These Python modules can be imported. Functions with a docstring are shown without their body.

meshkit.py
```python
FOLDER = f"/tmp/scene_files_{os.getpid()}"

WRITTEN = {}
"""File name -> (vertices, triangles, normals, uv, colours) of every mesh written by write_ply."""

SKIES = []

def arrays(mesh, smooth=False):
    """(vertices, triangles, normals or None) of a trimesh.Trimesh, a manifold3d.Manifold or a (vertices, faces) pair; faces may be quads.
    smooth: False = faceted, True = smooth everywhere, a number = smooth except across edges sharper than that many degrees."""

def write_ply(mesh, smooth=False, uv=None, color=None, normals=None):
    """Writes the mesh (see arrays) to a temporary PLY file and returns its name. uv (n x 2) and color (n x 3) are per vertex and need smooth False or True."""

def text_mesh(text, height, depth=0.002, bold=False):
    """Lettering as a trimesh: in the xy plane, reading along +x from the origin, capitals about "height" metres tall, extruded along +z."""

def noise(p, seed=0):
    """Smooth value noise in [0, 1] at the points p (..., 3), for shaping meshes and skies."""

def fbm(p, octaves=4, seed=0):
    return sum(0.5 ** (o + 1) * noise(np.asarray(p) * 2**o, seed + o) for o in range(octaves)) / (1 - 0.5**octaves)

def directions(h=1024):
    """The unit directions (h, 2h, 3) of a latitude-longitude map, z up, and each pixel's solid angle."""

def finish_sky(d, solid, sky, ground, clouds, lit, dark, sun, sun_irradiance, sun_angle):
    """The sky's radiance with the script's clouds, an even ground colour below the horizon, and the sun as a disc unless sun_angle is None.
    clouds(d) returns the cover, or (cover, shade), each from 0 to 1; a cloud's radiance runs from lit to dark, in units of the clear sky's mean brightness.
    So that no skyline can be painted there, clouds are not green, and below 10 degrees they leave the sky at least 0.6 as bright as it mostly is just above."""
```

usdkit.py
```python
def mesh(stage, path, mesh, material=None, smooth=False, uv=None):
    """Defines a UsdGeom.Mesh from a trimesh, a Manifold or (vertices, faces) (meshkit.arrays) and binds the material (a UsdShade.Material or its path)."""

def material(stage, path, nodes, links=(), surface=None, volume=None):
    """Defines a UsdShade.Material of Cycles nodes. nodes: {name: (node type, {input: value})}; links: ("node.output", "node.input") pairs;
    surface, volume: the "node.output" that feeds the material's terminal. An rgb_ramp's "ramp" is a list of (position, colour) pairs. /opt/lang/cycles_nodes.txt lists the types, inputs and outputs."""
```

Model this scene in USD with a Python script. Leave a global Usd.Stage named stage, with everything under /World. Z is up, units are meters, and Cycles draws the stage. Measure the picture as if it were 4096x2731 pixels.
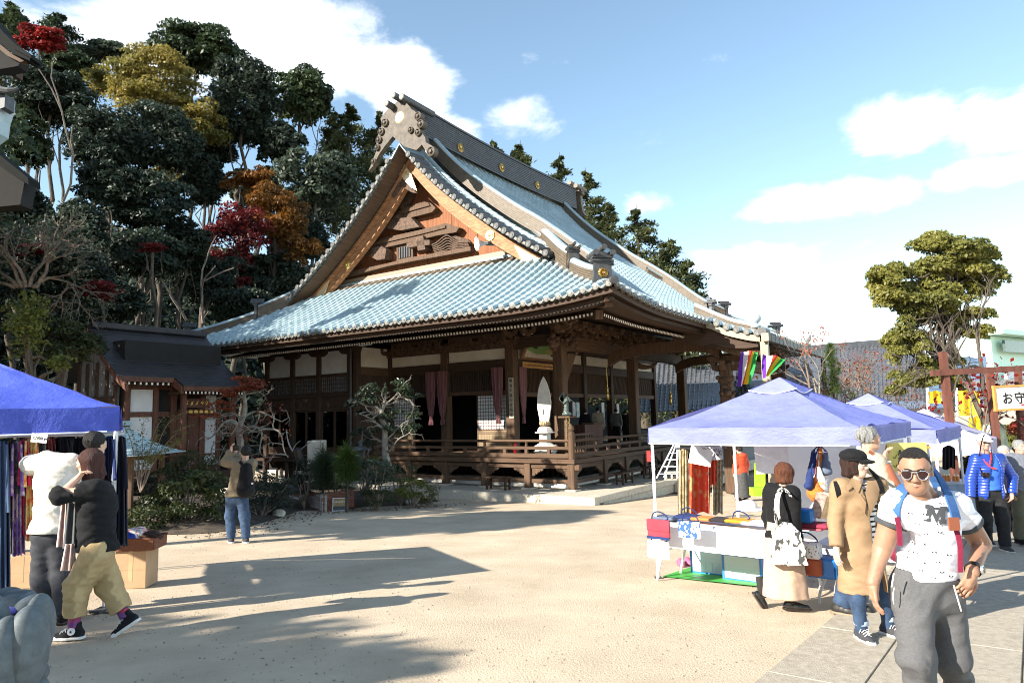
import math,random
import numpy as np
import usdkit,meshkit
from pxr import Usd,UsdGeom,UsdLux,UsdShade,Gf,Sdf,Vt
from shapely.geometry import Polygon
import trimesh
from scipy.spatial import ConvexHull
stage=Usd.Stage.CreateInMemory()
UsdGeom.SetStageUpAxis(stage,"Z")
UsdGeom.Xform.Define(stage,"/World")
UsdGeom.Scope.Define(stage,"/World/Looks")
FN,PITCH,ROLL,TH=2735.0,math.radians(6.19),math.radians(-1.31),math.radians(34.1)
EYE=np.array([0,0,1.62])
_cp,_sp,_cr,_sr=math.cos(PITCH),math.sin(PITCH),math.cos(ROLL),math.sin(ROLL)
W2C=np.array([[_cr,-_sr,0],[_sr,_cr,0],[0,0,1]])@np.array([[1,0,0],[0,_cp,_sp],[0,-_sp,_cp]])@np.array([[1,0,0],[0,0,-1],[0,1,0]],float)
cam=UsdGeom.Camera.Define(stage,"/World/camera")
_r,_d,_f=W2C
cam.AddTransformOp().Set(Gf.Matrix4d(*[float(x)for x in(*_r,0,*(-_d),0,*(-_f),0,*EYE,1)]))
cam.CreateHorizontalApertureAttr(36.0)
cam.CreateVerticalApertureAttr(24.0)
cam.CreateFocalLengthAttr(36.0*FN/4096)
cam.CreateExposureAttr(1.5)
SUN_AZ,SUN_EL=math.radians(238.0),math.radians(27.0)
SUN=np.array([math.sin(SUN_AZ)*math.cos(SUN_EL),math.cos(SUN_AZ)*math.cos(SUN_EL),math.sin(SUN_EL)])
sun=UsdLux.DistantLight.Define(stage,"/World/sun")
_z=SUN;_x=np.cross([0,0,1.0],_z);_x/=np.linalg.norm(_x);_y=np.cross(_z,_x)
sun.AddTransformOp().Set(Gf.Matrix4d(*[float(v)for v in(*_x,0,*_y,0,*_z,0,0,0,60,1)]))
sun.CreateIntensityAttr(1.25);sun.CreateAngleAttr(0.5);sun.CreateNormalizeAttr(True)
sun.CreateColorAttr(Gf.Vec3f(1.0,0.93,0.82))
def _dir(az,el):
 az,el=math.radians(az),math.radians(el)
 return(math.sin(az)*math.cos(el),math.cos(az)*math.cos(el),math.sin(el))
CLOUDS=[(-19,29,11,6,1.3),(-9,27,6,4,1.2),(-5,22.5,3.5,3,1.0),(-30,27,12,6,.95),(31,20.0,5.0,3.4,1.3),(37,18.6,5,3.6,1.25),(1,24.5,4,2.5,.62),(27,15.6,9,1.9,1.25),(36,15.8,8,1.9,1.2),(20,11.6,6,2.4,1.25),(17,8.4,7,1.6,.95),(12,17.2,2.5,1.5,.6),(28,5.5,12,1.4,.75),(40,9,6,2,.8),(70,18,20,5,1.0),(-75,25,18,7,1.1),(110,22,22,7,1.0),(160,20,25,7,1.0),(-120,22,25,7,1.0),(-160,30,20,7,1.0),(20,60,18,8,.9)]
_n={"co":("texture_coordinate",{}),"sky":("sky_texture",{"sky_type":"single_scattering","sun_disc":False,"sun_elevation":SUN_EL,"sun_rotation":SUN_AZ,"altitude":60.0,"air_density":1.0,"aerosol_density":0.3,"ozone_density":1.6}),"nz":("noise_texture",{"scale":7.0,"detail":8.0,"roughness":0.62,"distortion":0.35}),"map":("mapping",{"scale":(1.0,1.0,2.1)}),"nz2":("noise_texture",{"scale":3.2,"detail":5.0,"roughness":0.55}),"rp":("map_range",{"range_type":"smoothstep","from_min":0.46,"from_max":0.74,"to_min":0.0,"to_max":1.0,"clamp":True}),"shade":("rgb_ramp",{"ramp":[(0.3,(5.4,5.7,6.3)),(0.62,(7.6,7.6,7.6))]}),"mx":("mix_color",{}),"hz":("hsv",{"hue":0.488,"saturation":0.92,"value":1.12}),"bg":("background_shader",{"strength":0.09})}
_l=[("co.generated","map.vector"),("map.vector","nz.vector"),("map.vector","nz2.vector")]
prev=None
for i,(az,el,w,h,s)in enumerate(CLOUDS):
 c=np.array(_dir(az,el));rt=np.array([math.cos(math.radians(az)),-math.sin(math.radians(az)),0]);up=np.cross(rt,c)
 kx,ky=1/math.radians(w),1/math.radians(h)
 _n[f"s{i}"]=("vector_math",{"math_type":"subtract","vector2":tuple(c)})
 _n[f"u{i}"]=("vector_math",{"math_type":"dot_product","vector2":tuple(rt*kx)})
 _n[f"v{i}"]=("vector_math",{"math_type":"dot_product","vector2":tuple(up*ky)})
 _n[f"w{i}"]=("vector_math",{"math_type":"dot_product","vector2":tuple(c*3)})
 _n[f"c{i}"]=("combine_xyz",{})
 _n[f"d{i}"]=("vector_math",{"math_type":"length"})
 _n[f"m{i}"]=("map_range",{"range_type":"smoothstep","from_min":0.1,"from_max":1.25,"to_min":s,"to_max":0.0,"clamp":True})
 _l+=[("co.generated",f"s{i}.vector1"),(f"s{i}.vector",f"u{i}.vector1"),(f"s{i}.vector",f"v{i}.vector1"),(f"s{i}.vector",f"w{i}.vector1"),(f"u{i}.value",f"c{i}.x"),(f"v{i}.value",f"c{i}.y"),(f"w{i}.value",f"c{i}.z"),(f"c{i}.vector",f"d{i}.vector1"),(f"d{i}.value",f"m{i}.value")]
 if prev is None:
  prev=f"m{i}.result"
 else:
  _n[f"x{i}"]=("math",{"math_type":"maximum"});_l+=[(prev,f"x{i}.value1"),(f"m{i}.result",f"x{i}.value2")];prev=f"x{i}.value"
_n["cov"]=("math",{"math_type":"multiply_add","value2":0.33,"value3":0.0})
_n["sum"]=("math",{"math_type":"multiply_add","value2":0.95,"value3":-0.13})
_n["add"]=("math",{"math_type":"add"})
_l+=[(prev,"cov.value1"),("nz.fac","sum.value1"),("cov.value","add.value1"),("sum.value","add.value2"),("add.value","rp.value"),("nz2.fac","shade.fac"),("rp.result","mx.fac"),("sky.color","hz.color"),("hz.color","mx.a"),("shade.color","mx.b"),("mx.result","bg.color")]
sky=UsdLux.DomeLight.Define(stage,"/World/sky")
sky_mat=usdkit.material(stage,"/World/Looks/sky_look",_n,_l,surface="bg.background")
UsdShade.MaterialBindingAPI.Apply(sky.GetPrim()).Bind(sky_mat)
for k,v in(("label","blue sky with white clouds over the temple roof"),("category","sky"),("kind","structure")):
 sky.GetPrim().SetCustomDataByKey(k,v)
K=4096/2352.0
SL,SX=.049,.018
def gz(x,y):
 return-SL*np.minimum(y,27)-SX*np.clip(x,-30,40)
def ray(x,y):
 return W2C.T@np.array([(x*K-2048)/FN,(y*K-1365.5)/FN,1.0])
def G(x,y):
 d=ray(x,y);t=-EYE[2]/(d[2]+SL*d[1]+SX*d[0])
 if t*d[1]>27:
  t=(-SL*27-EYE[2])/(d[2]+SX*d[0])
 return EYE+d*t
def at(x,y,Y):
 d=ray(x,y);return EYE+d*(Y/d[1])
A=np.array([-math.cos(TH),math.sin(TH),0]);B=np.array([math.sin(TH),math.cos(TH),0]);Z=np.array([0,0,1.0])
O=np.array([1.8429,22.2807,-0.8169])
def P(a,b,z):
 return O+A*a+B*b+Z*z
def PV(v):
 v=np.asarray(v,float);return O+v[:,:1]*A+v[:,1:2]*B+v[:,2:]*Z
def onA(x,y,b):
 d=ray(x,y);p=EYE+d*(np.dot(B,O+B*b-EYE)/np.dot(B,d))-O
 return np.array([p@A,b,p[2]])
def onB(x,y,a):
 d=ray(x,y);p=EYE+d*(np.dot(A,O+A*a-EYE)/np.dot(A,d))-O
 return np.array([a,p@B,p[2]])
_count={}
def uniq(parent,name):
 k=(parent,name);n=_count.get(k,0);_count[k]=n+1
 return f"{parent}/{name}" if n==0 else f"{parent}/{name}_{n:03d}"
class Thing:
 def __init__(s,path,loc,rz=0.0):
  s.path,s.loc,s.rz=path,np.asarray(loc,float),rz
  c,q=math.cos(rz),math.sin(rz);s.R=np.array([[c,-q,0],[q,c,0],[0,0,1]])
def compact(v,f):
 u,inv=np.unique(np.asarray(f),return_inverse=True)
 return np.asarray(v)[u],inv.reshape(-1,3)
def tags(prim,label=None,cat=None,group=None,kind=None):
 for k,v in(("label",label),("category",cat),("group",group),("kind",kind)):
  if v:prim.SetCustomDataByKey(k,v)
def thing(name,label,cat,loc=(0,0,0),rz=0.0,group=None,kind=None):
 path=uniq("/World",name);x=UsdGeom.Xform.Define(stage,path)
 x.AddTranslateOp().Set(Gf.Vec3d(*[float(v)for v in loc]));x.AddRotateZOp().Set(math.degrees(rz))
 tags(x.GetPrim(),label,cat,group,kind)
 return Thing(path,loc,rz)
def copy(src,label,cat,loc,rz=0.0,group=None,name=None,scale=None):
 t=thing(name or src.path.rpartition("/")[2],label,cat,loc,rz,group)
 p=stage.GetPrimAtPath(t.path)
 if scale:UsdGeom.Xformable(p).AddScaleOp().Set(Gf.Vec3f(*scale)if np.ndim(scale)else Gf.Vec3f(scale,scale,scale))
 p.GetReferences().AddInternalReference(src.path);p.SetInstanceable(True)
 return t
class Part:
 def __init__(s,path,th):s.path,s.th=path,th
def part(parent,name,mesh,mat,smooth=False,world=True,label=None,kind=None):
 """mesh: MB or (v, f); in world coordinates unless world=False (the thing's own)"""
 th=parent.th if isinstance(parent,Part)else parent
 v,f=mesh.get()if isinstance(mesh,MB)else mesh
 if len(f)==0:return None
 v,f=compact(v,f)
 if world:v=(np.asarray(v)-th.loc)@th.R
 path=uniq(parent.path,name)
 m=usdkit.mesh(stage,path,(v,f),mat,smooth=smooth)
 tags(m.GetPrim(),label,None,None,kind)
 return Part(path,th)
def one(name,mesh,mat,label,cat=None,group=None,kind=None,smooth=False):
 v,f=mesh.get()if isinstance(mesh,MB)else mesh
 path=uniq("/World",name);v,f=compact(v,f)
 c=np.array([*(v.min(0)+v.max(0))[:2]/2,v[:,2].min()])if kind is None else np.zeros(3)
 m=usdkit.mesh(stage,path,(v-c,f),mat,smooth=smooth)
 m.AddTranslateOp().Set(Gf.Vec3d(*[float(q)for q in c]))
 tags(m.GetPrim(),label,cat,group,kind)
 th=Thing(path,c);return Part(path,th)
class MB:
 """collects triangles"""
 def __init__(s):s.v,s.f,s.n=[],[],0
 def add(s,v,f):
  v,f=np.asarray(v,float),np.asarray(f,int)
  if len(f)==0:return s
  if f.shape[1]==4:f=np.vstack([f[:,[0,1,2]],f[:,[0,2,3]]])
  s.v.append(v);s.f.append(f+s.n);s.n+=len(v);return s
 def get(s):
  return(np.vstack(s.v),np.vstack(s.f))if s.v else(np.zeros((0,3)),np.zeros((0,3),int))
 def box(s,c,size,X=(1,0,0),Y=(0,1,0),W=(0,0,1),ch=0.0):
  """box about c; ch chamfers it"""
  X,Y,W=(np.asarray(q,float)for q in(X,Y,W));h=np.asarray(size,float)/2
  if ch<=0:
   q=np.array([[i,j,k]for i in(-1,1)for j in(-1,1)for k in(-1,1)])*h
   f=[[0,1,3,2],[4,6,7,5],[0,4,5,1],[2,3,7,6],[0,2,6,4],[1,5,7,3]]
  else:
   ch=min(ch,h.min()*.9)
   q=[]
   for i in(-1,1):
    for j in(-1,1):
     for k in(-1,1):
      for d in range(3):
       w=h-ch;w[d]=h[d];q.append(np.array([i,j,k])*w)
   q=np.array(q);f=ConvexHull(q).simplices;n=np.cross(q[f[:,1]]-q[f[:,0]],q[f[:,2]]-q[f[:,0]])
   flip=(n*q[f].mean(1)).sum(1)<0;f=np.where(flip[:,None],f[:,::-1],f)
  return s.add(np.asarray(c,float)+q[:,:1]*X+q[:,1:2]*Y+q[:,2:]*W,f)
 def beam(s,p,q,w,h,up=(0,0,1),ch=0.0):
  """square bar from p to q, w across, h along up"""
  p,q=np.asarray(p,float),np.asarray(q,float);d=q-p;L=np.linalg.norm(d);d/=L
  x=np.cross(d,up);x/=np.linalg.norm(x);u=np.cross(x,d)
  return s.box((p+q)/2,(L,w,h),d,x,u,ch)
 def tube(s,pts,r,n=8,cap=True):
  p=np.asarray(pts,float);r=np.broadcast_to(np.asarray(r,float),(len(p),))
  t=np.gradient(p,axis=0);t/=np.linalg.norm(t,axis=1,keepdims=True)+1e-12
  ref=np.array([0,0,1.0])if abs(t[:,2]).mean()<.8 else np.array([1.0,0,0])
  a=np.cross(t,ref);a/=np.linalg.norm(a,axis=1,keepdims=True)+1e-12;b=np.cross(t,a)
  g=np.arange(n)*2*np.pi/n
  v=p[:,None]+r[:,None,None]*(np.cos(g)[None,:,None]*a[:,None]+np.sin(g)[None,:,None]*b[:,None])
  i,j=np.meshgrid(np.arange(len(p)-1),np.arange(n),indexing="ij")
  q=np.stack([i*n+j,i*n+(j+1)%n,(i+1)*n+(j+1)%n,(i+1)*n+j],-1).reshape(-1,4)
  f=np.vstack([q[:,[0,1,2]],q[:,[0,2,3]]]);v=v.reshape(-1,3)
  if cap:
   m=len(v);v=np.vstack([v,p[:1],p[-1:]]);k=np.arange(n);e=(len(p)-1)*n
   f=np.vstack([f,np.stack([np.full(n,m),(k+1)%n,k],1),np.stack([np.full(n,m+1),e+k,e+(k+1)%n],1)])
  return s.add(v,f[:,::-1])
 def cyl(s,p,q,r0,r1=None,n=10):
  return s.tube([p,q],[r0,r0 if r1 is None else r1],n)
 def lathe(s,prof,c=(0,0,0),n=16,axis=(0,0,1),X=None):
  """prof: (radius, height) pairs about an axis through c"""
  W=np.asarray(axis,float);W=W/np.linalg.norm(W)
  if X is None:
   X=np.cross(W,[0,1,0])if abs(W[1])<.9 else np.cross(W,[1,0,0]);X/=np.linalg.norm(X)
  Y=np.cross(W,X);g=np.arange(n)*2*np.pi/n;pr=np.asarray(prof,float)
  v=np.asarray(c,float)+pr[:,None,:1]*(np.cos(g)[None,:,None]*X+np.sin(g)[None,:,None]*Y)+pr[:,None,1:]*W
  i,j=np.meshgrid(np.arange(len(pr)-1),np.arange(n),indexing="ij")
  q=np.stack([i*n+j,i*n+(j+1)%n,(i+1)*n+(j+1)%n,(i+1)*n+j],-1).reshape(-1,4)
  return s.add(v.reshape(-1,3),q)
 def prism(s,poly,o,X,Y,W,d):
  """2-D outline (list of points or shapely polygon) in the X, Y plane through o, d thick along W"""
  pg=poly if hasattr(poly,"geom_type")else Polygon(poly)
  if not pg.is_valid:pg=pg.buffer(0)
  for g in getattr(pg,"geoms",[pg]):
   if g.is_empty or g.area<1e-9:continue
   m=trimesh.creation.extrude_polygon(g,d,engine="earcut")
   v=m.vertices;s.add(np.asarray(o,float)+v[:,:1]*np.asarray(X,float)+v[:,1:2]*np.asarray(Y,float)+v[:,2:]*np.asarray(W,float),m.faces)
  return s
 def grid(s,pts):
  """(n, m, 3) sheet"""
  pts=np.asarray(pts,float);n,m=pts.shape[:2]
  i,j=np.meshgrid(np.arange(n-1),np.arange(m-1),indexing="ij");a=i*m+j
  return s.add(pts.reshape(-1,3),np.stack([a,a+m,a+m+1,a+1],-1).reshape(-1,4))
 def sphere(s,c,r,n=2):
  m=trimesh.creation.icosphere(n);return s.add(np.asarray(c,float)+m.vertices*np.asarray(r,float),m.faces)
def spline(p,n=8):
 """smooth polyline through p"""
 from scipy.interpolate import CubicSpline
 p=np.asarray(p,float);t=np.r_[0,np.cumsum(np.linalg.norm(np.diff(p,axis=0),axis=1))]
 return CubicSpline(t,p,axis=0)(np.linspace(0,t[-1],(len(p)-1)*n+1))
def mat(name,c,rough=.7,c2=None,scale=4.0,detail=5.0,bump=0.0,bscale=None,metal=0.0,spec=.4,stretch=(1,1,1),rot=0.0,lo=.35,hi=.65,isl=0.0,space="position",trans=0.0,extra=None,sheen=0.0):
 """a noisy principled material; isl varies the value of each loose piece, trans adds translucency for leaves and cloth"""
 c2=c2 or tuple(x*.72 for x in c)
 n={"g":("geometry",{}),"m":("mapping",{"scale":stretch,"rotation":(0,0,rot)}),"n":("noise_texture",{"scale":scale,"detail":detail,"roughness":.6}),"r":("rgb_ramp",{"ramp":[(lo,c2),(hi,c)]}),"p":("principled_bsdf",{"roughness":rough,"metallic":metal,"specular_ior_level":spec})}
 l=[("m.vector","n.vector"),("n.fac","r.fac")]
 if space=="position":l.append(("g.position","m.vector"))
 else:
  n["tc"]=("texture_coordinate",{});l.append(("tc.object","m.vector"))
 col="r.color"
 if isl:
  n["iv"]=("map_range",{"from_min":0.0,"from_max":1.0,"to_min":1-isl,"to_max":1+isl})
  n["hv"]=("hsv",{});l+=[("g.random_per_island","iv.value"),("iv.result","hv.value"),(col,"hv.color")];col="hv.color"
 if sheen:n["p"][1].update({"sheen_weight":sheen})
 l.append((col,"p.base_color"))
 if bump:
  n["n2"]=("noise_texture",{"scale":bscale or scale*3,"detail":6.0,"roughness":.65});n["b"]=("bump",{"strength":min(1.0,bump),"distance":0.02*max(1,bump)})
  l+=[("m.vector","n2.vector"),("n2.fac","b.height"),("b.normal","p.normal")]
 out="p.BSDF"
 if trans:
  n["t"]=("translucent_bsdf",{});n["mx"]=("mix_closure",{"fac":trans});l+=[(col,"t.color"),("p.BSDF","mx.closure1"),("t.BSDF","mx.closure2")];out="mx.closure"
 if extra:extra(n,l)
 return usdkit.material(stage,f"/World/Looks/{name}",n,l,surface=out)
rng=np.random.default_rng(7)
m_gravel=mat("gravel",(.60,.49,.36),.95,(.44,.355,.255),scale=1.3,detail=9,bump=.9,bscale=55,lo=.3,hi=.7,spec=.15)
m_paving=mat("paving_stone",(.50,.44,.35),.9,(.33,.29,.23),scale=16,detail=9,bump=.5,bscale=90,lo=.3,hi=.7,spec=.15,isl=.12)
m_soil=mat("soil",(.10,.075,.05),.95,(.04,.03,.022),scale=3,bump=.8,bscale=30)
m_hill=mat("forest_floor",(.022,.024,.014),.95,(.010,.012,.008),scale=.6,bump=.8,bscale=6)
m_granite=mat("granite",(.52,.47,.38),.85,(.40,.36,.29),scale=9,detail=9,bump=.3,bscale=70,spec=.2)
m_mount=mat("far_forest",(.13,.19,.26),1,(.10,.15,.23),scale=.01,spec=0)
def hill(x,y):
 """height of the mountainside behind and left of the temple above the courtyard"""
 a=-.828*(x-O[0])+.56*(y-O[1]);b=.56*(x-O[0])+.828*(y-O[1])
 s1=a-20.5;s2=.75*(b-27)+.25*(a-6)
 s2=s2*np.clip((.30-np.arctan2(x,np.maximum(y,1)))/.14,0,1)
 s3=np.minimum(-(x+17.0),60)+.0*y
 sp=lambda s:45*(1-np.exp(-np.maximum(s,0)**2/(np.abs(s)+5)*1.25/45))
 return np.maximum(np.maximum(.72*sp(s1),.5*sp(s2)),.62*sp(s3))
def terrain(x,y):
 return gz(x,y)+hill(x,y)
r=np.r_[np.linspace(0,40,41),np.geomspace(42,160,40),[220,400,900,2500,6000]]
th=np.linspace(0,2*np.pi,193)
xx,yy=r[:,None]*np.sin(th)[None],r[:,None]*np.cos(th)[None]
near=np.clip(1-(r[:,None]-150)/300,0,1)
zz=terrain(xx,np.maximum(yy,-30))*near+(1-near)*-6.0
zz+=np.where(hill(xx,yy)>.5,1.2*(meshkit.fbm(np.stack([xx,yy,0*xx],-1)*.12,3)-.5),0)
zz-=np.where(hill(xx,yy)>.05,0,0)
mb=MB().grid(np.stack([xx,yy,zz],-1)[:,::-1])
v,f=mb.get()
c=v[f].mean(1);hh=hill(c[:,0],c[:,1])>.25
nz=np.cross(v[f[:,1]]-v[f[:,0]],v[f[:,2]]-v[f[:,0]])[:,2]
f=np.where((nz<0)[:,None],f[:,::-1],f)
one("courtyard_ground",(v,f[~hh]),m_gravel,"pale sandy gravel courtyard in front of the temple hall","ground",kind="structure",smooth=True)
one("hillside",(v,f[hh]),m_hill,"dark wooded mountainside rising behind and left of the temple","hillside",kind="structure",smooth=True)
pw=thing("paved_walk","walk of pale granite slabs along the stalls on the right","pavement",kind="structure")
p0=np.array([G(1740,1568)[0],G(1740,1568)[1]]);dr=np.array([.60,.80]);dr/=np.linalg.norm(dr);nr=np.array([dr[1],-dr[0]])
rg=np.random.default_rng(3)
slabs=[]
for k in range(11):
 w=.62 if k==0 else .86
 o=0 if k==0 else .62+(k-1)*.86
 s=-5.5+rg.uniform(0,1)
 while s<26:
  L=rg.uniform(1.5,2.2);slabs.append((o,w,s,min(L,26-s)));s+=L
mb_far=MB()
for o,w,s,L in slabs:
 q=[(o+.006,s+.004),(o+w-.006,s+.004),(o+w-.006,s+L-.004),(o+.006,s+L-.004)]
 top=[]
 for u,t in q:
  x,y=p0+nr*u+dr*t;top.append([x,y,float(gz(x,y))+.02+(u*17+s*5)%.004])
 top=np.array(top);bot=top-[0,0,.06];ins=top.mean(0)+(top-top.mean(0))*(1-.008);ins[:,2]+=.005
 V=np.vstack([bot,top,ins]);F=[[8,9,10,11]]+[[i+4,(i+1)%4+4,(i+1)%4+8,i+8]for i in range(4)]+[[i,(i+1)%4,(i+1)%4+4,i+4]for i in range(4)]
 F=np.array(F)
 if s>15:mb_far.add(V,F)
 else:part(pw,"slab",MB().add(V,F),m_paving)
part(pw,"far_slabs",mb_far,m_paving,kind="stuff")
gp=[G(*q)[:2]for q in((1012,1150),(960,1160),(840,1164),(780,1172),(690,1172),(640,1190),(560,1212),(490,1224),(400,1228),(300,1226),(180,1215))]
gp+=[np.array(P(a,b,0)[:2])for a,b in((17,-7),(19,0),(10,.2),(7.5,1),(6.5,-.2),(5.5,-1.2))]
pg=Polygon(gp).buffer(0)
tri=trimesh.creation.triangulate_polygon(pg.segmentize(.9),engine="earcut")if hasattr(pg,"segmentize")else None
pts=[]
bx=pg.bounds
from shapely import contains_xy,prepare
prepare(pg);gx,gy=np.meshgrid(np.arange(bx[0],bx[2],.3),np.arange(bx[1],bx[3],.3))
inn=contains_xy(pg,gx.ravel(),gy.ravel());ed=np.array([pg.exterior.interpolate(t).coords[0]for t in np.arange(0,pg.exterior.length,.3)])
pt=np.vstack([np.c_[gx.ravel()[inn],gy.ravel()[inn]],ed])
from scipy.spatial import Delaunay,cKDTree
dl=Delaunay(pt);cc=pt[dl.simplices].mean(1);fs=dl.simplices[contains_xy(pg,cc[:,0],cc[:,1])]
de=cKDTree(ed).query(pt)[0]
zz=gz(pt[:,0],pt[:,1])+.01+.16*np.minimum(de/1.2,1)+.06*meshkit.fbm(np.c_[pt*2,pt[:,:1]*0],3)*np.minimum(de,1)
one("garden_bed",(np.c_[pt,zz],fs[:,::-1]if np.cross(pt[fs[0,1]]-pt[fs[0,0]],pt[fs[0,2]]-pt[fs[0,0]])<0 else fs),m_soil,"dark soil of the garden bed beside the hall","garden bed",kind="structure",smooth=True)
az=np.radians(np.linspace(20,48,60));ds=np.linspace(3200,6000,8)
h=[]
for i,t in enumerate(az):
 c=max(0,1-abs(np.degrees(t)-36.5)/16)
 h.append(60+230*c**1.3+60*meshkit.fbm(np.array([i*.3,0,0]),4))
h=np.array(h)
pr=np.array([0,.35,.7,1,.9,.6,.3,0])
g3=np.stack([np.stack([d*np.sin(az),d*np.cos(az),-10+p*h*d/4400*(1+.15*np.sin(az*90+d))],-1)for d,p in zip(ds,pr)])
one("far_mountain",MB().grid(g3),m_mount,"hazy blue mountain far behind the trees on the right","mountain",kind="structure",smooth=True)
m_peb=mat("pebble",(.50,.42,.32),.9,(.30,.25,.19),scale=3,isl=.35)
pb=MB();rg=np.random.default_rng(11)
oc=np.array([[1,0,0],[-1,0,0],[0,1,0],[0,-1,0],[0,0,1],[0,0,-1]],float);of=np.array([[0,2,4],[2,1,4],[1,3,4],[3,0,4]])
N=3600
d=4.2+14*rg.random(N)**1.6;ang=rg.uniform(-.68,.62,N)
X,Y=d*np.sin(ang),d*np.cos(ang);keep=X<.62*Y/.80*1.0-2.2+.0*Y
keep=(X-p0[0])*nr[0]+(Y-p0[1])*nr[1]<-.05
X,Y=X[keep],Y[keep];s=rg.uniform(.004,.011,len(X))
V=np.stack([X,Y,gz(X,Y)],-1)[:,None]+oc[None]*(s[:,None,None]*rg.uniform(.6,1.4,(len(X),1,3)));V[:,:,2]+=0.002
pb.add(V.reshape(-1,3),(np.arange(len(X))[:,None,None]*6+of[None]).reshape(-1,3))
one("loose_pebbles",pb,m_peb,"small loose pebbles scattered over the gravel","pebbles",kind="stuff")
def woodmat(name,c,c2,ax,rough=.7,bump=.35):
 """weathered wood with its grain along ax: v upright, a or b along the hall's sides"""
 st={"v":(14,14,.9),"a":(.9,14,14),"b":(14,.9,14)}[ax]
 return mat(name,c,rough,c2,scale=1.6,detail=8,bump=bump,bscale=3.0,stretch=st,rot=TH if False else 0.0,lo=.3,hi=.7,spec=.25,isl=.18,space="rotpos")
_mat0=mat
def mat(name,c,*a,**k):
 if k.get("space")=="rotpos":
  k["space"]="position";k["rot"]=0.0;ex=k.get("extra")
  def extra(n,l,ex=ex):
   n["vr"]=("vector_rotate",{"rotate_type":"z_axis","angle":TH})
   l[:]=[q for q in l if q!=("g.position","m.vector")]+[("g.position","vr.vector"),("vr.vector","m.vector")]
   if ex:ex(n,l)
  k["extra"]=extra
 return _mat0(name,c,*a,**k)
DK,DK2=(.085,.05,.032),(.04,.024,.016)
OR,OR2=(.30,.155,.075),(.15,.07,.035)
m_wv,m_wa,m_wb=(woodmat(f"dark_wood_{x}",DK,DK2,x)for x in "vab")
m_ov,m_oa,m_ob=(woodmat(f"weathered_wood_{x}",(.155,.092,.053),(.065,.036,.022),x)for x in "vab")
m_orange=woodmat("sunned_boards",(.36,.14,.055),(.15,.055,.025),"v")
m_barge=mat("barge_wood",(.40,.19,.085),.6,(.20,.085,.035),scale=3,detail=8,bump=.2,stretch=(1,1,5),spec=.3)
m_carve=mat("carved_wood",(.13,.075,.045),.75,(.045,.027,.018),scale=9,detail=7,bump=1.0,bscale=16)
m_plaster=mat("plaster",(.66,.60,.50),.9,(.58,.52,.42),scale=2,spec=.15)
m_plasterg=mat("grey_plaster",(.58,.58,.58),.9,(.50,.50,.50),scale=2,spec=.15)
m_copper=mat("green_copper",(.38,.48,.51),.42,(.27,.36,.385),scale=1.1,detail=7,bump=.15,metal=.0,spec=.5,isl=.10)
m_copperbrown=mat("bare_copper",(.28,.20,.13),.5,(.20,.17,.13),scale=6,detail=7,spec=.5,isl=.15)
m_ridge=mat("ridge_brown",(.15,.115,.08),.55,(.09,.07,.048),scale=8,detail=6,spec=.4)
m_ridgedark=mat("ridge_dark",(.06,.058,.055),.5,(.035,.033,.032),scale=6,spec=.45)
m_end=mat("tile_end",(.19,.185,.165),.5,(.09,.085,.075),scale=14,spec=.4)
m_dend=mat("dark_tile_end",(.10,.10,.095),.5,(.05,.05,.048),scale=14)
m_oni=mat("weathered_ridge_end",(.095,.072,.048),.6,(.04,.031,.022),scale=5,detail=8,bump=.4,bscale=18)
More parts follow.
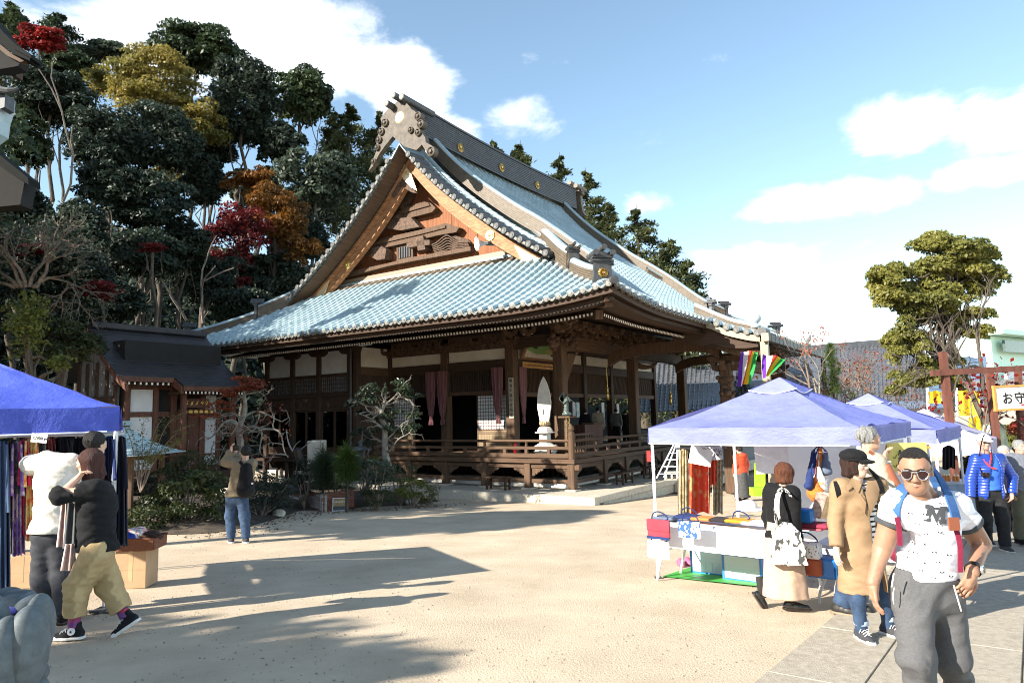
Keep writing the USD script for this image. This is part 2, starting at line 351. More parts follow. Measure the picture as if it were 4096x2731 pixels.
m_gold=mat("gold_leaf",(.83,.60,.22),.32,(.65,.43,.13),scale=14,metal=.85,bump=.1)
m_golds=mat("gold_plate",(.95,.80,.52),.38,(.80,.62,.33),scale=26,detail=3,metal=.55,bump=.4,bscale=30)
m_white=mat("white_paint",(.80,.78,.73),.6,(.70,.67,.6),scale=10)
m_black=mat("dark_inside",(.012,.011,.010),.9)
m_shoji=mat("shoji_paper",(.62,.62,.62),.8,(.55,.55,.55),scale=3)
m_iron=mat("grey_iron",(.06,.062,.065),.5,(.04,.04,.042),scale=8,spec=.5)
m_brownsteel=mat("bronze_steel",(.30,.25,.17),.45,(.24,.2,.14),scale=6,spec=.5)
M_,BF,EV=7.6,14.7,-3.27
_t=np.array([-3.27,-2.5,-1.5,0,1,2,3,4,5,6,7,7.6]);_f=np.array([5.55,5.92,6.45,7.33,7.98,8.6,9.27,10.02,10.82,11.72,12.78,13.5])
from scipy.interpolate import PchipInterpolator
_pf=PchipInterpolator(_t,_f)
def fz(t):return _pf(np.clip(t,EV,M_))
def gzf(t):
 t=np.asarray(t,float);s=np.clip((t+1.0)/3.5,0,1);return fz(t)+.48*s*s*(3-2*s)
def lift(a,b):
 """eaves rise towards each corner"""
 a=np.asarray(a,float);b=np.asarray(b,float);u=0
 for ca in(EV,2*M_-EV):
  for cb in(EV,18.0):
   u=u+.30*np.clip(1-np.hypot(a-ca,b-cb)/4.2,0,1)**2
 return u
class HB(MB):
 """collects in hall coordinates"""
 def get(s):
  v,f=super().get();return(PV(v)if len(v)else v),f[:,::-1]
def hb(a0,a1,b0,b1,z0,z1,m=None,ch=0.0):
 m=m or HB();return m.box(((a0+a1)/2,(b0+b1)/2,(z0+z1)/2),(abs(a1-a0),abs(b1-b0),abs(z1-z0)),ch=ch)
hall=thing("temple_hall","large wooden temple hall with curved blue green copper roof and ornate gable","temple hall",tuple(O))
ROW,SEG,RT=.385,.34,.118
tiles=[]
_ga=np.linspace(0,np.pi,5)
def tile_row(path):
 """path: points down... from the eave up, in hall coordinates; half-round overlapping tiles along it"""
 p=np.asarray(path,float);d=np.r_[0,np.cumsum(np.linalg.norm(np.diff(p,axis=0),axis=1))]
 n=max(1,int(round(d[-1]/SEG)));s=np.linspace(0,d[-1],n+1)
 q=np.stack([np.interp(s,d,p[:,k])for k in range(3)],1)
 for i in range(n):
  p0,p1=q[i],q[i+1];t=(p1-p0)/np.linalg.norm(p1-p0);side=np.cross(t,[0,0,1.0]);side/=np.linalg.norm(side);up=np.cross(side,t)
  ring=lambda c,r:c+r*(np.cos(_ga)[:,None]*side+np.sin(_ga)[:,None]*up)
  V=np.vstack([ring(p0-t*.02+up*.012,RT),ring(p1,RT*.88),(p0-t*.02)[None]])
  F=[[k,k+1,k+6]for k in range(4)]+[[k,k+6,k+5]for k in range(4)]+[[k+1,k,10]for k in range(4)]
  tiles.append((p0,V,np.array(F)))
def sheet(rows):
 return HB().grid(np.array(rows))
def stepped(paths,mbx):
 """stepped pan tiles between neighbouring rows; paths: list of polylines from eave up with equal station counts"""
 for p0,p1 in zip(paths[:-1],paths[1:]):
  n=min(len(p0),len(p1))
  for i in range(n-1):
   a0,a1,b0,b1=p0[i],p0[i+1],p1[i],p1[i+1]
   dz=np.array([0,0,.035])
   mbx.add([a0+dz,b0+dz,b1+dz*.1,a1+dz*.1,a0,b0],[[0,1,2],[0,2,3],[4,5,1],[4,1,0]])
pan=HB()
SB=np.linspace(0,1,15)
BG=1.75
rows_a=np.arange(EV+.15,2*M_-EV-.1,ROW);gp=[]
for a in rows_a:
 top=min(BG,a if a<M_ else 2*M_-a)
 if top-EV<.25:gp.append(None);continue
 b=EV+(top-EV)*np.linspace(0,1,16);z=fz(b)+lift(a,b)
 pth=np.stack([np.full(16,a),b,z],1);tile_row(pth+[0,0,.02])
full=[np.stack([np.full(16,a),EV+(min(BG,a if a<M_ else 2*M_-a)-EV)*np.linspace(0,1,16),0*SB.repeat(2)[:16]],1)for a in np.r_[EV,rows_a+ROW/2]]
for q in full:q[:,2]=fz(q[:,1])+lift(q[:,0],q[:,1])-.02
stepped(full,pan)
def long_rows(mirror):
 rb=np.arange(EV+.15,18.0-.1,ROW);pths=[]
 for b in np.r_[rb]:
  bb=min(b,BF-0+(EV*0)+(0))if False else b
  near=b;far=14.73-b
  top=M_
  if b<1.9:top=b
  if b>13.3:top=14.73-b
  if top-EV<.25:pths.append(None);continue
  a=EV+(top-EV)*np.linspace(0,1,30);z=gzf(a)+lift(a,b)
  q=np.stack([a if not mirror else 2*M_-a,np.full(30,b),z],1);pths.append(q)
 return pths
for q in long_rows(False):
 if q is not None:tile_row(q+[0,0,.02])
lb=np.r_[EV,np.arange(EV+.15,18.0-.1,ROW)+ROW/2]
for mir in(False,True):
 full=[]
 for b in lb:
  top=M_
  if b<1.9:top=b
  if b>13.3:top=14.73-b
  a=EV+max(top-EV,.01)*np.linspace(0,1,40 if not mir else 12);z=gzf(a)+lift(a,b)-.02
  full.append(np.stack([a if not mir else 2*M_-a,np.full(len(a),b),z],1))
 if not mir:stepped(full,pan)
 else:
  left_sheet=sheet([q for q in full])
fb=sheet([np.stack([np.full(8,a),18.0-(min(1.3,a if a<M_ else 2*M_-a)-EV)*np.linspace(0,1,8),fz(EV+(min(1.3,a if a<M_ else 2*M_-a)-EV)*np.linspace(0,1,8))+.3],1)for a in np.linspace(EV,2*M_-EV,40)])
m_pan=mat("pan_copper",(.17,.22,.235),.5,(.11,.15,.165),scale=3)
roof=part(hall,"roof",pan,m_pan)
part(roof,"far_slope",left_sheet,m_copper);part(roof,"far_slope",fb,m_copper)
E3=PV(np.array([t[0]for t in tiles]));dist=np.linalg.norm(E3-EYE,axis=1);order=np.argsort(dist)
rest=HB()
for i,k in enumerate(order):
 p0,V,F=tiles[k]
 brown=p0[1]>1.15 and p0[0]>1.6 and p0[1]<1.8 and p0[2]>7.5 and p0[0]<14
 if i<300:part(roof,"roof_tile",HB().add(V,F),m_copper)
 elif brown:continue
 else:rest.add(V,F)
part(roof,"more_roof_tiles",rest,m_copper,kind="stuff")
br=HB()
for p0,V,F in tiles:
 if p0[1]>1.15 and p0[0]>1.6 and p0[1]<1.8 and p0[2]>7.5 and p0[0]<14:br.add(V,F)
part(roof,"brown_upper_tiles",br,m_copperbrown,kind="stuff")
def disc(c,nrm,r):
 m=HB();n=np.asarray(nrm,float)
 m.lathe([(0,-.06),(r,-.06),(r,.012),(r*.86,.018),(r*.80,.004),(r*.62,.004),(r*.5,.016),(r*.2,.012),(0,.02)],c,12,n);return m
scal=HB()
for a in rows_a:
 z=fz(EV)+float(lift(a,EV));part(hall,"eave_tile_end",disc((a,EV-.03,z+.045),(0,-1,0),.105),m_end,smooth=40)
 u=np.linspace(0,1,7)[:,None];arc=np.stack([a+.09+(ROW-.18)*u[:,0],np.full(7,EV-.045),z+.03-.075*np.sin(np.pi*u[:,0])],1)
 scal.grid(np.stack([arc,arc-[0,0,.045]]));scal.grid(np.stack([arc-[0,0,.045],arc+[0,.2,-.045]]))
rows_b=np.arange(EV+.15,17.8,ROW)
for b in rows_b:
 z=fz(EV)+float(lift(EV,b))
 if 4.4<b<14:continue
 part(hall,"eave_tile_end",disc((EV-.03,b,z+.045),(-1,0,0),.105),m_end,smooth=40)
 u=np.linspace(0,1,7)[:,None];arc=np.stack([np.full(7,EV-.045),b+.09+(ROW-.18)*u[:,0],z+.03-.075*np.sin(np.pi*u[:,0])],1)
 scal.grid(np.stack([arc,arc-[0,0,.045]]));scal.grid(np.stack([arc-[0,0,.045],arc+[.2,0,-.045]]))
part(hall,"eave_pans",scal,m_end,kind="stuff")
def eave_strip(off,z0,z1,thick,side,lo,hi,n=60):
 """board following the eave; side 'a' = gable side, 'b' = long side"""
 m=HB();u=np.linspace(lo,hi,n)
 a,b=(u,np.full(n,EV+off))if side=="a" else(np.full(n,EV+off),u)
 zl=fz(EV)+lift(a,b);inn=np.array([0,thick,0])if side=="a" else np.array([thick,0,0])
 base=np.stack([a,b,zl],1);k=np.array([[0,0,z0],[0,0,z1]])
 return m.grid(np.stack([base+k[0],base+k[1],base+k[1]+inn,base+k[0]+inn,base+k[0]]))
LA=2*M_-EV
f1=eave_strip(.10,-.20,-.05,.2,"a",EV+.1,LA-.1);part(hall,"fascia",f1,m_wa)
f2=eave_strip(.10,-.20,-.05,.2,"b",EV+.1,18);part(hall,"fascia",f2,m_wb)
f3=eave_strip(.30,-.32,-.20,.2,"a",EV+.3,LA-.3);part(hall,"fascia",f3,m_wa)
f4=eave_strip(.30,-.32,-.20,.2,"b",EV+.3,18);part(hall,"fascia",f4,m_wb)
m_soff=m_wv
sof=HB();n=60
for side in "ab":
 u=np.linspace(EV+.1,LA-.1 if side=="a" else 17.9,n);r3=[]
 for t,dz in((EV+.12,-.20),(-2.0,-.02),(.6,.62),(2.2,.9)):
  uu=np.clip(u,t,(2*M_-t)if side=="a" else 14.73-t)
  a,b=(uu,np.full(n,t))if side=="a" else(np.full(n,t),uu)
  r3 .append(np.stack([a,b,5.35+dz+lift(a,b)*(1 if t<-1 else .5)],1))
 sof.grid(np.array(r3))
part(hall,"soffit",sof,m_soff)
raf_rest=HB();tips_rest=HB();cnt=0
for side in "ab":
 u=np.arange(EV+.55,15.4 if side=="a" else 14.0,.125)
 for tier,(t0,t1,z0)in enumerate(((-2.92,-.4,5.25),(-2.32,.9,5.12))):
  for q in u:
   if q<t0+.15:continue
   a,b=(q,t0)if side=="a" else(t0,q);L=float(lift(a,b))
   e0=np.array([a,b,z0+L]);t1c=min(t1,q-.05)if q<1.2 else t1
   e1=np.array([q,t1c,z0+.28*(t1c-t0)+L*.4])if side=="a" else np.array([t1c,q,z0+.28*(t1c-t0)+L*.4])
   m=HB().beam(e0,e1,.062,.085);d=(e1-e0)/np.linalg.norm(e1-e0)
   tip=HB().beam(e0-d*.006,e0-d*.001,.058,.08)
   if tier==0 and q<12 and cnt<260:
    rp=part(hall,"rafter",m,m_wb if side=="a" else m_wa);part(rp,"white_tip",tip,m_white);cnt+=1
   else:
    raf_rest.add(*MB.get(m));tips_rest.add(*MB.get(tip))
part(hall,"more_rafters",raf_rest,m_wv,kind="stuff");part(hall,"more_white_tips",tips_rest,m_white,kind="stuff")
part(hall,"corner_beam",HB().beam((-2.95,-2.95,5.42),(1.5,1.5,6.2),.22,.26),m_ov)
part(hall,"corner_beam",HB().beam((-2.35,-2.35,5.2),(1.5,1.5,6.0),.22,.26),m_ov)
def layered(path,up0,h,w,n,mdark,cap=True,name="ridge",parent=roof,capmat=None,lay=None):
 """a tile ridge: n thin courses stacked, a round cap along the top"""
 p=np.asarray(path,float);t=np.gradient(p,axis=0);t/=np.linalg.norm(t,axis=1,keepdims=True);side=np.cross(t,[0,0,1.0]);side/=np.linalg.norm(side,axis=1,keepdims=True)
 root=None;dz=h/n
 for i in range(n):
  ww=w/2*(1+(.10 if i==n-1 else 0))-.05*i/n;z0,z1=up0+i*dz,up0+(i+.74)*dz;zi=up0+(i+1)*dz
  m=HB();L=lambda s,z:p+side*s+[0,0,z]
  m.grid(np.stack([L(-ww,z0),L(-ww,z1),L(-ww+.035,z1+.002),L(-ww+.035,zi),L(ww-.035,zi),L(ww-.035,z1+.002),L(ww,z1),L(ww,z0)]))
  for e in(0,-1):m.add([L(-ww,z0)[e],L(-ww,zi)[e],L(ww,zi)[e],L(ww,z0)[e]],[[0,1,2,3]]if e else[[3,2,1,0]])
  if root is None:root=part(parent if not isinstance(parent,Part)else hall,name,m,mdark)
  else:part(root,"course",m,mdark)
 if cap:
  g=np.linspace(0,np.pi,7);cw=w/2-.05
  m=HB().grid(np.stack([p+side*(cw*math.cos(x))+[0,0,up0+h-.01+.13*math.sin(x)]for x in g]));part(root,"cap",m,capmat or m_copper,smooth=True)
 return root
bb=np.linspace(.45,14.35,40);sag=.20*((bb-7.4)/7)**2
layered(np.stack([np.full(40,M_),bb,13.95+sag],1),0,1.25,.74,13,m_ridgedark,name="main_ridge",capmat=m_ridgedark)
def flower(c,nrm,r,n=16,X=None):
 """round petalled crest"""
 m=HB();w=np.asarray(nrm,float);m.lathe([(0,.02),(r*.25,.035),(r*.28,.02)],c,12,w)
 x=np.cross(w,[0,0,1.0]);x/=np.linalg.norm(x);y=np.cross(w,x)
 for k in range(n):
  g=2*np.pi*k/n;d=np.cos(g)*x+np.sin(g)*y;e=-np.sin(g)*x+np.cos(g)*y;hw=r*math.sin(np.pi/n)
  c=np.asarray(c,float);i0,i1=c+d*r*.3,c+d*r*.92
  m.add([i0-e*hw*.3,i1-e*hw*.95,c+d*r,i1+e*hw*.95,i0+e*hw*.3,(i0+i1)/2+w*.035],[[5,1,0],[5,2,1],[5,3,2],[5,4,3],[5,0,4]])
  m.add([i0-e*hw*.3,i1-e*hw*.95,c+d*r,i1+e*hw*.95,i0+e*hw*.3,(i0+i1)/2+w*.035],[[5,0,1],[5,1,2],[5,2,3],[5,3,4],[5,4,0]])
 return m
for x,y in((1058,339),(1153,385),(1235,425)):
 q=onB(x,y,M_-.40);part(roof,"gold_crest",flower((M_-.40,q[1],q[2]),(-1,0,0),.21),m_gold)
def desc(b,mir=False,a0=-.5,name="descending_ridge",mtl=None):
 a=np.linspace(7.2,a0,30);q=np.stack([a if not mir else 2*M_-a,np.full(30,b),gzf(a)],1);return layered(q,-.02,.62,.46,7,mtl or m_ridge,name=name)
desc(1.95);desc(13.0);desc(1.95,True);desc(13.0,True)
def hipridge(ca,cb,sa,sb,d0,d1,h,w,extra=0.0):
 s=np.linspace(d0,d1,16);a,b=ca+sa*s,cb+sb*s;z=fz(EV+s)+lift(a,b)+extra*np.clip((s-s.min())/3,0,1)**2
 layered(np.stack([a,b,z],1),-.05,h,w,6,m_ridge,name="hip_ridge");return np.stack([a,b,z],1)
for ca,cb,sa,sb in((EV,EV,1,1),(2*M_-EV,EV,-1,1),(EV,18.0,1,-1)):
 hipridge(ca,cb,sa,sb,5.6,2.75,.62,.44,.25);hipridge(ca,cb,sa,sb,2.7,.75,.40,.40)
def oni(c,d,s,mtl,gold=True,tubes=True):
 """flared end plate facing d, scale s, with three tubes on top and a crest"""
 d=np.asarray(d,float);d/=np.linalg.norm(d);x=np.array([-d[1],d[0],0]);z=np.array([0,0,1.0]);c=np.asarray(c,float)
 out=[(-.42,-.25),(-.33,-.1),(-.27,.2),(-.26,.52),(-.34,.56),(-.34,.64),(-.25,.66),(-.22,.78),(0,.88),(.22,.78),(.25,.66),(.34,.64),(.34,.56),(.26,.52),(.27,.2),(.33,-.1),(.42,-.25)]
 m=HB().prism([(p*s,q*s)for p,q in out],c,x,z,d,.16*s);root=part(roof,"ridge_end_tile",m,mtl)
 for zz in(.60,.70):part(root,"moulding",HB().box(c+z*zz*s+d*.09*s,(.62*s,.26*s,.05*s),x,d,z),mtl)
 if tubes:
  for k in(-1,0,1):
   o=c+z*(.80+(.16 if k==0 else 0))*s+x*k*.26*s;part(root,"tube_tile",HB().tube([o-d*.35*s,o+d*.38*s],.085*s,12),mtl,smooth=50)
 if gold:part(root,"gold_crest",flower(c+z*.24*s+d*.165*s,d,.15*s),m_gold)
 for k in(-1,1):part(root,"knob",HB().sphere(c+z*-.05*s+x*k*.16*s+d*.17*s,.035*s,1),mtl)
dg=np.array([-1,-1,0])/math.sqrt(2)
q=EV+2.72;oni((q-.1,q-.1,float(fz(q))+.22),dg,.62,m_ridgedark,gold=False)
q=EV+.72;oni((q-.02,q-.02,float(fz(q))+.30-.12),dg,.95,m_iron)
for q in(EV+2.72,EV+.72):
 oni((2*M_-q,q,float(fz(q))+.2),(1,-1,0),.75,m_iron,gold=False);oni((q,14.73-q,float(fz(q))+.2),(-1,1,0),.8,m_iron)
oni((-.6,1.75,float(gzf(-.6))+.12),(-1,0,0),.62,m_ridgedark,gold=False);oni((-.6,13.0,float(gzf(-.6))+.1),(-1,0,0),.7,m_iron)
part(roof,"tube_tile",HB().tube([(EV+.55,EV+.55,5.95),(EV-.06,EV-.06,5.93)],.11,14),m_iron,smooth=50)
vz=lambda a:fz(a)if np.isscalar(a)else fz(a)
for side in(1,-1):
 s=np.linspace(.75,7.15,200);z=fz(s);d=np.r_[0,np.cumsum(np.hypot(np.diff(s),np.diff(z)))]
 A_=(lambda x:x)if side>0 else(lambda x:2*M_-x)
 rr=np.linspace(.7,M_,30);part(roof,"verge_sheet",HB().grid(np.stack([np.stack([A_(rr),np.full(30,b),fz(rr)+dz],1)for b,dz in((.12,-.06),(.12,.0),(1.0,.02),(1.6,.20))])),m_copper)
 for t in np.arange(.05,d[-1],.40):
  a,zz=float(np.interp(t,d,s)),float(np.interp(t,d,z))
  m=HB().tube([(A_(a),.02,zz+.05),(A_(a),.86,zz+.09)],.125,10);v=part(roof,"verge_tile",m,m_iron if side>0 else m_end,smooth=50)
  if v:part(v,"end_disc",disc((A_(a),.0,zz+.05),(0,-1,0),.12),m_dend,smooth=40)
  a2,z2=float(np.interp(t+.2,d,s)),float(np.interp(t+.2,d,z))
  part(roof,"verge_pan",HB().beam((A_(a),.06,zz-.0),(A_(float(np.interp(t+.4,d,s))),.06,float(np.interp(t+.4,d,z))-.0),.10,.05,up=(0,1,0)),m_end)
 for b,dz in((1.0,.06),(1.32,.17)):
  k0=len(tiles);rr=np.linspace(.9,7.2,40);q=np.stack([A_(rr),np.full(40,b),fz(rr)+dz+.04],1);tile_row(q);m=HB()
  for p0,V,F in tiles[k0:]:m.add(V,F if side>0 else F[:,::-1])
  part(roof,"verge_row",m,m_copper);del tiles[k0:]
 rr=np.linspace(.35,M_,36);top=fz(rr)-.26;wd=np.interp(rr,[.35,3,7.6],[.46,.58,.80]);low=top-wd
 for b0,b1,u0,u1,nm in((.80,.98,0,.2,"barge_strip"),(.92,1.14,.18,1.0,"barge_board")):
  t0,t1=top-wd*u0,top-wd*u1
  ring=[np.stack([A_(rr),np.full(36,b),zz],1)for b,zz in((b0,t0),(b0,t1),(b1,t1),(b1,t0),(b0,t0))]
  g=HB().grid(np.stack(ring));part(hall,nm,g,m_barge)
  if nm=="barge_board":
   edge=np.stack([A_(rr),np.full(36,b0-.02),t1+.02],1);part(hall,"barge_moulding",HB().grid(np.stack([edge,edge+[0,0,.10],edge+[0,.05,.10],edge+[0,.05,0],edge])),m_barge)
 part(hall,"verge_soffit",HB().grid(np.stack([np.stack([A_(rr),np.full(36,b),fz(rr)-.14],1)for b in(.15,1.75)])),m_ob)
 if True:
  poly=[];r2=np.linspace(.38,2.6,10)
  up=[(a,float(fz(a))-.36)for a in r2];dn=[(a,float(fz(a))-.36-np.interp(a,[.35,2.4,2.6],[.42,.36,.03]))for a in r2[::-1]]
  pg_=Polygon([(A_(a)*1.0,z_)for a,z_ in up+dn]).buffer(0)
  part(hall,"gold_foot_plate",HB().prism(pg_,(0,.88,0),(1,0,0),(0,0,1),(0,-1,0),.03),m_golds)
  c=(A_(3.72),.90,float(fz(3.72))-.26-.36);part(hall,"gold_boss",HB().lathe([(0,.10),(.05,.09),(.07,.05),(.13,.05),(.15,.02),(.2,.02),(.21,-.02),(0,-.02)],c,20,(0,-1,0)),m_gold,smooth=40)
def lace(outline,seed,r0=.055,n=60):
 """pierced foil: an outline with curls punched out"""
 from shapely.geometry import Point
 rg=np.random.default_rng(seed);pg_=Polygon(outline).buffer(0);x0,y0,x1,y1=pg_.bounds;holes=[];inner=pg_.buffer(-.05)
 for _ in range(n*6):
  p=np.array([rg.uniform(x0,x1),rg.uniform(y0,y1)])
  if not inner.contains(Point(*p)):continue
  g0=rg.uniform(0,6.3);th_=np.linspace(0,rg.uniform(3,4.6),9);rr_=np.linspace(r0*1.5,r0*.7,9)
  c=Point(0,0);from shapely.geometry import LineString
  ls=LineString(p+np.stack([rr_*np.cos(g0+th_),rr_*np.sin(g0+th_)],1)).buffer(.014,quad_segs=2)
  if all(ls.distance(h)>.022 for h in holes)and inner.contains(ls):holes.append(ls)
  if len(holes)>n:break
 for h in holes:pg_=pg_.difference(h)
 return pg_
def q5(x,y,b=.87):
 v=onA((1400+.574*x)/K,(350+.574*y)/K,b);return(v[0],v[2])
arm_r=[q5(*p)for p in((318,438),(430,608),(470,722),(420,690),(325,582))]
arm_l=[q5(*p)for p in((320,438),(262,540),(215,665),(180,798),(265,680),(327,582))]
for k,o in enumerate((arm_r,arm_l)):
 part(hall,"gold_apex_plate",HB().prism(lace(o,5+k),(0,.87,0),(1,0,0),(0,0,1),(0,-1,0),.035),m_golds)
 part(hall,"gold_apex_backing",HB().prism(o,(0,.88,0),(1,0,0),(0,0,1),(0,-1,0),.008),m_barge)
rr=np.linspace(1.0,M_-.2,24);wall_pg=[(a,float(fz(a))-.2)for a in rr]+[(2*M_-a,float(fz(a))-.2)for a in rr[::-1]]+[(2*M_-1.0,7.7),(1.0,7.7)]
n_boards=30
ed=np.linspace(1.0,2*M_-1.0,n_boards+1);W_=Polygon(wall_pg).buffer(0)
from shapely import box as sbox
pedi=None
for i in range(n_boards):
 pg_=W_.intersection(sbox(ed[i]+.006,7,ed[i+1]-.006,14))
 m=HB().prism(pg_,(0,1.77+.008*(i%3),0),(1,0,0),(0,0,1),(0,1,0),.04)
 if pedi is None:pedi=part(hall,"pediment",m,m_orange)
 else:part(pedi,"board",m,m_orange)
part(pedi,"back",HB().prism(wall_pg,(0,1.86,0),(1,0,0),(0,0,1),(0,1,0),.03),m_wv)
def ped(name,pts,d=.22,b=1.73,mtl=None,parent=None):
 return part(parent or pedi,name,HB().prism([q5(x,y,b)for x,y in pts],(0,b,0),(1,0,0),(0,0,1),(0,-1,0),d),mtl or m_ov)
ped("upper_beam",((235,955),(300,905),(400,850),(500,818),(575,800),(625,850),(600,878),(500,905),(380,930),(270,968)),.26)
ped("beam_moulding",((255,935),(330,895),(470,845),(580,815),(590,835),(470,868),(300,925)),.32)
ped("middle_beam",((80,1170),(135,1090),(300,1050),(520,1002),(700,955),(790,985),(770,1018),(640,1040),(500,1075),(300,1118),(100,1172)),.28)
ped("beam_moulding",((120,1110),(300,1066),(520,1016),(700,972),(700,990),(520,1036),(300,1086),(130,1130)),.34)
ped("base_beam",((-60,1320),(100,1275),(300,1232),(460,1192),(870,1118),(872,1146),(470,1218),(300,1252),(-60,1345)),.30)
ped("strut",((362,785),(398,780),(402,850),(360,860)),.3)
ped("king_post",((375,790),(420,700),(470,700),(440,800),(400,870)),.2,mtl=m_carve)
for pts in(((205,1130),(265,1115),(300,1140),(290,1205),(240,1215),(190,1190)),((505,1060),(555,1045),(570,1140),(520,1150)),((350,905),(385,900),(400,950),(360,960)),((270,990),(330,930),(470,920),(530,985),(400,1010)),((60,1000),(90,985),(95,1050),(60,1060)),((120,1000),(160,990),(160,1070),(125,1075)),((440,1100),(505,1080),(600,1075),(600,1110),(510,1120),(450,1130))):
 ped("carved_bracket",pts,.42,mtl=m_carve)
ped("lattice_frame",((340,1112),(452,1088),(454,1192),(342,1216)),.14,mtl=m_ov);ped("lattice_opening",((354,1122),(440,1104),(441,1182),(355,1200)),.15,mtl=m_black)
for k in range(5):
 x=362+k*17;ped("lattice_bar",((x,1120-k*3.6),(x+6,1119-k*3.6),(x+6,1197-k*3.6),(x,1198-k*3.6)),.18,mtl=m_iron)
for k in range(6):
 pts=[(600+2*k,1108-3*k)];x=np.linspace(0,1,14);yy_=1105-62*np.exp(-((x-.42)/(.22-.02*k))**2)*(1-k*.13)-10*np.sin(x*9)*.4-x*18
 up=[(605+250*t,y+k*9)for t,y in zip(x,yy_)];dn=[(a_,b_+7)for a_,b_ in up[::-1]]
 ped("carved_wave",up+dn,.12+.035*(6-k),mtl=m_carve)
ped("carved_panel",((598,1120),(650,1050),(740,1035),(830,1060),(862,1095),(860,1115),(600,1150)),.10,mtl=m_carve)
for pts,d in((((272,690),(300,640),(318,585),(340,640),(372,690),(345,740),(320,775),(296,740)),.16),(((255,720),(300,660),(318,600),(300,690),(270,745)),.1),(((325,600),(372,640),(425,690),(478,742),(440,735),(380,700),(345,680)),.1)):
 part(hall,"gable_pendant",HB().prism([q5(x,y,1.0)for x,y in pts],(0,1.0,0),(1,0,0),(0,0,1),(0,-1,0),d),m_carve)
part(hall,"pendant_rosette",HB().lathe([(0,.1),(.06,.09),(.1,.04),(.13,.04),(.13,0),(0,0)],(*q5(310,655,.84)[:1],.84,q5(310,655,.84)[1]),6,(0,-1,0)),m_carve)
part(roof,"apron_flashing",HB().beam((1.5,1.66,8.56),(2*M_-1.5,1.66,8.56),.16,.30),m_copperbrown);part(roof,"apron_cap",HB().beam((1.5,1.56,8.46),(2*M_-1.5,1.56,8.46),.10,.10),m_copper)
out=[(962,348),(935,340),(908,316),(890,338),(876,358),(866,380),(852,396),(862,372),(872,345),(870,325),(876,308),(883,290),(880,275),(890,262),(900,250),(912,244),(930,244),(942,250),(958,258),(968,270),(972,288),(968,300),(982,318),(984,330),(998,338),(1002,350),(995,358),(985,352),(975,335)]
o2=[(v[0],v[2])for v in(onA(x,y,.05)for x,y in out)]
ro=part(roof,"great_ridge_end",HB().prism(o2,(0,.12,0),(1,0,0),(0,0,1),(0,-1,0),.22),m_oni)
part(ro,"neck",HB().prism([(v[0],v[2])for v in(onA(x,y,0.)for x,y in((898,252),(912,234),(935,236),(948,254),(940,300),(905,296)))],(0,.35,0),(1,0,0),(0,0,1),(0,-1,0),.38),m_oni)
for x,y,r in((886,283,.17),(877,303,.16),(872,322,.15),(868,340,.13),(962,268,.17),(968,286,.17),(945,300,.13),(962,305,.15),(992,349,.2),(860,372,.13)):
 v=onA(x,y,-.1);part(ro,"scroll",HB().lathe([(0,.14),(r*.35,.13),(r*.42,.06),(r*.6,.05),(r*.75,.10),(r,.08),(r,-.16),(0,-.16)],(v[0],-.1,v[2]),16,(0,-1,0)),m_oni,smooth=40)
v=onA(919,271,-.08);part(ro,"gold_crest",HB().lathe([(0,.06),(.2,.05),(.24,.02),(.26,-.02),(0,-.02)],(v[0],-.1,v[2]),24,(0,-1,0)),m_golds,smooth=40)
for x,y,L in((887,237,.8),(903,218,.9),(922,222,1.9)):
 v=onA(x,y,-.45);t_=HB().tube([(v[0],-.45,v[2]),(v[0],-.45+L,v[2]-.05)],.135,14);tt=part(ro,"tube_tile",t_,m_iron,smooth=50)
 part(tt,"end_disc",HB().lathe([(0,.015),(.11,.015),(.135,.0),(0,0)],(v[0],-.452,v[2]),16,(0,-1,0)),m_end)
oni((M_,14.75,14.2),(0,1,0),1.6,m_ridge,gold=False)
v=q5(905,1090,.5);sp_=thing("horn_loudspeaker","grey horn loudspeaker hung under the gable's right barge board","loudspeaker",tuple(P(v[0],.5,v[1])))
part(sp_,"horn",HB().lathe([(.05,-.35),(.07,-.2),(.12,-.05),(.2,.06),(.26,.1),(.24,.1),(.1,-.02),(0,-.1)],(v[0],.45,v[1]),20,(.5,-.8,-.15)),mat("speaker_grey",(.45,.47,.48),.5),smooth=40)
part(sp_,"driver",HB().tube([(v[0]-.1,.75,v[1]+.06),(v[0]-.25,1.1,v[1]+.1)],.09,10),m_iron,smooth=50);part(sp_,"bracket",HB().beam((v[0]-.2,.9,v[1]+.05),(v[0]-.2,1.0,v[1]+.45),.05,.05),m_iron)
def bpart(name,m,mt,parent=None,**k):return part(parent or hall,name,m,mt,**k)
plat=thing("stone_platform","pale granite platform the temple hall stands on","platform",tuple(O),kind="structure")
part(plat,"paving",hb(-1.15,12,-1.02,20,-.5,-.004),m_granite)
s=-1.47
for k,L in enumerate((1.9,2.6,2.5,1.9)):
 part(plat,"kerb_stone",hb(s+.004,s+L-.004,-1.34,-1.0,-.42,0,ch=.012),m_granite);s+=L
s=-.998
for L in(2.0,2.4,2.2,2.5,2.3,2.4,2.4,2.4):
 part(plat,"kerb_stone",hb(-1.47,-1.13,s+.004,s+L-.004,-.20,0,ch=.012),m_granite);part(plat,"lower_kerb_stone",hb(-1.43,-1.13,s+.3,s+L+.29,-.5,-.205,ch=.012),m_granite);s+=L
part(plat,"entry_step",hb(-2.1,-1.45,5.0,12.5,-.5,-.16,ch=.015),m_granite)
k=0
for a in np.arange(-.12,9.6,.3):
 bpart("veranda_board",hb(a,a+.292,-.10,2.1,.955,1.0+.002*(k%3)),m_ob);k+=1
for b in np.arange(2.1,16,.3):bpart("veranda_board",hb(-.10,3.7,b,b+.292,.955,1.0+.002*(k%3)),m_oa);k+=1
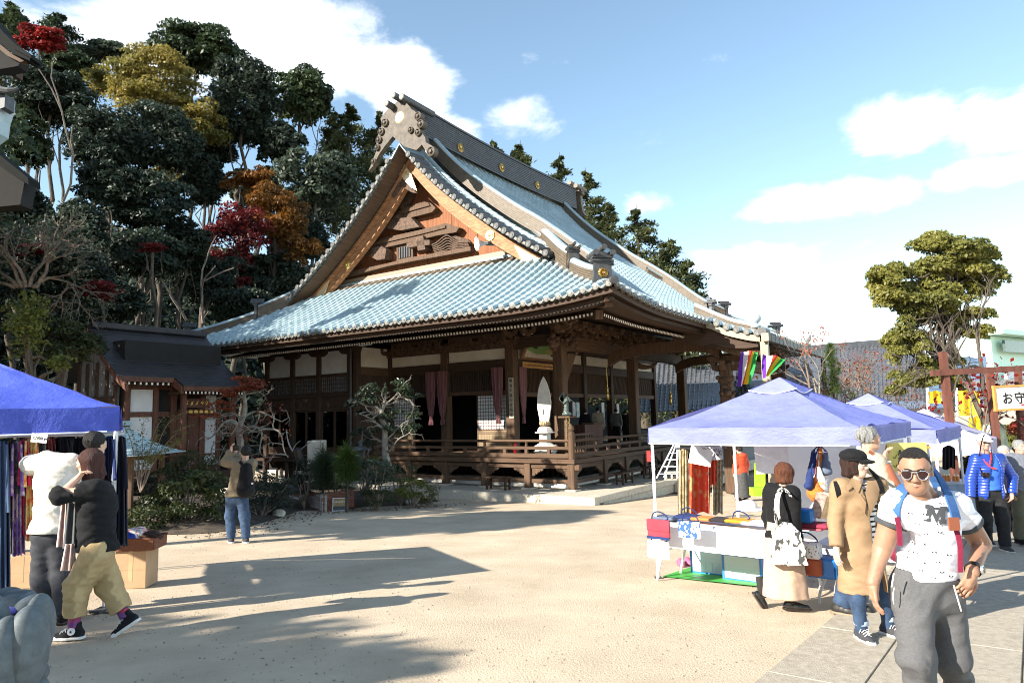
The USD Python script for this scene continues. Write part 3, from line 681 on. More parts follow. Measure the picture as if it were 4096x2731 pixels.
bpart("floor_edge",hb(-.17,9.4,-.17,-.09,.86,1.005,ch=.01),m_oa);bpart("floor_edge",hb(-.17,-.09,-.089,16,.86,1.003,ch=.01),m_wb)
for a in(0,1.67,3.47,5.25,7.0,8.7):
 bpart("veranda_post",hb(a-.12,a+.12,-.12,.12,.02 if a else 0,.86,ch=.012),m_ov);bpart("post_stone",hb(a-.2,a+.2,-.2,.2,-.01,.05,ch=.02),m_granite)
for a0,a1 in((.12,1.55),(1.79,3.35),(3.59,5.13),(5.37,6.88),(7.12,8.6)):
 bpart("tie_beam",hb(a0,a1,-.06,.06,.69,.84,ch=.01),m_oa);bpart("lower_tie",hb(a0,a1,-.05,.05,.20,.34,ch=.01),m_oa)
 for e,sg in((a0,1),(a1,-1)):
  pr=[(0,0),(.46,0),(.46,-.05),(.40,-.09),(.36,-.06),(.33,-.12),(.26,-.12),(.22,-.19),(.15,-.18),(.12,-.25),(.05,-.24),(0,-.29)]
  bpart("carved_corbel",HB().prism([(e+sg*x,.688+y)for x,y in pr],(0,.04,0),(1,0,0),(0,0,1),(0,-1,0),.07),m_ov)
for b in(2.2,3.95,5.7,7.45,9.2,10.95,12.7):bpart("veranda_post",hb(-.12,.12,b-.12,b+.12,.02,.86,ch=.012),m_wv);bpart("post_stone",hb(-.2,.2,b-.2,b+.2,-.01,.05,ch=.02),m_granite)
for b0 in(.12,2.32,4.07,5.82,7.57,9.32,11.07):
 b1=b0+(1.96 if b0<1 else 1.51);bpart("tie_beam",hb(-.06,.06,b0,b1,.69,.84),m_wb);bpart("lower_tie",hb(-.05,.05,b0,b1,.22,.34),m_wb)
 for e,sg in((b0,1),(b1,-1)):
  bpart("carved_corbel",HB().prism([(e+sg*x,.688+y)for x,y in pr],(-.04,0,0),(0,1,0),(0,0,1),(1,0,0),.07),m_ov)
bpart("beam_nose",hb(-.30,-.12,-.09,.09,.66,.84,ch=.012),m_ov)
def rail(side,lo,hi):
 ax=(lambda u,v,z:(u,v,z))if side=="a" else(lambda u,v,z:(v,u,z))
 nm=m_oa if side=="a" else m_wb
 bpart("top_rail",HB().tube([ax(lo,0,1.585),ax(hi,0,1.585)],.048,10),nm,smooth=50)
 c=lambda z0,z1,w:(hb(lo,hi,-w,w,z0,z1,ch=.01)if side=="a" else hb(-w,w,lo,hi,z0,z1,ch=.01))
 bpart("middle_rail",c(1.30,1.40,.05),nm);bpart("bottom_rail",c(1.03,1.17,.065),nm)
rail("a",.08,8.9);rail("b",.08,13.2)
for i,a in enumerate(np.arange(.86,8.8,.875)):
 z1=1.55 if i%2 else 1.31;bpart("baluster",hb(a-.055,a+.055,-.045,.045,1.16,1.31),m_ov)
 if i%2:bpart("baluster",HB().lathe([(.05,0),(.05,.08),(.035,.10),(.055,.14),(.03,.16)],(a,0,1.39),10),m_ov)
for i,b in enumerate(np.arange(.86,13,.875)):
 bpart("baluster",hb(-.045,.045,b-.055,b+.055,1.16,1.31),m_wv)
 if i%2:bpart("baluster",HB().lathe([(.05,0),(.05,.08),(.035,.10),(.055,.14),(.03,.16)],(0,b,1.39),10),m_wv)
bpart("newel_post",HB().lathe([(.11,1.0),(.11,1.70),(.117,1.705),(.117,1.76),(.108,1.77),(.108,1.84),(.095,1.86),(.06,1.87),(.055,1.90),(.09,1.93),(.10,1.98),(.085,2.04),(.04,2.08),(.012,2.13),(0,2.14)],(0,0,0),18),m_ov,smooth=40)
g=np.linspace(0,np.pi/2,8)
pl=HB().grid(np.stack([np.stack([u,np.full(8,0)+.95-.28*np.cos(g)*1.0,.24*np.sin(g)],1)if np.ndim(u)else np.stack([np.full(8,u),.95-.28*np.cos(g),.24*np.sin(g)],1)for u in np.linspace(.67,9.4,12)]))
bpart("plaster_plinth",pl,m_white,smooth=True);bpart("plaster_plinth",hb(.67,9.4,.95,1.5,0,.24),m_white)
pl=HB().grid(np.stack([np.stack([.95-.28*np.cos(g),np.full(8,u),.24*np.sin(g)],1)for u in np.linspace(.67,14,12)]));bpart("plaster_plinth",pl,m_white,smooth=True)
for b in np.arange(2.2,2.21):pass
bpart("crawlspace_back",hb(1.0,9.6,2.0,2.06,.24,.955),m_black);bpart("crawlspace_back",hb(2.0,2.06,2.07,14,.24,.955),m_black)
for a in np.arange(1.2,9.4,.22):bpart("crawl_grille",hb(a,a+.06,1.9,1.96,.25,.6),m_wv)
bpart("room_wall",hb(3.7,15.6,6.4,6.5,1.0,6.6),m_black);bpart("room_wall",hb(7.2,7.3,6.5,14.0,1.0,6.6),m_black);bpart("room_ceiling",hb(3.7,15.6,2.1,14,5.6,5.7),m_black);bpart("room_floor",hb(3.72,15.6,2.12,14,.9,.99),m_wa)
for a,b,r,z1,mt_ in((3.62,2.0,.19,5.4,m_ov),(6.85,2.0,.17,5.4,m_ov),(10.0,2.0,.16,5.4,m_wv)):bpart("wall_post",hb(a-r,a+r,b-r,b+r,1.0,z1,ch=.02),mt_)
for a in(10.0,10.3+.06,12.26,13.99,15.8):bpart("wall_post",hb(a-.12,a+.12,-.02,.22,-.3,5.4,ch=.015),m_wv)
for b,w in((4.9,.15),(7.6,.15),(10.3,.15),(13.0,.15),(15.6,.15)):bpart("wall_post",hb(3.6-w,3.6+w,b-w,b+w,1.0,5.4,ch=.02),m_wv)
def wall_a(a0,a1,b,wing=False):
 bpart("plaster_panel",hb(a0,a1,b-.01,b+.05,4.60 if not wing else 4.36,5.02 if not wing else 5.32),m_plaster if not wing else m_plasterg)
for a0,a1 in((3.81,6.68),(7.02,9.84)):
 wall_a(a0,a1,2.0);bpart("frieze",hb(a0,a1,1.93,2.06,5.02,5.62),m_carve)
 for k in range(9):bpart("frieze_curl",HB().lathe([(0,.05),(.06,.04),(.08,0),(.13,.03),(.16,0)],(a0+.2+k*(a1-a0-.4)/8,1.93,5.25+.08*(k%2)),10,(0,-1,0)),m_carve)
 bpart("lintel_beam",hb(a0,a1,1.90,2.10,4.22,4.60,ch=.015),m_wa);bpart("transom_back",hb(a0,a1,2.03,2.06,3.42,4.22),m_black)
 for k in range(34):
  x=a0+(a1-a0)*(k+.5)/34
  bpart("transom_bar",hb(x-.014,x+.014,1.98,2.02,3.42,4.22),m_wv)
 bpart("door_lintel",hb(a0,a1,1.92,2.08,3.28,3.42,ch=.01),m_ov);bpart("door_sill",hb(a0,a1,1.92,2.08,1.0,1.08,ch=.01),m_ov)
bpart("side_panel",hb(9.95,10.05,.24,1.83,4.58,5.4),m_plaster);bpart("side_beam",hb(9.9,10.1,.22,1.84,4.24,4.58,ch=.015),m_ob);bpart("side_boarding",hb(9.96,10.04,.24,1.84,1.0,4.24),m_wv)
def shoji(a0,a1,b,z0,z1,panel_top):
 w=bpart("sliding_door",hb(a0,a1,b,b+.02,z0,z1),m_shoji);f=.055
 for x0,x1,y0,y1 in((a0,a0+f,z0,z1),(a1-f,a1,z0,z1),(a0+f,a1-f,z1-f,z1),(a0+f,a1-f,z0,z0+.09),(a0+f,a1-f,panel_top-.03,panel_top+.03)):bpart("door_stile",hb(x0,x1,b-.02,b+.03,y0,y1),m_ov,w)
 n=11
 for k in range(1,n):x=a0+f+(a1-a0-2*f)*k/n;bpart("lattice_bar",hb(x-.009,x+.009,b-.014,b-.001,panel_top+.03,z1-f),m_ov,w)
 n=10
 for k in range(1,n):y=panel_top+(z1-panel_top)*k/n;bpart("lattice_bar",hb(a0+f,a1-f,b-.013,b-.0005,y-.011,y+.011),m_ov,w)
 brd=mat("door_board",(.25,.18,.10),.6,(.18,.125,.07),scale=3)if not hasattr(shoji,"m")else shoji.m;shoji.m=brd
 bpart("door_panel",hb(a0+f,a1-f,b-.012,b-.002,z0+.09,panel_top-.03),brd,w)
 for y in(panel_top-.10,panel_top-.15,panel_top-.42,panel_top-.47,panel_top-.53,panel_top-.78):bpart("door_rail",hb(a0+f,a1-f,b-.022,b-.012,y-.012,y+.012),m_ov,w)
 for k in range(1,10):x=a0+f+(a1-a0-2*f)*k/10;bpart("board_joint",hb(x-.003,x+.003,b-.015,b-.012,panel_top-.4,panel_top-.17),m_wv,w)
shoji(3.84,5.32,2.02,1.08,3.28,1.92);shoji(8.6,9.8,2.02,1.08,3.28,1.92)
for b0,b1 in((2.2,4.75),(5.05,7.45),(7.75,10.15),(10.45,12.85),(13.15,15.45)):
 bpart("plaster_panel",hb(3.57,3.63,b0,b1,4.60,5.02),m_plaster);bpart("frieze",hb(3.5,3.66,b0,b1,5.02,5.6),m_wb);bpart("lintel_beam",hb(3.48,3.72,b0,b1,4.22,4.60,ch=.015),m_wb)
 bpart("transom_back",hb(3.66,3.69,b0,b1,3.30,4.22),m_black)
 for k in range(26):
  x=b0+(b1-b0)*(k+.5)/26;bpart("transom_bar",hb(3.58,3.62,x-.014,x+.014,3.35,4.22),m_ov)
 bpart("door_lintel",hb(3.5,3.7,b0,b1,3.16,3.34,ch=.01),m_ob)
bpart("wall_boarding",hb(3.6,3.66,4.0,4.75,1.0,3.16),m_wv);bpart("wall_boarding",hb(3.6,3.66,5.05,6.2,1.0,3.16),m_wv)
for b in np.arange(4.06,4.7,.09):bpart("lattice_bar",hb(3.575,3.60,b,b+.02,1.9,3.1),m_ov)
for a0,a1 in((10.48,12.14),(12.38,13.87),(14.11,15.68)):
 wall_a(a0,a1,.1,True);bpart("lintel_beam",hb(a0,a1,.02,.2,4.24,4.36),m_wa);bpart("window_back",hb(a0,a1,.13,.16,3.60,4.24),mat("dim_paper",(.20,.21,.24),.9)if a0<11 else stage.GetPrimAtPath("/World/Looks/dim_paper")and UsdShade.Material.Get(stage,"/World/Looks/dim_paper"))
 for k in range(1,14):x=a0+(a1-a0)*k/14;bpart("window_bar",hb(x-.012,x+.012,.09,.125,3.6,4.24),m_wv)
 for y in(3.75,3.92,4.09):bpart("window_bar",hb(a0,a1,.085,.12,y-.012,y+.012),m_wa)
 bpart("sill_beam",hb(a0,a1,.02,.2,3.40,3.60),m_wa);bpart("upper_boarding",hb(a0,a1,.10,.16,2.95,3.40),m_wv);bpart("door_head",hb(a0,a1,.02,.2,2.85,2.95),m_wa)
m_glass=usdkit.material(stage,"/World/Looks/window_glass",{"t":("transparent_bsdf",{"color":(.75,.78,.8)}),"g":("glossy_bsdf",{"roughness":.03}),"f":("fresnel",{"IOR":1.5}),"m":("mix_closure",{})},[("f.fac","m.fac"),("t.BSDF","m.closure1"),("g.BSDF","m.closure2")],surface="m.closure")
for a0,a1 in((10.5,11.3),(11.32,12.1),(12.4,13.1),(13.12,13.85),(14.15,14.9),(14.92,15.65)):
 d_=bpart("glass_door",hb(a0,a1,.10,.108,1.0,2.83),m_glass)
 for x0,x1,y0,y1 in((a0,a0+.05,.98,2.84),(a1-.05,a1,.98,2.84),(a0+.05,a1-.05,2.78,2.84),(a0+.05,a1-.05,.98,1.3)):bpart("door_stile",hb(x0,x1,.08,.125,y0,y1),m_wv,d_)
bpart("wing_paper_screen",hb(10.6,13.6,.9,.93,1.0,2.8),mat("room_screen",(.16,.17,.17),.9));bpart("wing_floor",hb(10.1,15.7,-.55,.9,.72,.84),m_wa)
bpart("wing_base",hb(10.4,15.7,.05,.2,-.55,.28),m_plaster);bpart("wing_base_stone",hb(10.2,15.9,-.6,.2,-.6,-.3),m_granite);bpart("wing_base_void",hb(10.4,15.7,.10,.2,.28,.72),m_black)
for a in(10.9,12.3,13.7,15.2):bpart("wing_floor_post",hb(a-.06,a+.06,-.5,-.38,-.5,.72),m_wv)
bpart("wing_end_wall",hb(15.8,15.9,.2,14,-.5,5.6),m_plasterg)
bpart("wall_fill",hb(10.1,15.8,.2,.28,5.3,6.6),m_wv);bpart("wall_fill",hb(3.6,10.1,2.06,2.12,5.6,7.3),m_wv);bpart("wall_fill",hb(3.66,3.72,2.1,16,5.6,7.3),m_wv)
part(hall,"drain_pipe",HB().tube([(10.12,-.12,5.3),(10.12,-.12,-.5)],.045,10),m_iron,smooth=50)
for a,b,w in((1.5,2.0,.20),(1.5,8.3,.20),(1.5,14.3,.20)):
 bpart("pillar",hb(a-w,a+w,b-w,b+w,1.0,5.3,ch=.03),m_ov)
def rainbow(p0,p1,z0,h,w,rise=.18):
 m=HB();n=15;p0,p1=np.array(p0,float),np.array(p1,float);d=p1-p0;d/=np.linalg.norm(d);sd=np.array([-d[1],d[0]])
 u=np.linspace(0,1,n);c=p0+(p1-p0)*u[:,None];ar=rise*(1-(2*u-1)**4)
 ring=[np.c_[c+sd*s_*w/2,z0+zz+ar]for s_,zz in((-1,0),(-1.08,h*.5),(-1,h),(1,h),(1.08,h*.5),(1,0),(-1,0))]
 return m.grid(np.stack(ring))
bpart("rainbow_beam",rainbow((1.5,2.2),(1.5,8.1),4.72,.52,.26,.10),m_ob,smooth=30);bpart("rainbow_beam",rainbow((1.5,8.5),(1.5,14.1),4.72,.52,.26,.10),m_wb,smooth=30)
bpart("rainbow_beam",rainbow((1.7,2.0),(3.5,2.0),4.9,.42,.24,.08),m_wa,smooth=30)
for b in(5.4,12.8):bpart("porch_beam",rainbow((-3.3,b),(1.3,b+.3),4.35,.42,.26,.35),m_ov,smooth=30)
def knot(c,r,seed,n=26):
 rg=np.random.default_rng(seed);m=HB()
 for _ in range(n):
  d=rg.normal(size=3);d/=np.linalg.norm(d);m.sphere(np.array(c)+d*np.array(r)*rg.uniform(.5,1),rg.uniform(.05,.12),1)
 m.sphere(c,np.array(r)*.8,2);return m
bpart("carved_lion_nose",knot((1.5,1.62,5.0),(.2,.28,.28),1),m_carve,smooth=True);bpart("carved_elephant_nose",knot((1.1,2.0,5.05),(.28,.2,.26),2),m_carve,smooth=True)
bpart("elephant_trunk",HB().tube(spline([(1.0,1.95,5.0),(.8,1.95,4.85),(.75,1.95,4.65),(.85,1.95,4.55)],4),[.1]*4+[.08]*4+[.05]*4+[.03]),m_ov,smooth=True)
bpart("beam_tusk",HB().tube(spline([(1.5,8.5,4.6),(1.2,8.9,4.45),(.9,9.2,4.5),(.8,9.4,4.68)],4),np.linspace(.16,.04,13)),m_ov,smooth=True)
boat=[(-.46,.20),(.46,.20),(.46,.10),(.38,.03),(.26,0),(-.26,0),(-.38,.03),(-.46,.10)]
def bracket(a,b,z,s=1.0,dark=False,out=True):
 w=m_wv if dark else m_ov
 r_=bpart("bracket",HB().lathe([(.10*s,0),(.17*s,.08*s),(.17*s,.16*s)],(a,b,z),4,X=np.array([.7071,.7071,0])),w)
 for X,Y in(((1,0,0),(0,1,0)),((0,1,0),(1,0,0))):
  X,Y=np.array(X,float),np.array(Y,float);o=np.array([a,b,z+.12*s])
  bpart("bracket_arm",HB().prism([(p*s,q*s)for p,q in boat],o-Y*.07*s,X,(0,0,1),Y,.14*s),w,r_)
  for k in(-1,0,1):
   c=o+X*k*.40*s+np.array([0,0,.20*s]);bpart("bearing_block",HB().lathe([(.09*s,0),(.13*s,.06*s),(.13*s,.12*s)],c,4,X=np.array([.7071,.7071,0])),w,r_)
 if out:
  o=np.array([a,b,z+.42*s]);bpart("upper_arm",HB().prism([(p*s*1.3,q*s)for p,q in boat],o-np.array([0,.07*s,0]),(1,0,0),(0,0,1),(0,1,0),.14*s),w,r_)
for a in(3.62,5.25,6.85,8.4,10.0):bracket(a,1.85,5.0 if a in(3.62,6.85,10.0)else 5.15,.95 if a in(3.62,6.85,10.0)else .7,out=False)
for a in(10.36,12.26,13.99,15.8):bpart("boat_bracket",HB().prism([(a+p,5.12+q)for p,q in((-.55,.26),(.55,.26),(.5,.12),(.36,.02),(.2,0),(-.2,0),(-.36,.02),(-.5,.12))],(0,.22,0),(1,0,0),(0,0,1),(0,-1,0),.30),m_wa)
for b in np.arange(2.0,14.5,1.05):bracket(1.4,b,5.22,.9);bracket(.75,b+.1,5.40,.72,out=False)
for a in np.arange(2.4,3.5,.8):bracket(a,1.3,5.3,.7,out=False)
bracket(1.0,1.3,5.3,.9);bracket(.4,.8,5.45,.75)
bpart("bracket_beam",hb(1.3,1.5,1.0,15,5.62,5.80),m_wb);bpart("bracket_beam",hb(.65,.8,.6,15,5.62,5.78),m_wb);bpart("bracket_beam",hb(.6,15.6,1.1,1.25,5.62,5.78),m_wa)
PZ=lambda a:np.interp(a,[-5.05,-4.6,-3.9,-3.27],[4.98,5.07,5.29,5.62])
pb=np.arange(4.55,14.0,ROW);k0=len(tiles);aa=np.linspace(-5.05,-3.1,10)
pp=HB()
stepped([np.stack([aa,np.full(10,b),PZ(aa)-.01],1)for b in np.r_[4.35,pb+ROW/2]],pp);porch=part(hall,"porch_roof",pp,m_copper)
for b in pb:tile_row(np.stack([aa,np.full(10,b),PZ(aa)+.03],1))
m=HB()
for p0,V,F in tiles[k0:]:m.add(V,F)
part(porch,"porch_tiles",m,m_copper,kind="stuff");del tiles[k0:]
for b in pb:part(porch,"eave_tile_end",disc((-5.09,b,5.05),(-1,0,0),.105),m_end,smooth=40)
part(porch,"porch_underside",HB().grid(np.stack([np.stack([np.linspace(-5.0,-2.6,8),np.full(8,b),PZ(np.linspace(-5.0,-2.6,8))-.12],1)for b in(4.4,14.1)])),m_wa)
for a in np.arange(-4.95,-3.1,.34):
 z=float(PZ(a));v_=part(porch,"verge_tile",HB().tube([(a,4.18,z+.03),(a,4.85,z+.08)],.11,12),m_copper,smooth=50);part(v_,"end_disc",disc((a,4.16,z+.03),(0,-1,0),.11),m_end,smooth=40)
part(porch,"verge_tile",HB().tube([(-5.12,4.15,5.07),(-5.12,4.75,5.07)],.14,14),m_iron,smooth=50)
a=np.linspace(-5.02,-3.2,12)
part(porch,"verge_fascia",HB().prism(list(zip(a,PZ(a)-.05))+list(zip(a[::-1],PZ(a[::-1])-.26)),(0,4.22,0),(1,0,0),(0,0,1),(0,1,0),.10),m_brownsteel)
a=np.linspace(-4.9,-1.9,16);up=PZ(np.clip(a,-5,-3.27))-.27;dn=up-np.interp(a,[-4.9,-4.2,-3,-1.9],[.16,.36,.60,.3])
part(porch,"porch_barge",HB().prism(list(zip(a,up))+list(zip(a[::-1],dn[::-1])),(0,4.40,0),(1,0,0),(0,0,1),(0,1,0),.16),m_wa)
a=np.linspace(-5.0,-3.4,10);up=PZ(np.clip(a,-5,-3.27))-.52
part(porch,"carved_nose",HB().prism(list(zip(a,up))+list(zip(a[::-1],up[::-1]-np.interp(a[::-1],[-5,-4.6,-3.4],[.1,.34,.38]))),(0,4.62,0),(1,0,0),(0,0,1),(0,1,0),.2),m_ov)
part(porch,"nose_curl",HB().lathe([(0,.04),(.05,.03),(.08,0),(.12,.03),(.15,0)],(-4.72,4.60,4.42),14,(0,-1,0)),m_ov,smooth=40)
for b in(4.95,13.6):
 a=np.linspace(-2.6,-4.75,10);layered(np.stack([a,np.full(10,b),PZ(np.clip(a,-5,-3.27))+np.clip(a+3.27,0,2)*.55+.02],1),0,.30,.30,4,m_ridge,name="porch_ridge")
 part(porch,"jewel_finial",HB().lathe([(.17,0),(.19,.06),(.12,.10),(.09,.15),(.15,.20),(.20,.28),(.20,.36),(.14,.45),(.05,.50),(.02,.55),(0,.56)],(-4.72,b,5.30),18),mat("weathered_copper",(.42,.50,.52),.4)if b<6 else UsdShade.Material.Get(stage,"/World/Looks/weathered_copper"),smooth=40)
gt=hall
part(gt,"gutter",hb(-5.36,-5.14,4.0,14.5,4.72,4.97,ch=.01),mat("gutter_grey",(.055,.058,.06),.5,spec=.5));part(gt,"gutter_end",hb(-5.37,-5.13,3.96,3.995,4.71,4.98),m_brownsteel)
for k in range(18):part(gt,"gutter_seam",hb(-5.368,-5.36,4.4+k*.56,4.42+k*.56,4.72,4.97),m_iron)
for a,b,w,mt_ in((-5.16,4.22,.13,m_brownsteel),(-5.22,14.4,.10,m_iron),(-4.4,10.2,.07,m_iron)):part(gt,"gutter_post",hb(a-w,a+w,b-w*.6,b+w*.6,-.9,4.72,ch=.01),mt_)
for k in range(75):
 b=4.5+k*.125;part(porch,"porch_rafter",hb(-4.85,-3.0,b,b+.06,4.70,4.78),m_wa)if k%1==0 and k<60 else None
part(porch,"porch_tips",HB().add(*MB.get(hb(-4.87,-4.855,4.4,4.401,4.7,4.78))),m_white,kind="stuff")
for b in(5.6,12.9):
 bpart("porch_pillar",hb(-3.62,-3.20,b-.2,b+.2,-.5,4.2,ch=.04),m_ov)
 for z,w in((3.05,.32),(3.30,.30),(3.6,.34)):bpart("pillar_carving",knot((-3.4,b,z),(w,w,.13),int(z*10),14),m_carve,smooth=True)
 bracket(-3.4,b,3.75,1.1)
bpart("porch_lintel",rainbow((-3.4,5.8),(-3.4,12.7),3.9,.45,.28,.08),m_ob,smooth=30)
GL={"お":[[[67,66],[67,68],[70,74],[73,75],[92,63],[97,59],[97,58],[93,51],[90,50],[83,56]],[[9,15],[10,23],[14,29],[21,35],[30,41],[30,56],[12,57],[10,60],[10,67],[11,68],[30,68],[30,84],[31,86],[42,86],[43,85],[42,69],[60,72],[62,71],[63,63],[61,61],[42,57],[42,45],[57,48],[66,47],[73,46],[78,43],[84,38],[88,29],[88,21],[84,11],[77,5],[65,0],[52,-1],[48,9],[49,11],[65,13],[74,18],[76,22],[76,28],[73,33],[68,36],[56,36],[42,33],[42,8],[40,3],[35,-1],[29,-1],[20,2],[12,9]],[[21,16],[26,12],[30,12],[30,28],[22,22],[21,19]]],"守":[[[4,41],[4,50],[5,51],[59,51],[59,64],[60,65],[69,65],[70,64],[71,51],[95,51],[96,49],[96,42],[94,40],[71,39],[70,3],[67,-3],[62,-5],[43,-5],[40,3],[41,6],[59,6],[59,39],[25,39],[34,28],[42,17],[41,14],[35,10],[33,10],[24,23],[16,32],[18,35],[23,39],[6,40]],[[6,56],[6,76],[7,78],[45,78],[41,87],[48,90],[52,89],[58,78],[92,78],[93,77],[93,55],[92,54],[82,55],[81,67],[18,67],[18,56],[16,54],[8,54]]],"り":[[[19,40],[21,63],[23,84],[25,85],[35,85],[36,83],[33,67],[40,73],[47,78],[54,80],[59,80],[69,76],[75,69],[78,63],[81,51],[81,37],[78,24],[73,16],[66,9],[54,2],[42,-2],[36,-3],[31,5],[31,7],[53,14],[59,18],[64,25],[68,35],[69,48],[67,57],[64,64],[61,67],[55,69],[49,67],[43,62],[37,55],[33,44],[32,38],[32,26],[31,25],[21,25]]],"明":[[[30,0],[30,1],[36,7],[41,13],[44,20],[47,30],[48,39],[49,84],[50,86],[93,85],[94,84],[94,5],[92,-2],[86,-5],[70,-5],[67,3],[68,5],[84,5],[84,26],[57,26],[50,8],[46,2],[39,-5],[35,-5]],[[59,51],[59,37],[84,37],[84,51]],[[59,62],[84,61],[84,75],[59,75]],[[7,12],[7,83],[41,83],[42,82],[42,22],[41,21],[17,20],[16,12],[8,11]],[[16,31],[32,31],[32,47],[17,47]],[[32,73],[17,73],[17,58],[32,58]]],"治":[[[32,43],[30,52],[35,57],[40,64],[49,79],[54,88],[56,90],[64,87],[64,85],[47,55],[77,57],[66,71],[67,73],[74,76],[90,57],[95,49],[96,46],[89,41],[87,42],[84,47]],[[36,-5],[36,37],[88,38],[89,36],[89,-5],[79,-5],[78,-2],[46,-2],[45,-5]],[[46,9],[78,9],[78,27],[46,27]],[[9,81],[10,83],[13,88],[15,88],[33,79],[35,77],[35,76],[30,69],[28,69]],[[5,2],[24,35],[26,36],[32,30],[32,29],[17,0],[14,-4],[13,-4]],[[3,53],[6,59],[9,61],[26,51],[28,49],[24,43],[22,42]]],"天":[[[3,2],[3,3],[13,8],[25,16],[35,27],[41,39],[40,40],[6,41],[5,50],[6,51],[43,51],[44,55],[44,71],[10,72],[8,73],[9,81],[10,82],[90,82],[91,81],[90,72],[55,71],[54,52],[95,50],[94,41],[58,40],[65,27],[75,16],[86,9],[98,3],[98,2],[92,-5],[83,-2],[70,6],[59,18],[50,31],[45,22],[39,14],[24,2],[12,-4],[8,-5]]],"皇":[[[5,-3],[5,5],[6,6],[45,7],[45,12],[17,12],[16,14],[16,21],[17,22],[45,22],[45,27],[12,28],[12,37],[89,36],[89,28],[56,27],[56,22],[84,22],[85,13],[56,12],[56,7],[95,6],[95,-3]],[[15,79],[16,80],[42,81],[46,90],[56,88],[54,81],[85,80],[85,42],[16,42]],[[26,51],[74,51],[74,56],[26,56]],[[26,66],[74,66],[74,71],[26,71]]],"行":[[[38,47],[38,55],[39,56],[97,55],[96,46],[82,46],[82,3],[80,-1],[78,-3],[74,-5],[56,-5],[53,3],[54,5],[71,5],[71,45]],[[42,74],[43,83],[94,83],[93,74]],[[1,36],[3,38],[19,53],[30,68],[32,68],[39,64],[28,48],[28,-5],[18,-5],[17,36],[9,28],[7,29]],[[2,66],[4,68],[19,81],[26,89],[28,89],[35,86],[31,79],[18,67],[9,59],[7,59]]],"在":[[[3,32],[3,34],[8,38],[18,48],[27,63],[27,64],[6,64],[5,73],[32,74],[38,89],[41,89],[48,87],[45,74],[95,73],[95,65],[94,64],[40,63],[29,45],[28,-5],[18,-5],[18,32],[9,24],[7,25]],[[32,6],[58,7],[58,32],[37,33],[36,42],[58,43],[59,61],[68,61],[69,43],[91,42],[91,33],[69,32],[69,7],[94,6],[96,5],[95,-2],[94,-3],[33,-3]]],"所":[[[39,0],[39,1],[46,12],[51,27],[52,38],[52,79],[78,85],[89,88],[95,82],[95,80],[94,79],[62,70],[63,56],[97,56],[97,54],[97,47],[96,46],[86,45],[85,-5],[75,-4],[75,45],[63,45],[62,30],[60,18],[57,9],[49,-3],[48,-5],[45,-5]],[[2,0],[6,13],[8,27],[9,79],[30,83],[45,87],[50,80],[50,79],[36,74],[19,71],[18,65],[45,64],[45,32],[19,31],[16,10],[10,-5],[7,-5]],[[18,42],[35,42],[35,54],[19,54]]],"址":[[[2,19],[3,22],[16,27],[16,55],[4,56],[3,65],[16,66],[17,87],[18,88],[26,88],[27,66],[39,65],[40,64],[40,57],[39,56],[27,55],[27,31],[39,35],[41,27],[7,12],[5,12]],[[42,9],[42,67],[52,67],[53,8],[64,8],[64,88],[74,89],[75,55],[96,54],[96,45],[95,45],[75,44],[75,9],[76,8],[97,8],[97,-1],[31,-2],[30,-1],[30,8]]]}
m_slate=mat("slate_metal",(.030,.028,.032),.45,(.018,.017,.02),scale=3,spec=.4,isl=.1)
m_redwood=mat("red_brown_wood",(.12,.045,.026),.6,(.06,.024,.015),scale=4,stretch=(3,3,.5),bump=.2)
an=thing("side_shrine","small dark wooden side building with curved slate roof left of the hall","side building",tuple(P(13.5,-5.5,-.3)))
prof=PchipInterpolator([11.45,12.0,12.8,13.6,14.32],[3.72,4.02,4.55,5.2,5.92])
def aroof(a):return prof(np.clip(a,11.45,14.32))
ra=part(an,"roof",hb(14.1,14.54,-8.25,-3.98,5.80,6.02,ch=.03),m_slate)
nC=26;ed_=np.linspace(11.45,14.2,nC+1)
for k in range(nC):
 a0,a1=ed_[k],ed_[k+1]+.03;z0,z1=float(aroof(a0)),float(aroof(a1))
 lo=-6.45 if a0<11.95 else-8.35
 for mir in(0,1):
  x0,x1=(a0,a1)if not mir else(28.64-a0,28.64-a1)
  m=HB().add([(x0,lo,z0+.02),(x0,-3.95,z0+.02),(x1,-3.95,z1),(x1,lo,z1),(x0,lo,z0-.012),(x0,-3.95,z0-.012),(x1,-3.95,z1-.03),(x1,lo,z1-.03)],[[0,1,2,3],[4,5,1,0],[5,6,2,1],[7,4,0,3],[7,6,5,4]])
  part(ra,"roof_course",m,m_slate)
part(an,"eave_board",hb(11.42,11.5,-6.45,-3.95,3.54,3.70),m_redwood);part(an,"eave_board",hb(11.95,12.03,-8.3,-6.5,3.84,4.0),m_redwood)
m=HB();a=np.linspace(11.5,14.3,12)
for b in(-8.33,-4.0):part(an,"barge_board",HB().prism(list(zip(a,aroof(a)-.03))+list(zip(a[::-1],aroof(a[::-1])-.26)),(0,b,0),(1,0,0),(0,0,1),(0,1,0),.07),m_redwood)
part(an,"porch_side_board",HB().prism([(11.5,3.7),(12.05,4.0),(12.4,4.25),(12.4,3.9),(12.0,3.7),(11.5,3.45)],(0,-6.5,0),(1,0,0),(0,0,1),(0,1,0),.1),m_redwood)
for k in range(17):b=-6.35+k*.145;r_=part(an,"rafter",hb(11.52,12.6,b,b+.07,3.44,3.53),m_wa);part(r_,"white_tip",hb(11.512,11.519,b+.004,b+.066,3.445,3.525),m_white)
for k in range(9):b=-8.2+k*.19;r_=part(an,"rafter",hb(12.04,12.7,b,b+.07,3.74,3.83),m_wa);part(r_,"white_tip",hb(12.032,12.039,b+.004,b+.066,3.745,3.825),m_white)
wa=12.8
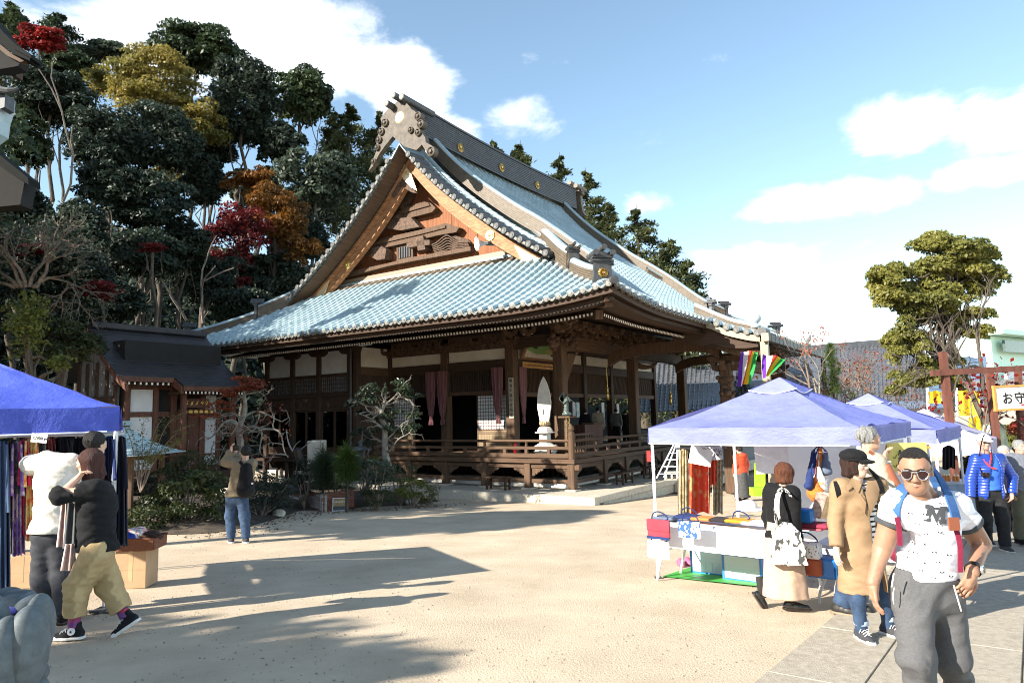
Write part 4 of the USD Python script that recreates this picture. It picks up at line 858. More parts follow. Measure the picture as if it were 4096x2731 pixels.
part(an,"wall",hb(wa+.03,15.8,-7.75,-4.2,1.0,5.3),m_black)
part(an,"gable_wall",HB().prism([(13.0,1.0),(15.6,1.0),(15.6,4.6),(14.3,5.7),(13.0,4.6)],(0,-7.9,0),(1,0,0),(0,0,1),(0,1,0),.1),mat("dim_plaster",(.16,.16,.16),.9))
for a in(13.0,13.6,14.3,15.0,15.6):part(an,"gable_post",hb(a-.07,a+.07,-7.97,-7.9,1.0,4.6),m_wv)
part(an,"gable_beam",hb(12.9,15.7,-7.98,-7.91,3.2,3.4),m_wv)
for b,w in((-7.65,.09),(-6.68,.09),(-6.05,.11),(-4.95,.11),(-4.28,.08)):part(an,"post",hb(wa-w,wa+w,b-w,b+w,.2,4.3,ch=.01),m_redwood)
part(an,"porch_post",hb(11.9,12.06,-6.2,-6.04,-.3,3.5,ch=.01),m_redwood);part(an,"porch_post",hb(11.9,12.06,-4.3,-4.14,-.3,3.5,ch=.01),m_redwood)
for b0,b1 in((-7.55,-6.78),(-4.83,-4.37)):
 for z0,z1 in((.9,1.25),(1.32,2.68),(2.86,3.62)):part(an,"plaster_panel",hb(wa-.02,wa+.03,b0,b1,z0,z1),m_plasterg)
for z0,z1 in((.7,.9),(1.25,1.32),(2.68,2.86),(3.62,3.8)):part(an,"rail",hb(wa-.06,wa+.02,-7.55,-4.3,z0,z1),m_redwood)
dr_=part(an,"door",hb(wa-.01,wa+.02,-5.93,-5.07,.9,2.7),m_redwood)
for b0,b1 in((-5.93,-5.51),(-5.49,-5.07)):
 part(dr_,"door_leaf",hb(wa-.05,wa-.012,b0,b1,.92,2.66),m_redwood)
 for z in np.arange(1.0,2.6,.16):part(dr_,"slat",hb(wa-.065,wa-.052,b0+.04,b1-.04,z,z+.10),m_redwood)
part(dr_,"handle",hb(wa-.075,wa-.066,-5.47,-5.44,1.7,1.85),m_end)
pq=part(an,"name_board",hb(12.3,12.34,-5.95,-4.95,2.98,3.30),m_redwood)
rg=np.random.default_rng(5)
for k in range(5):
 c=np.array([12.29,-5.82+k*.19,3.14]);
 for _ in range(5):
  u,w=rg.uniform(-.055,.055,2),rg.uniform(-.08,.08,2);part(pq,"gilt_stroke",HB().beam(c+[0,u[0],w[0]],c+[0,u[1],w[1]+.01],.012,.018,up=(1,0,0)),m_gold)
part(an,"carved_lintel",hb(12.25,12.36,-6.1,-4.8,2.76,2.92),m_redwood)
for k in range(6):part(an,"gilt_scroll",HB().lathe([(0,.02),(.03,.015),(.05,0),(.07,.012),(.08,0)],(12.24,-5.9+k*.2,2.84),8,(-1,0,0)),m_gold)
part(an,"floor",hb(11.9,15.8,-7.9,-4.1,.2,.7),m_wa);part(an,"under_floor",hb(12.4,15.8,-7.8,-4.2,-.6,.2),m_black)
wl=thing("garden_roof","little garden shelter with pale green copper roof behind the clothes stall","shelter",tuple(G(310,1130)))
c=at(300,1030,15.0);cx_,cy_=c[0],c[1];z0=c[2]
def pyr(c,w,h,n=7):
 m=MB();s=np.linspace(1,.12,n)
 ring=[[(sx*w*q,sy*w*q,h*(1-q)**1.0*(1.0)+.0-.16*math.sin(math.pi*(1-q))*h)for sx,sy in((-1,-1),(1,-1),(1,1),(-1,1),(-1,-1))]for q in s]
 return m.grid(np.array(ring)+np.asarray(c))
rm=pyr((cx_-.25,cy_,z0-.12),.98,.72);rf=part(wl,"roof",rm,m_copper)
for k in range(6):
 q=1-k*.14;part(rf,"seam",MB().tube([(cx_-.25+sx*.98*q,cy_+sy*.98*q,z0-.115+.72*(1-q)-.115*math.sin(math.pi*(1-q)))for sx,sy in((-1,-1),(1,-1),(1,1))],.012,5),m_copper)
part(rf,"cap",MB().box((cx_-.25,cy_,z0+.55),(.34,.34,.10),ch=.01),m_copper)
for sx in(-1,1):
 for sy in(-1,1):part(wl,"post",MB().box((cx_-.25+sx*.62,cy_+sy*.62,z0-.75),(.09,.09,1.25)),m_ov)
for sy in(-1,1):part(wl,"tie",MB().box((cx_-.25,cy_+sy*.62,z0-.22),(1.3,.08,.12)),m_ov)
uh=thing("upper_hall","dark eave corner and blue green copper roof of another hall at left edge","temple hall",tuple(at(0,800,20)))
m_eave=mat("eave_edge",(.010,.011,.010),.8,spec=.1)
def slab(name,px,Y,d,mt):pts=[at(x-14,y,Y)for x,y in px];o=pts[0];part(uh,name,MB().prism([(p[0]-o[0],p[2]-o[2])for p in pts],(o[0],Y,o[2]),(1,0,0),(0,0,1),(0,1,0),d),mt)
cv_=[(-60,-10),(-25,25),(0,54),(22,82),(48,108),(84,131)]
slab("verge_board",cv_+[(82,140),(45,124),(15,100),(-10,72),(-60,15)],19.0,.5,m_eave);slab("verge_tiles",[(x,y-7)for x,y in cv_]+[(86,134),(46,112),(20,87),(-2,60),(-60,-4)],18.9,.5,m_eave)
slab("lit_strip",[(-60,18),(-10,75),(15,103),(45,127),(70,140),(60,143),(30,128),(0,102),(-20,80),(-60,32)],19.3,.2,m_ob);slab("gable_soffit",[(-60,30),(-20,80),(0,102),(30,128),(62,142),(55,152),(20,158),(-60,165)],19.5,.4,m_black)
slab("corner_bracket",[(38,155),(52,155),(50,175),(40,175)],20.0,.3,m_wv);slab("copper_slope",[(-40,200),(8,207),(16,214),(14,240),(4,268),(0,300),(-40,330)],19.5,.6,m_copper);slab("ridge_band",[(10,212),(26,216),(24,246),(14,250)],19.4,.4,m_iron)
part(uh,"ridge_horn",MB().tube(spline([at(-30,206,19.3),at(5,207,19.3),at(28,208,19.3),at(40,203,19.3)],5),np.r_[np.full(11,.10),np.linspace(.10,.04,5)]),m_iron)
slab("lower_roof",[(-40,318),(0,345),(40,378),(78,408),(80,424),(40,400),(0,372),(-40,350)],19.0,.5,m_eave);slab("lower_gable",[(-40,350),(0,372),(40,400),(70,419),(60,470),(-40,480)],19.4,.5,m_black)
tr=thing("grey_tiled_building","large grey tiled roof showing behind the porch and the bare bushes","building",tuple(at(1750,940,46)))
m_gtile=mat("grey_tile",(.16,.165,.18),.35,(.09,.092,.10),scale=3,spec=.6,isl=.25)
r0,r1=at(1480,838,50),at(2120,782,56);e0,e1=at(1470,948,42),at(2130,918,46)
bs=part(tr,"roof",MB().grid(np.array([[e0,r0],[e1,r1]])),m_gtile)
rows=MB();n=66
for k in range(n):
 u=k/(n-1);p,q=e0+(e1-e0)*u,r0+(r1-r0)*u;m_=16
 for j in range(m_):
  s0,s1=p+(q-p)*j/m_,p+(q-p)*(j+1)/m_;d=(q-p)/np.linalg.norm(q-p);sd=(e1-e0)/np.linalg.norm(e1-e0);up_=np.cross(sd,d)
  rows.add([s0-sd*.12+up_*.02,s0+up_*.16,s0+sd*.12+up_*.02,s1-sd*.1,s1+up_*.11,s1+sd*.1],[[0,1,4],[0,4,3],[1,2,5],[1,5,4],[0,2,1]])
part(bs,"tile_rows",rows,m_gtile,kind="stuff")
part(bs,"ridge",MB().beam(r0+Z*.1,r1+Z*.1,.5,.55),m_gtile)
part(tr,"wall",MB().box(((e0+e1)/2+[3,7,-3.5]),(18,6,5)),m_plasterg)
mg=thing("pale_green_building","pale mint green building behind the bare tree at the right edge","building",tuple(at(2340,960,60)))
m_mint=mat("mint_siding",(.50,.70,.58),.7,(.46,.66,.55),scale=1,extra=None);q0,q1=at(2278,880,58),at(2420,880,66)
W_h=at(2278,772,58)[2]-q0[2]
part(mg,"wall",MB().beam((q0+q1)/2*0+q0+Z*W_h/2,q1+Z*W_h/2,.5,W_h),m_mint)
for k in range(14):part(mg,"siding_line",MB().beam(q0+Z*(W_h*k/14)+[-.1,-.3,0],q1+Z*(W_h*k/14)+[-.1,-.3,0],.06,.04),m_mint)
part(mg,"roof",MB().beam(q0+Z*(W_h+.25)+[-.6,-.4,0],q1+Z*(W_h+.25),3.0,.4),m_mint);p_=at(2300,795,58)
part(mg,"window_band",MB().beam(p_+[0,-.3,0],p_+(q1-q0)+[0,-.3,0],.2,1.0),mat("window_dark",(.10,.14,.13),.2));part(mg,"low_roof",MB().beam(at(2190,884,55),at(2420,872,60),2.5,.5),mat("pale_roof",(.4,.42,.42),.6))
p_=at(2310,862,57);part(mg,"sign_panel",MB().beam(p_,p_+(q1-q0)*.8,.2,.7),m_plasterg)
ys=thing("yellow_sheeting","bright yellow plastic sheeting hung on poles behind the big tree","sheeting",tuple(at(2190,1020,24)))
m_yel=mat("yellow_sheet",(.86,.62,.03),.45,(.80,.52,.02),scale=2,trans=.25)
for k,(x0,x1,y0,y1)in enumerate(((2132,2164,898,926),(2198,2252,896,955),(2226,2262,957,1006),(2225,2268,1008,1040))):
 u=np.linspace(0,1,12)
 top=np.array([at(x0+(x1-x0)*t,y0+2*math.sin(t*9),24+.08*math.sin(t*14+k))for t in u]);bot=np.array([at(x0+(x1-x0)*t,y1,24+.1*math.sin(t*11+k))for t in u]);part(ys,"sheet",MB().grid(np.stack([top,(top+bot)/2+[0,.05,0],bot])),m_yel,smooth=True)
for x in(2130,2196,2262):part(ys,"pole",MB().tube([at(x,890,24.1),at(x+8,1060,24.1)],.05,8),m_plasterg,smooth=50)
sp=thing("signpost_frame","red brown wooden frame with a hanging white notice board, right edge","signpost",tuple(at(2185,1130,10.5)))
m_rb=mat("red_brown_paint",(.16,.055,.035),.6,(.09,.035,.025),scale=8,stretch=(1,1,.3),bump=.2)
YS=15.6
part(sp,"post",MB().beam(at(2165,808,YS),at(2202,1180,YS-.05),.13,.13,up=(0,1,0)),m_rb);part(sp,"crossbar",MB().beam(at(2140,857,YS-.12),at(2420,842,YS+.4),.10,.13),m_rb)
part(sp,"second_post",MB().beam(at(2272,850,YS+.8),at(2300,1130,YS+.8),.13,.13,up=(0,1,0)),m_rb);part(sp,"third_post",MB().beam(at(2338,850,YS+1.5),at(2352,1120,YS+1.5),.12,.12,up=(0,1,0)),m_rb)
nb=thing("notice_board","white notice board with black lettering in an orange wooden frame","notice board",tuple(at(2340,945,YS)))
b0,b1,b2=at(2282,888,YS-.2),at(2460,880,YS+.1),at(2289,942,YS-.2)
ux=(b1-b0)/np.linalg.norm(b1-b0);uz=Z;nn=np.cross(ux,uz);nn=nn*np.sign(-nn[1]);Wb,Hb=np.linalg.norm(b1-b0),b0[2]-b2[2]
c_=b0+ux*Wb/2-Z*Hb/2
part(nb,"board",MB().box(c_,(Wb,.03,Hb),ux,nn,uz),m_white);m_owf=mat("orange_frame",(.62,.30,.07),.5)
for z in(-1,1):part(nb,"frame_rail",MB().box(c_+uz*z*Hb/2,(Wb+.06,.06,.045),ux,nn,uz),m_owf)
for z in(-1,1):part(nb,"frame_stile",MB().box(c_+ux*z*Wb/2,(.045,.058,Hb-.045),ux,nn,uz),m_owf)
m_ink=mat("black_ink",(.012,.012,.014),.6)
def glyph(parent,ch,o,X,Zv,N,h,mt,depth=.004):
 """one character of the table GL, height h, lower left corner at o"""
 from shapely import union_all
 pg_=Polygon()
 for ring in GL[ch]:pg_=pg_.symmetric_difference(Polygon(np.array(ring,float)/100).buffer(0))
 return part(parent,"lettering",MB().prism(pg_,o,np.asarray(X)*h,np.asarray(Zv)*h,N,depth),mt)
for k,ch in enumerate("お守り"):
 glyph(nb,ch,b0+ux*(.17+k*.31)-Z*(Hb*.22+.27)+nn*.016,ux,uz,nn,.28,m_ink)
part(nb,"red_bar",MB().box(b0+ux*(Wb*.66)-Z*Hb*.82+nn*.018,(Wb*.78-.2,.006,.035),ux,nn,uz),mat("red_paint",(.62,.03,.04),.5))
def leafmat(name,c,c2,trans=.3,rough=.5,spec=.35,isl=.35,scale=.5):
 return mat(name,c,rough,c2,scale=scale,detail=3,isl=isl,trans=trans,spec=spec)
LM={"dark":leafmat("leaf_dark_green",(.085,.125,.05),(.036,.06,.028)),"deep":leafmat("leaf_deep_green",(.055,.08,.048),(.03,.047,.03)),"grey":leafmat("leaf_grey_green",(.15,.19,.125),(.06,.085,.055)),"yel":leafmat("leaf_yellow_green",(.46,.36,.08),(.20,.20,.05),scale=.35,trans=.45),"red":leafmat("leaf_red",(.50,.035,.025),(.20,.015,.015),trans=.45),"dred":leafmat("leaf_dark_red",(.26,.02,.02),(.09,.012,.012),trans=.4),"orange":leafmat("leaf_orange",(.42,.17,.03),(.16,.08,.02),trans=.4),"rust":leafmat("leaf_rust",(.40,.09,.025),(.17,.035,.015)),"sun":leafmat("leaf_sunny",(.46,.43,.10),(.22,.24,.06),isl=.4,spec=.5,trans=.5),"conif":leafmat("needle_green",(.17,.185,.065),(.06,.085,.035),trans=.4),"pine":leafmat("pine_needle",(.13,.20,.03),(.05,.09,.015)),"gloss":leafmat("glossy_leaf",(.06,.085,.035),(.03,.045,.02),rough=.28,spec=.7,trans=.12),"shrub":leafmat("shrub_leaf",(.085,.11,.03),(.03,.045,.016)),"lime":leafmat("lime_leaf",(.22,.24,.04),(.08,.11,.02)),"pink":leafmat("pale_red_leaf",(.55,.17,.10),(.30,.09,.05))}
m_bark=mat("bark",(.10,.08,.06),.9,(.045,.036,.028),scale=6,bump=.8,stretch=(3,3,.6));m_pale=mat("pale_bark",(.25,.225,.185),.85,(.11,.095,.075),scale=9,bump=.5);m_twig=mat("twig",(.22,.17,.13),.9,(.10,.075,.06),scale=6)
def leaves(pos,nrm,size,rg,asp=.5,bend=.25):
 """folded diamond leaves at pos facing nrm; two triangles each"""
 n=len(pos);d=rg.normal(size=(n,3));d-=(d*nrm).sum(1,keepdims=True)*nrm;d/=np.linalg.norm(d,axis=1,keepdims=True)+1e-9
 w=np.cross(nrm,d);s=size*rg.uniform(.6,1.35,(n,1))
 q=np.stack([pos-d*s*.5,pos+w*s*asp*.5-nrm*s*bend*.5,pos+d*s*.5-nrm*s*bend,pos-w*s*asp*.5-nrm*s*bend*.5],1)
 i=np.arange(n)[:,None]*4
 return q.reshape(-1,3),np.vstack([i+[0,1,2],i+[0,2,3]])
def crown_leaves(c,r,n,size,rg,clumps=22,flat=.75,asp=.5,fill=.55,low=-.55):
 """leaves on many small clumps spread through an ellipsoid: gaps, light tops, dark hollows"""
 c,r=np.asarray(c,float),np.asarray(r,float)
 d=rg.normal(size=(clumps,3));d/=np.linalg.norm(d,axis=1,keepdims=True);d[:,2]=np.maximum(d[:,2],low+.3*rg.random(clumps))
 rad=fill+(1-fill)*rg.random((clumps,1))**.7;rad=rad*rg.uniform(.78,1.14,(clumps,1));cc=d*rad*.84
 cr=rg.uniform(.24,.46,clumps)*(22/clumps)**.25
 k=rg.choice(clumps,n,p=cr**2/(cr**2).sum());e=rg.normal(size=(n,3));e/=np.linalg.norm(e,axis=1,keepdims=True)
 e[:,2]=np.where(e[:,2]<-.35,-e[:,2],e[:,2])
 rr=cr[k][:,None]*(.55+.5*rg.random((n,1))**.5);p=cc[k]+e*rr*[1,1,flat]
 nz=e+rg.normal(size=(n,3))*.6+[0,0,.28];nz/=np.linalg.norm(nz,axis=1,keepdims=True)
 return leaves(c+p*r,nz,size,rg,asp),c+cc*r
def limb(m,p,q,r0,r1,rg,wob=.08,n=6,sides=7):
 p,q=np.asarray(p,float),np.asarray(q,float);L=np.linalg.norm(q-p);t=np.linspace(0,1,n)[:,None]
 pts=p+(q-p)*t+rg.normal(size=(n,3))*wob*L*np.sin(np.pi*t)*.5;m.tube(pts,np.linspace(r0,r1,n),sides);return pts
def broad(name,label,px,py,rx,ry,Y,kind,n=5200,size=None,group=None,base=None,cat="tree",clumps=34,trunk=True,depth=None,seed=None,low=-.95,bark=None,flat=.9,fill=.5,limbs=4,extra=()):
 """a broadleaf tree whose crown is seen at px, py with half sizes rx, ry, Y metres ahead; extra: more crown lobes of the same tree"""
 rg=np.random.default_rng(seed if seed is not None else int(px*7+py*3));k=Y/1570.0
 c=at(px,py,Y);R=np.array([rx*k,(depth or .8*min(rx,ry*1.3))*k,ry*k])
 if base is None:bx,by=c[0],c[1]+.2;bz=float(terrain(bx,by))-.2
 else:bx,by,bz=base
 t=thing(name,label,cat,(bx,by,bz),0,group);m=MB();size=size or max(.09,Y*.0062)
 lobes=[(c,R,n)]+[(at(x,y,Y+dy),np.array([ax*k,.8*min(ax,ay*1.3)*k,ay*k]),int(n*ax*ay/(rx*ry)*1.1))for x,y,ax,ay,dy in extra]
 V=[]
 for lc,lr,ln in lobes:
  (v,f),cl=crown_leaves(lc,lr,max(ln,300),size,rg,max(8,int(clumps*min(1,lr[0]*lr[2]/(R[0]*R[2])*1.3))),low=low,flat=flat,fill=fill);m.add(v,f);V.append(cl)
 tm=MB();top=c+[0,0,-R[2]*.15];r0=.035*R[2]+.10
 pts=limb(tm,(bx,by,bz),top,r0,r0*.45,rg,.05,8,9)
 if trunk:tr_=part(t,"trunk",tm,bark or m_bark,smooth=True)
 lm=MB()
 for cl in V:
  for q in cl[rg.choice(len(cl),min(limbs,len(cl)),replace=False)]:limb(lm,pts[rg.integers(3,8)],q,r0*.35,r0*.06,rg,.1)
 part(t,"limbs",lm,bark or m_bark,smooth=True)
 part(t,"crown",m,LM[kind]);return t
def conifer(name,label,px,top_y,Y,h,r,kind="conif",group=None,seed=None,n=2600,base=None,sparse=1.0,size=None):
 rg=np.random.default_rng(seed if seed is not None else int(px*5+top_y));tp=at(px,top_y,Y);b=tp-Z*h
 t=thing(name,label,"tree",tuple(b),0,group);tm=MB();tm.tube([b,b+Z*h*.5,tp],[.02*h+.05,.012*h+.03,.02],8);part(t,"trunk",tm,m_bark,smooth=True)
 lm,m=MB(),MB();P_,N_=[],[];nb=int(46*sparse)
 for i in range(nb):
  u=(i+rg.random())/nb;zz=h*(.08+.90*u);g=rg.uniform(0,6.283);L=1.25*r*(1-u)**.62*rg.uniform(.65,1.15)+.15;d=np.array([math.cos(g),math.sin(g),0])
  p0=b+Z*zz;s=np.linspace(0,1,7)[:,None];pts=p0+d*L*s+Z*(.10*L*s-.30*L*s**2+.16*L*s**3);lm.tube(pts,np.linspace(.03,.008,7)*(1+h*.05),4)
  kk=int(n/nb);w=rg.random(kk)**.7;base_=np.stack([np.interp(w,s[:,0],pts[:,j])for j in range(3)],1);sp=rg.normal(size=(kk,3))*[.20,.20,.15]*L*.8;P_.append(base_+sp)
  N_.append(rg.normal(size=(kk,3))*.5+[0,0,.8]+d*.3)
 N_=np.vstack(N_);N_/=np.linalg.norm(N_,axis=1,keepdims=True);v,f=leaves(np.vstack(P_),N_,size or max(.14,Y*.0075),rg,.32)
 part(t,"limbs",lm,m_bark);part(t,"crown",m.add(v,f),LM[kind]);return t
def twigs(m,p,d,L,r,lev,rg,spread=.6,n=3,tips=None,grav=0.0,wob=.18):
 p=np.asarray(p,float);d=np.asarray(d,float)/np.linalg.norm(d);k=5;pts=[p];dd=d.copy()
 for _ in range(k-1):
  dd=dd+rg.normal(size=3)*wob+[0,0,grav];dd/=np.linalg.norm(dd);pts.append(pts[-1]+dd*L/(k-1))
 m.tube(np.array(pts),np.linspace(r,r*.55,k),6 if lev>1 else 4,cap=False)
 if lev==0:
  if tips is not None:tips.append(pts[-1])
  return
 for i in range(n):
  s=pts[rg.integers(2,k)]if i else pts[-1];e=dd+rg.normal(size=3)*spread;twigs(m,s,e,L*rg.uniform(.55,.85),r*.55,lev-1,rg,spread,n,tips,grav,wob)
rg=np.random.default_rng(77);n_=95000;az=np.radians(rg.uniform(-44,3,n_));ds=21+125*rg.random(n_)**1.2;X,Y=ds*np.sin(az),ds*np.cos(az);kp=hill(X,Y)>.15;X,Y=X[kp],Y[kp];zz=terrain(X,Y)+rg.random(len(X))**1.5*2.2*np.clip(hill(X,Y),.2,1)
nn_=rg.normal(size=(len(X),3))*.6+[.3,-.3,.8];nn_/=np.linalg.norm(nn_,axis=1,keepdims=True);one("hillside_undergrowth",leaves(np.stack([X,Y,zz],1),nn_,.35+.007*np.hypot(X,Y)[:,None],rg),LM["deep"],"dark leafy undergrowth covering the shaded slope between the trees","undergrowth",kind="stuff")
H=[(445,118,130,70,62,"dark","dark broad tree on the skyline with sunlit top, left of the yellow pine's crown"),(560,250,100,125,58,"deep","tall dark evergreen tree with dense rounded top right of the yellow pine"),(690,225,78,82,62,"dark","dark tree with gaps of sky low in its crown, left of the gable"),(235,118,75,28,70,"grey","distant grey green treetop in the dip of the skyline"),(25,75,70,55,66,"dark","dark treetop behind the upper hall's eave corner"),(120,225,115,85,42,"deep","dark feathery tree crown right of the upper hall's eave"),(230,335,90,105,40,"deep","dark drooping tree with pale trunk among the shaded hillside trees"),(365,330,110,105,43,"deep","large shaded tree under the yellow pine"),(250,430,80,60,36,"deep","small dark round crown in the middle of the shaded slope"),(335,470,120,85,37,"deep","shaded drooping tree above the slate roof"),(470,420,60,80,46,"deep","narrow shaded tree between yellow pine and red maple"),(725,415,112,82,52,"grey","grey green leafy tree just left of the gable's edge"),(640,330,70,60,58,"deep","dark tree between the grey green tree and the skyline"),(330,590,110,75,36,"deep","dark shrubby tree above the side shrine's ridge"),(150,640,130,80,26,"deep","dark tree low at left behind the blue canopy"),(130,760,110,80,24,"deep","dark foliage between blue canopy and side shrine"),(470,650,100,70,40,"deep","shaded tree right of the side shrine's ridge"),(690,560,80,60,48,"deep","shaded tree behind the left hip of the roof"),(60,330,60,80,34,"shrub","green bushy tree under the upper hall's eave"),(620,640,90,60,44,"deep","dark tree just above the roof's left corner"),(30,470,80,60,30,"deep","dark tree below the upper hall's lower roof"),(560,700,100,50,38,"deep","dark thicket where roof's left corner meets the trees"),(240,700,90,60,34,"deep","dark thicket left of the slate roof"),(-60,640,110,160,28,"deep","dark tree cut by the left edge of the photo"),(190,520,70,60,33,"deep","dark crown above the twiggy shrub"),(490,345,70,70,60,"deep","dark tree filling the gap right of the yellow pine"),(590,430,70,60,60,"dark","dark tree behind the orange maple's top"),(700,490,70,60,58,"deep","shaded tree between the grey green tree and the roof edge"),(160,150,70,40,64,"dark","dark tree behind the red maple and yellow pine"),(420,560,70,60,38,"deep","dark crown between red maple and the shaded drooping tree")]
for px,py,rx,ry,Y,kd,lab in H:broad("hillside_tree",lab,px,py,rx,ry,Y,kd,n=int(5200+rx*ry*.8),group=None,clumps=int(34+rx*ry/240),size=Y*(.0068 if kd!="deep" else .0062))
broad("yellow_pine","tall yellow green pine catching the sun in the middle of the hillside",345,195,120,95,54,"yel",n=15000,clumps=90,size=.26,flat=.75,extra=((440,290,95,75,1),(250,190,60,45,2),(400,400,80,60,0)),fill=.3)
broad("red_maple","bright red maple beside the upper hall's eave corner",92,92,58,36,52,"red",n=5200,clumps=40,size=.26,flat=.9);broad("orange_maple","orange and green maple left of the roof's slope",630,505,85,92,44,"orange",n=9000,clumps=60,size=.24,flat=.75,extra=((585,430,70,50,1),(690,570,50,50,0)),fill=.4)
broad("dark_red_maple","deep red maple in the shade left of the orange maple",545,560,85,100,42,"dred",n=8000,clumps=50,size=.23,flat=.8,fill=.35,extra=((520,640,60,40,0),))
for px,py,rx,ry,Y,lab in((235,665,55,32,24,"low spray of red maple leaves behind the blue canopy"),(60,575,70,18,25,"thin band of red maple leaves under the twiggy shrub"),(350,570,40,16,27,"small spray of red leaves right of the twiggy shrub")):broad("low_red_maple",lab,px,py,rx,ry,Y,"dred",n=2200,clumps=24,size=.12,flat=.6)
for px,ty,Y,h,r,lab in((800,235,64,14,3.4,"dark conifer with pointed top left of the ridge end"),(868,252,66,14,2.6,"thin conifer just behind the ridge end tile"),(770,255,68,13,2.6,"small conifer between skyline tree and ridge"),(135,28,68,12,4.4,"flat branched dark conifer on the skyline at left"),(20,0,62,14,4.5,"dark conifer at the top left corner")):conifer("hillside_conifer",lab,px,ty,Y,h,r,n=7000,kind="conif" if px>700 else "dark")
for px,ty,Y,h,r,lab in((1195,322,60,20,4.2,"sunlit bushy conifer nearest the roof ridge's middle"),(1285,350,58,20,3.6,"conifer behind the far ridge end, second from the left"),(1345,385,56,20,3.4,"dark conifer right of the far ridge end"),(1390,455,55,18,3.4,"dark conifer standing low behind the roof slope"),(1462,470,54,18,4.2,"tall sunlit conifer over the right roof slope"),(1535,545,53,15,3.8,"broad conifer right of the tallest one"),(1575,590,52,13,3.6,"conifer with one long branch reaching right"),(1130,318,66,18,3.2,"treetop just showing above the ridge")):conifer("ridge_conifer",lab,px,ty,Y,h,r,n=11000,sparse=1.7)
for(x0,y0),(x1,y1),Y,lab in(((140,445),(160,300),34,"pale slender trunk low on the shaded slope"),((420,700),(405,640),37,"pale forked trunk above the slate roof"),((468,700),(470,630),37,"pale leaning trunk beside the forked one")):
 p,q=at(x0,y0,Y),at(x1,y1,Y);p=p+(p-q)*.6;t=thing("slender_tree",lab,"tree",tuple(p));m=MB();rg=np.random.default_rng(int(x0));twigs(m,p,q-p,np.linalg.norm(q-p)*1.1,.09,1,rg,.3);part(t,"trunk",m,m_twig)
p=at(60,660,23);t=thing("twiggy_tree","wide twiggy shrub tree with pale bare branches and sparse leaves at far left","tree",tuple(p));rg=np.random.default_rng(8);m=MB();tips=[]
for g in np.linspace(-1.2,1.2,7):twigs(m,p+[g*.3,0,0],[g,rg.uniform(-.4,.4),.8],1.25,.07,3,rg,.55,4,tips)
part(t,"branches",m,m_twig);tp=np.array(tips);tp=np.repeat(tp,9,0)+rg.normal(size=(len(tp)*9,3))*.18;nn_=rg.normal(size=tp.shape)*.5+[0,0,.8];nn_/=np.linalg.norm(nn_,axis=1,keepdims=True);part(t,"crown",leaves(tp,nn_,.13,rg),LM["grey"])
broad("yellow_shrub","tall loose yellow green shrub behind the left canopy",60,745,62,95,15.5,"lime",n=1500,clumps=34,size=.09,flat=.6,cat="shrub",fill=.2,extra=((140,830,40,40,0),))
broad("canopy_side_bush","dark leafy bush just above the left canopy's peak",150,800,80,70,16.5,"shrub",n=2600,clumps=24,size=.12,cat="shrub")
base=at(2185,1010,25);bt=broad("sunlit_tree","tall sunlit evergreen tree with yellowish leaves standing behind the stalls",2175,598,112,68,25,"sun",n=12000,size=.15,clumps=54,base=tuple(base),bark=m_bark,limbs=10,fill=.5,extra=((2050,655,70,62,-.4),(2240,640,66,75,.4),(2120,700,95,62,0),(2220,745,62,48,.3),(2085,800,55,60,-.5),(2065,880,42,34,-.6),(2130,860,45,45,-.3),(2190,860,42,55,.3),(2150,560,60,30,.5)))
def bare(name,label,px,py,Y,h,n0=3,lev=4,r=.06,mt=None,leaf=None,nl=0,spread=.5,up=1.0,seed=1,cat="tree",group=None,ls=.08):
 p=at(px,py,Y);rg=np.random.default_rng(seed);t=thing(name,label,cat,tuple(p),0,group);m=MB();tips=[]
 for i in range(n0):twigs(m,p,[rg.normal()*.35,rg.normal()*.35,up],h*.42,r,lev,rg,spread,3,tips)
 part(t,"branches",m,mt or m_twig)
 if nl:
  tp=np.array(tips);tp=tp[rg.integers(0,len(tp),nl)]+rg.normal(size=(nl,3))*.09;q=rg.normal(size=(nl,3));q/=np.linalg.norm(q,axis=1,keepdims=True);part(t,"foliage",leaves(tp,q,ls,rg,.7),LM[leaf])
 return t
bare("bare_tree","leafless dark tree right of the sunlit tree at the right edge",2268,1000,20,4.6,2,4,.10,m_bark,spread=.42,seed=4);bare("young_maple","slender young maple with a few orange leaves beside the porch corner",1866,930,23,3.4,1,3,.045,m_twig,"pink",260,.34,1.3,seed=5)
bare("bare_sapling","leafless pale sapling just right of the young maple",1885,930,23.5,3.0,2,4,.04,m_pale,spread=.34,up=1.3,seed=6)
for i,(x,y,Y,h,lab)in enumerate(((1830,940,28,1.9,"reddish bare bush behind the tent's peak"),(1960,925,27,2.3,"tangled bare bush with rusty leaves left of the sunlit tree"),(2010,930,29,2.6,"bare bush with few red leaves in front of tiled roof"),(1900,950,26,1.6,"low bare bush beside the small pine"),(2090,990,28,2.0,"bare bush under the sunlit tree's lowest leaves"))):bare("bare_bush",lab,x,y,Y,h,6,3,.03,m_pale if i%2 else m_twig,"rust",420,.6,.9,seed=20+i,cat="bush")
bare("red_leaf_bush","bush with bright red leaves under the notice board",2262,1010,17,1.8,4,3,.025,m_twig,"red",420,.55,seed=33,cat="bush",ls=.11)
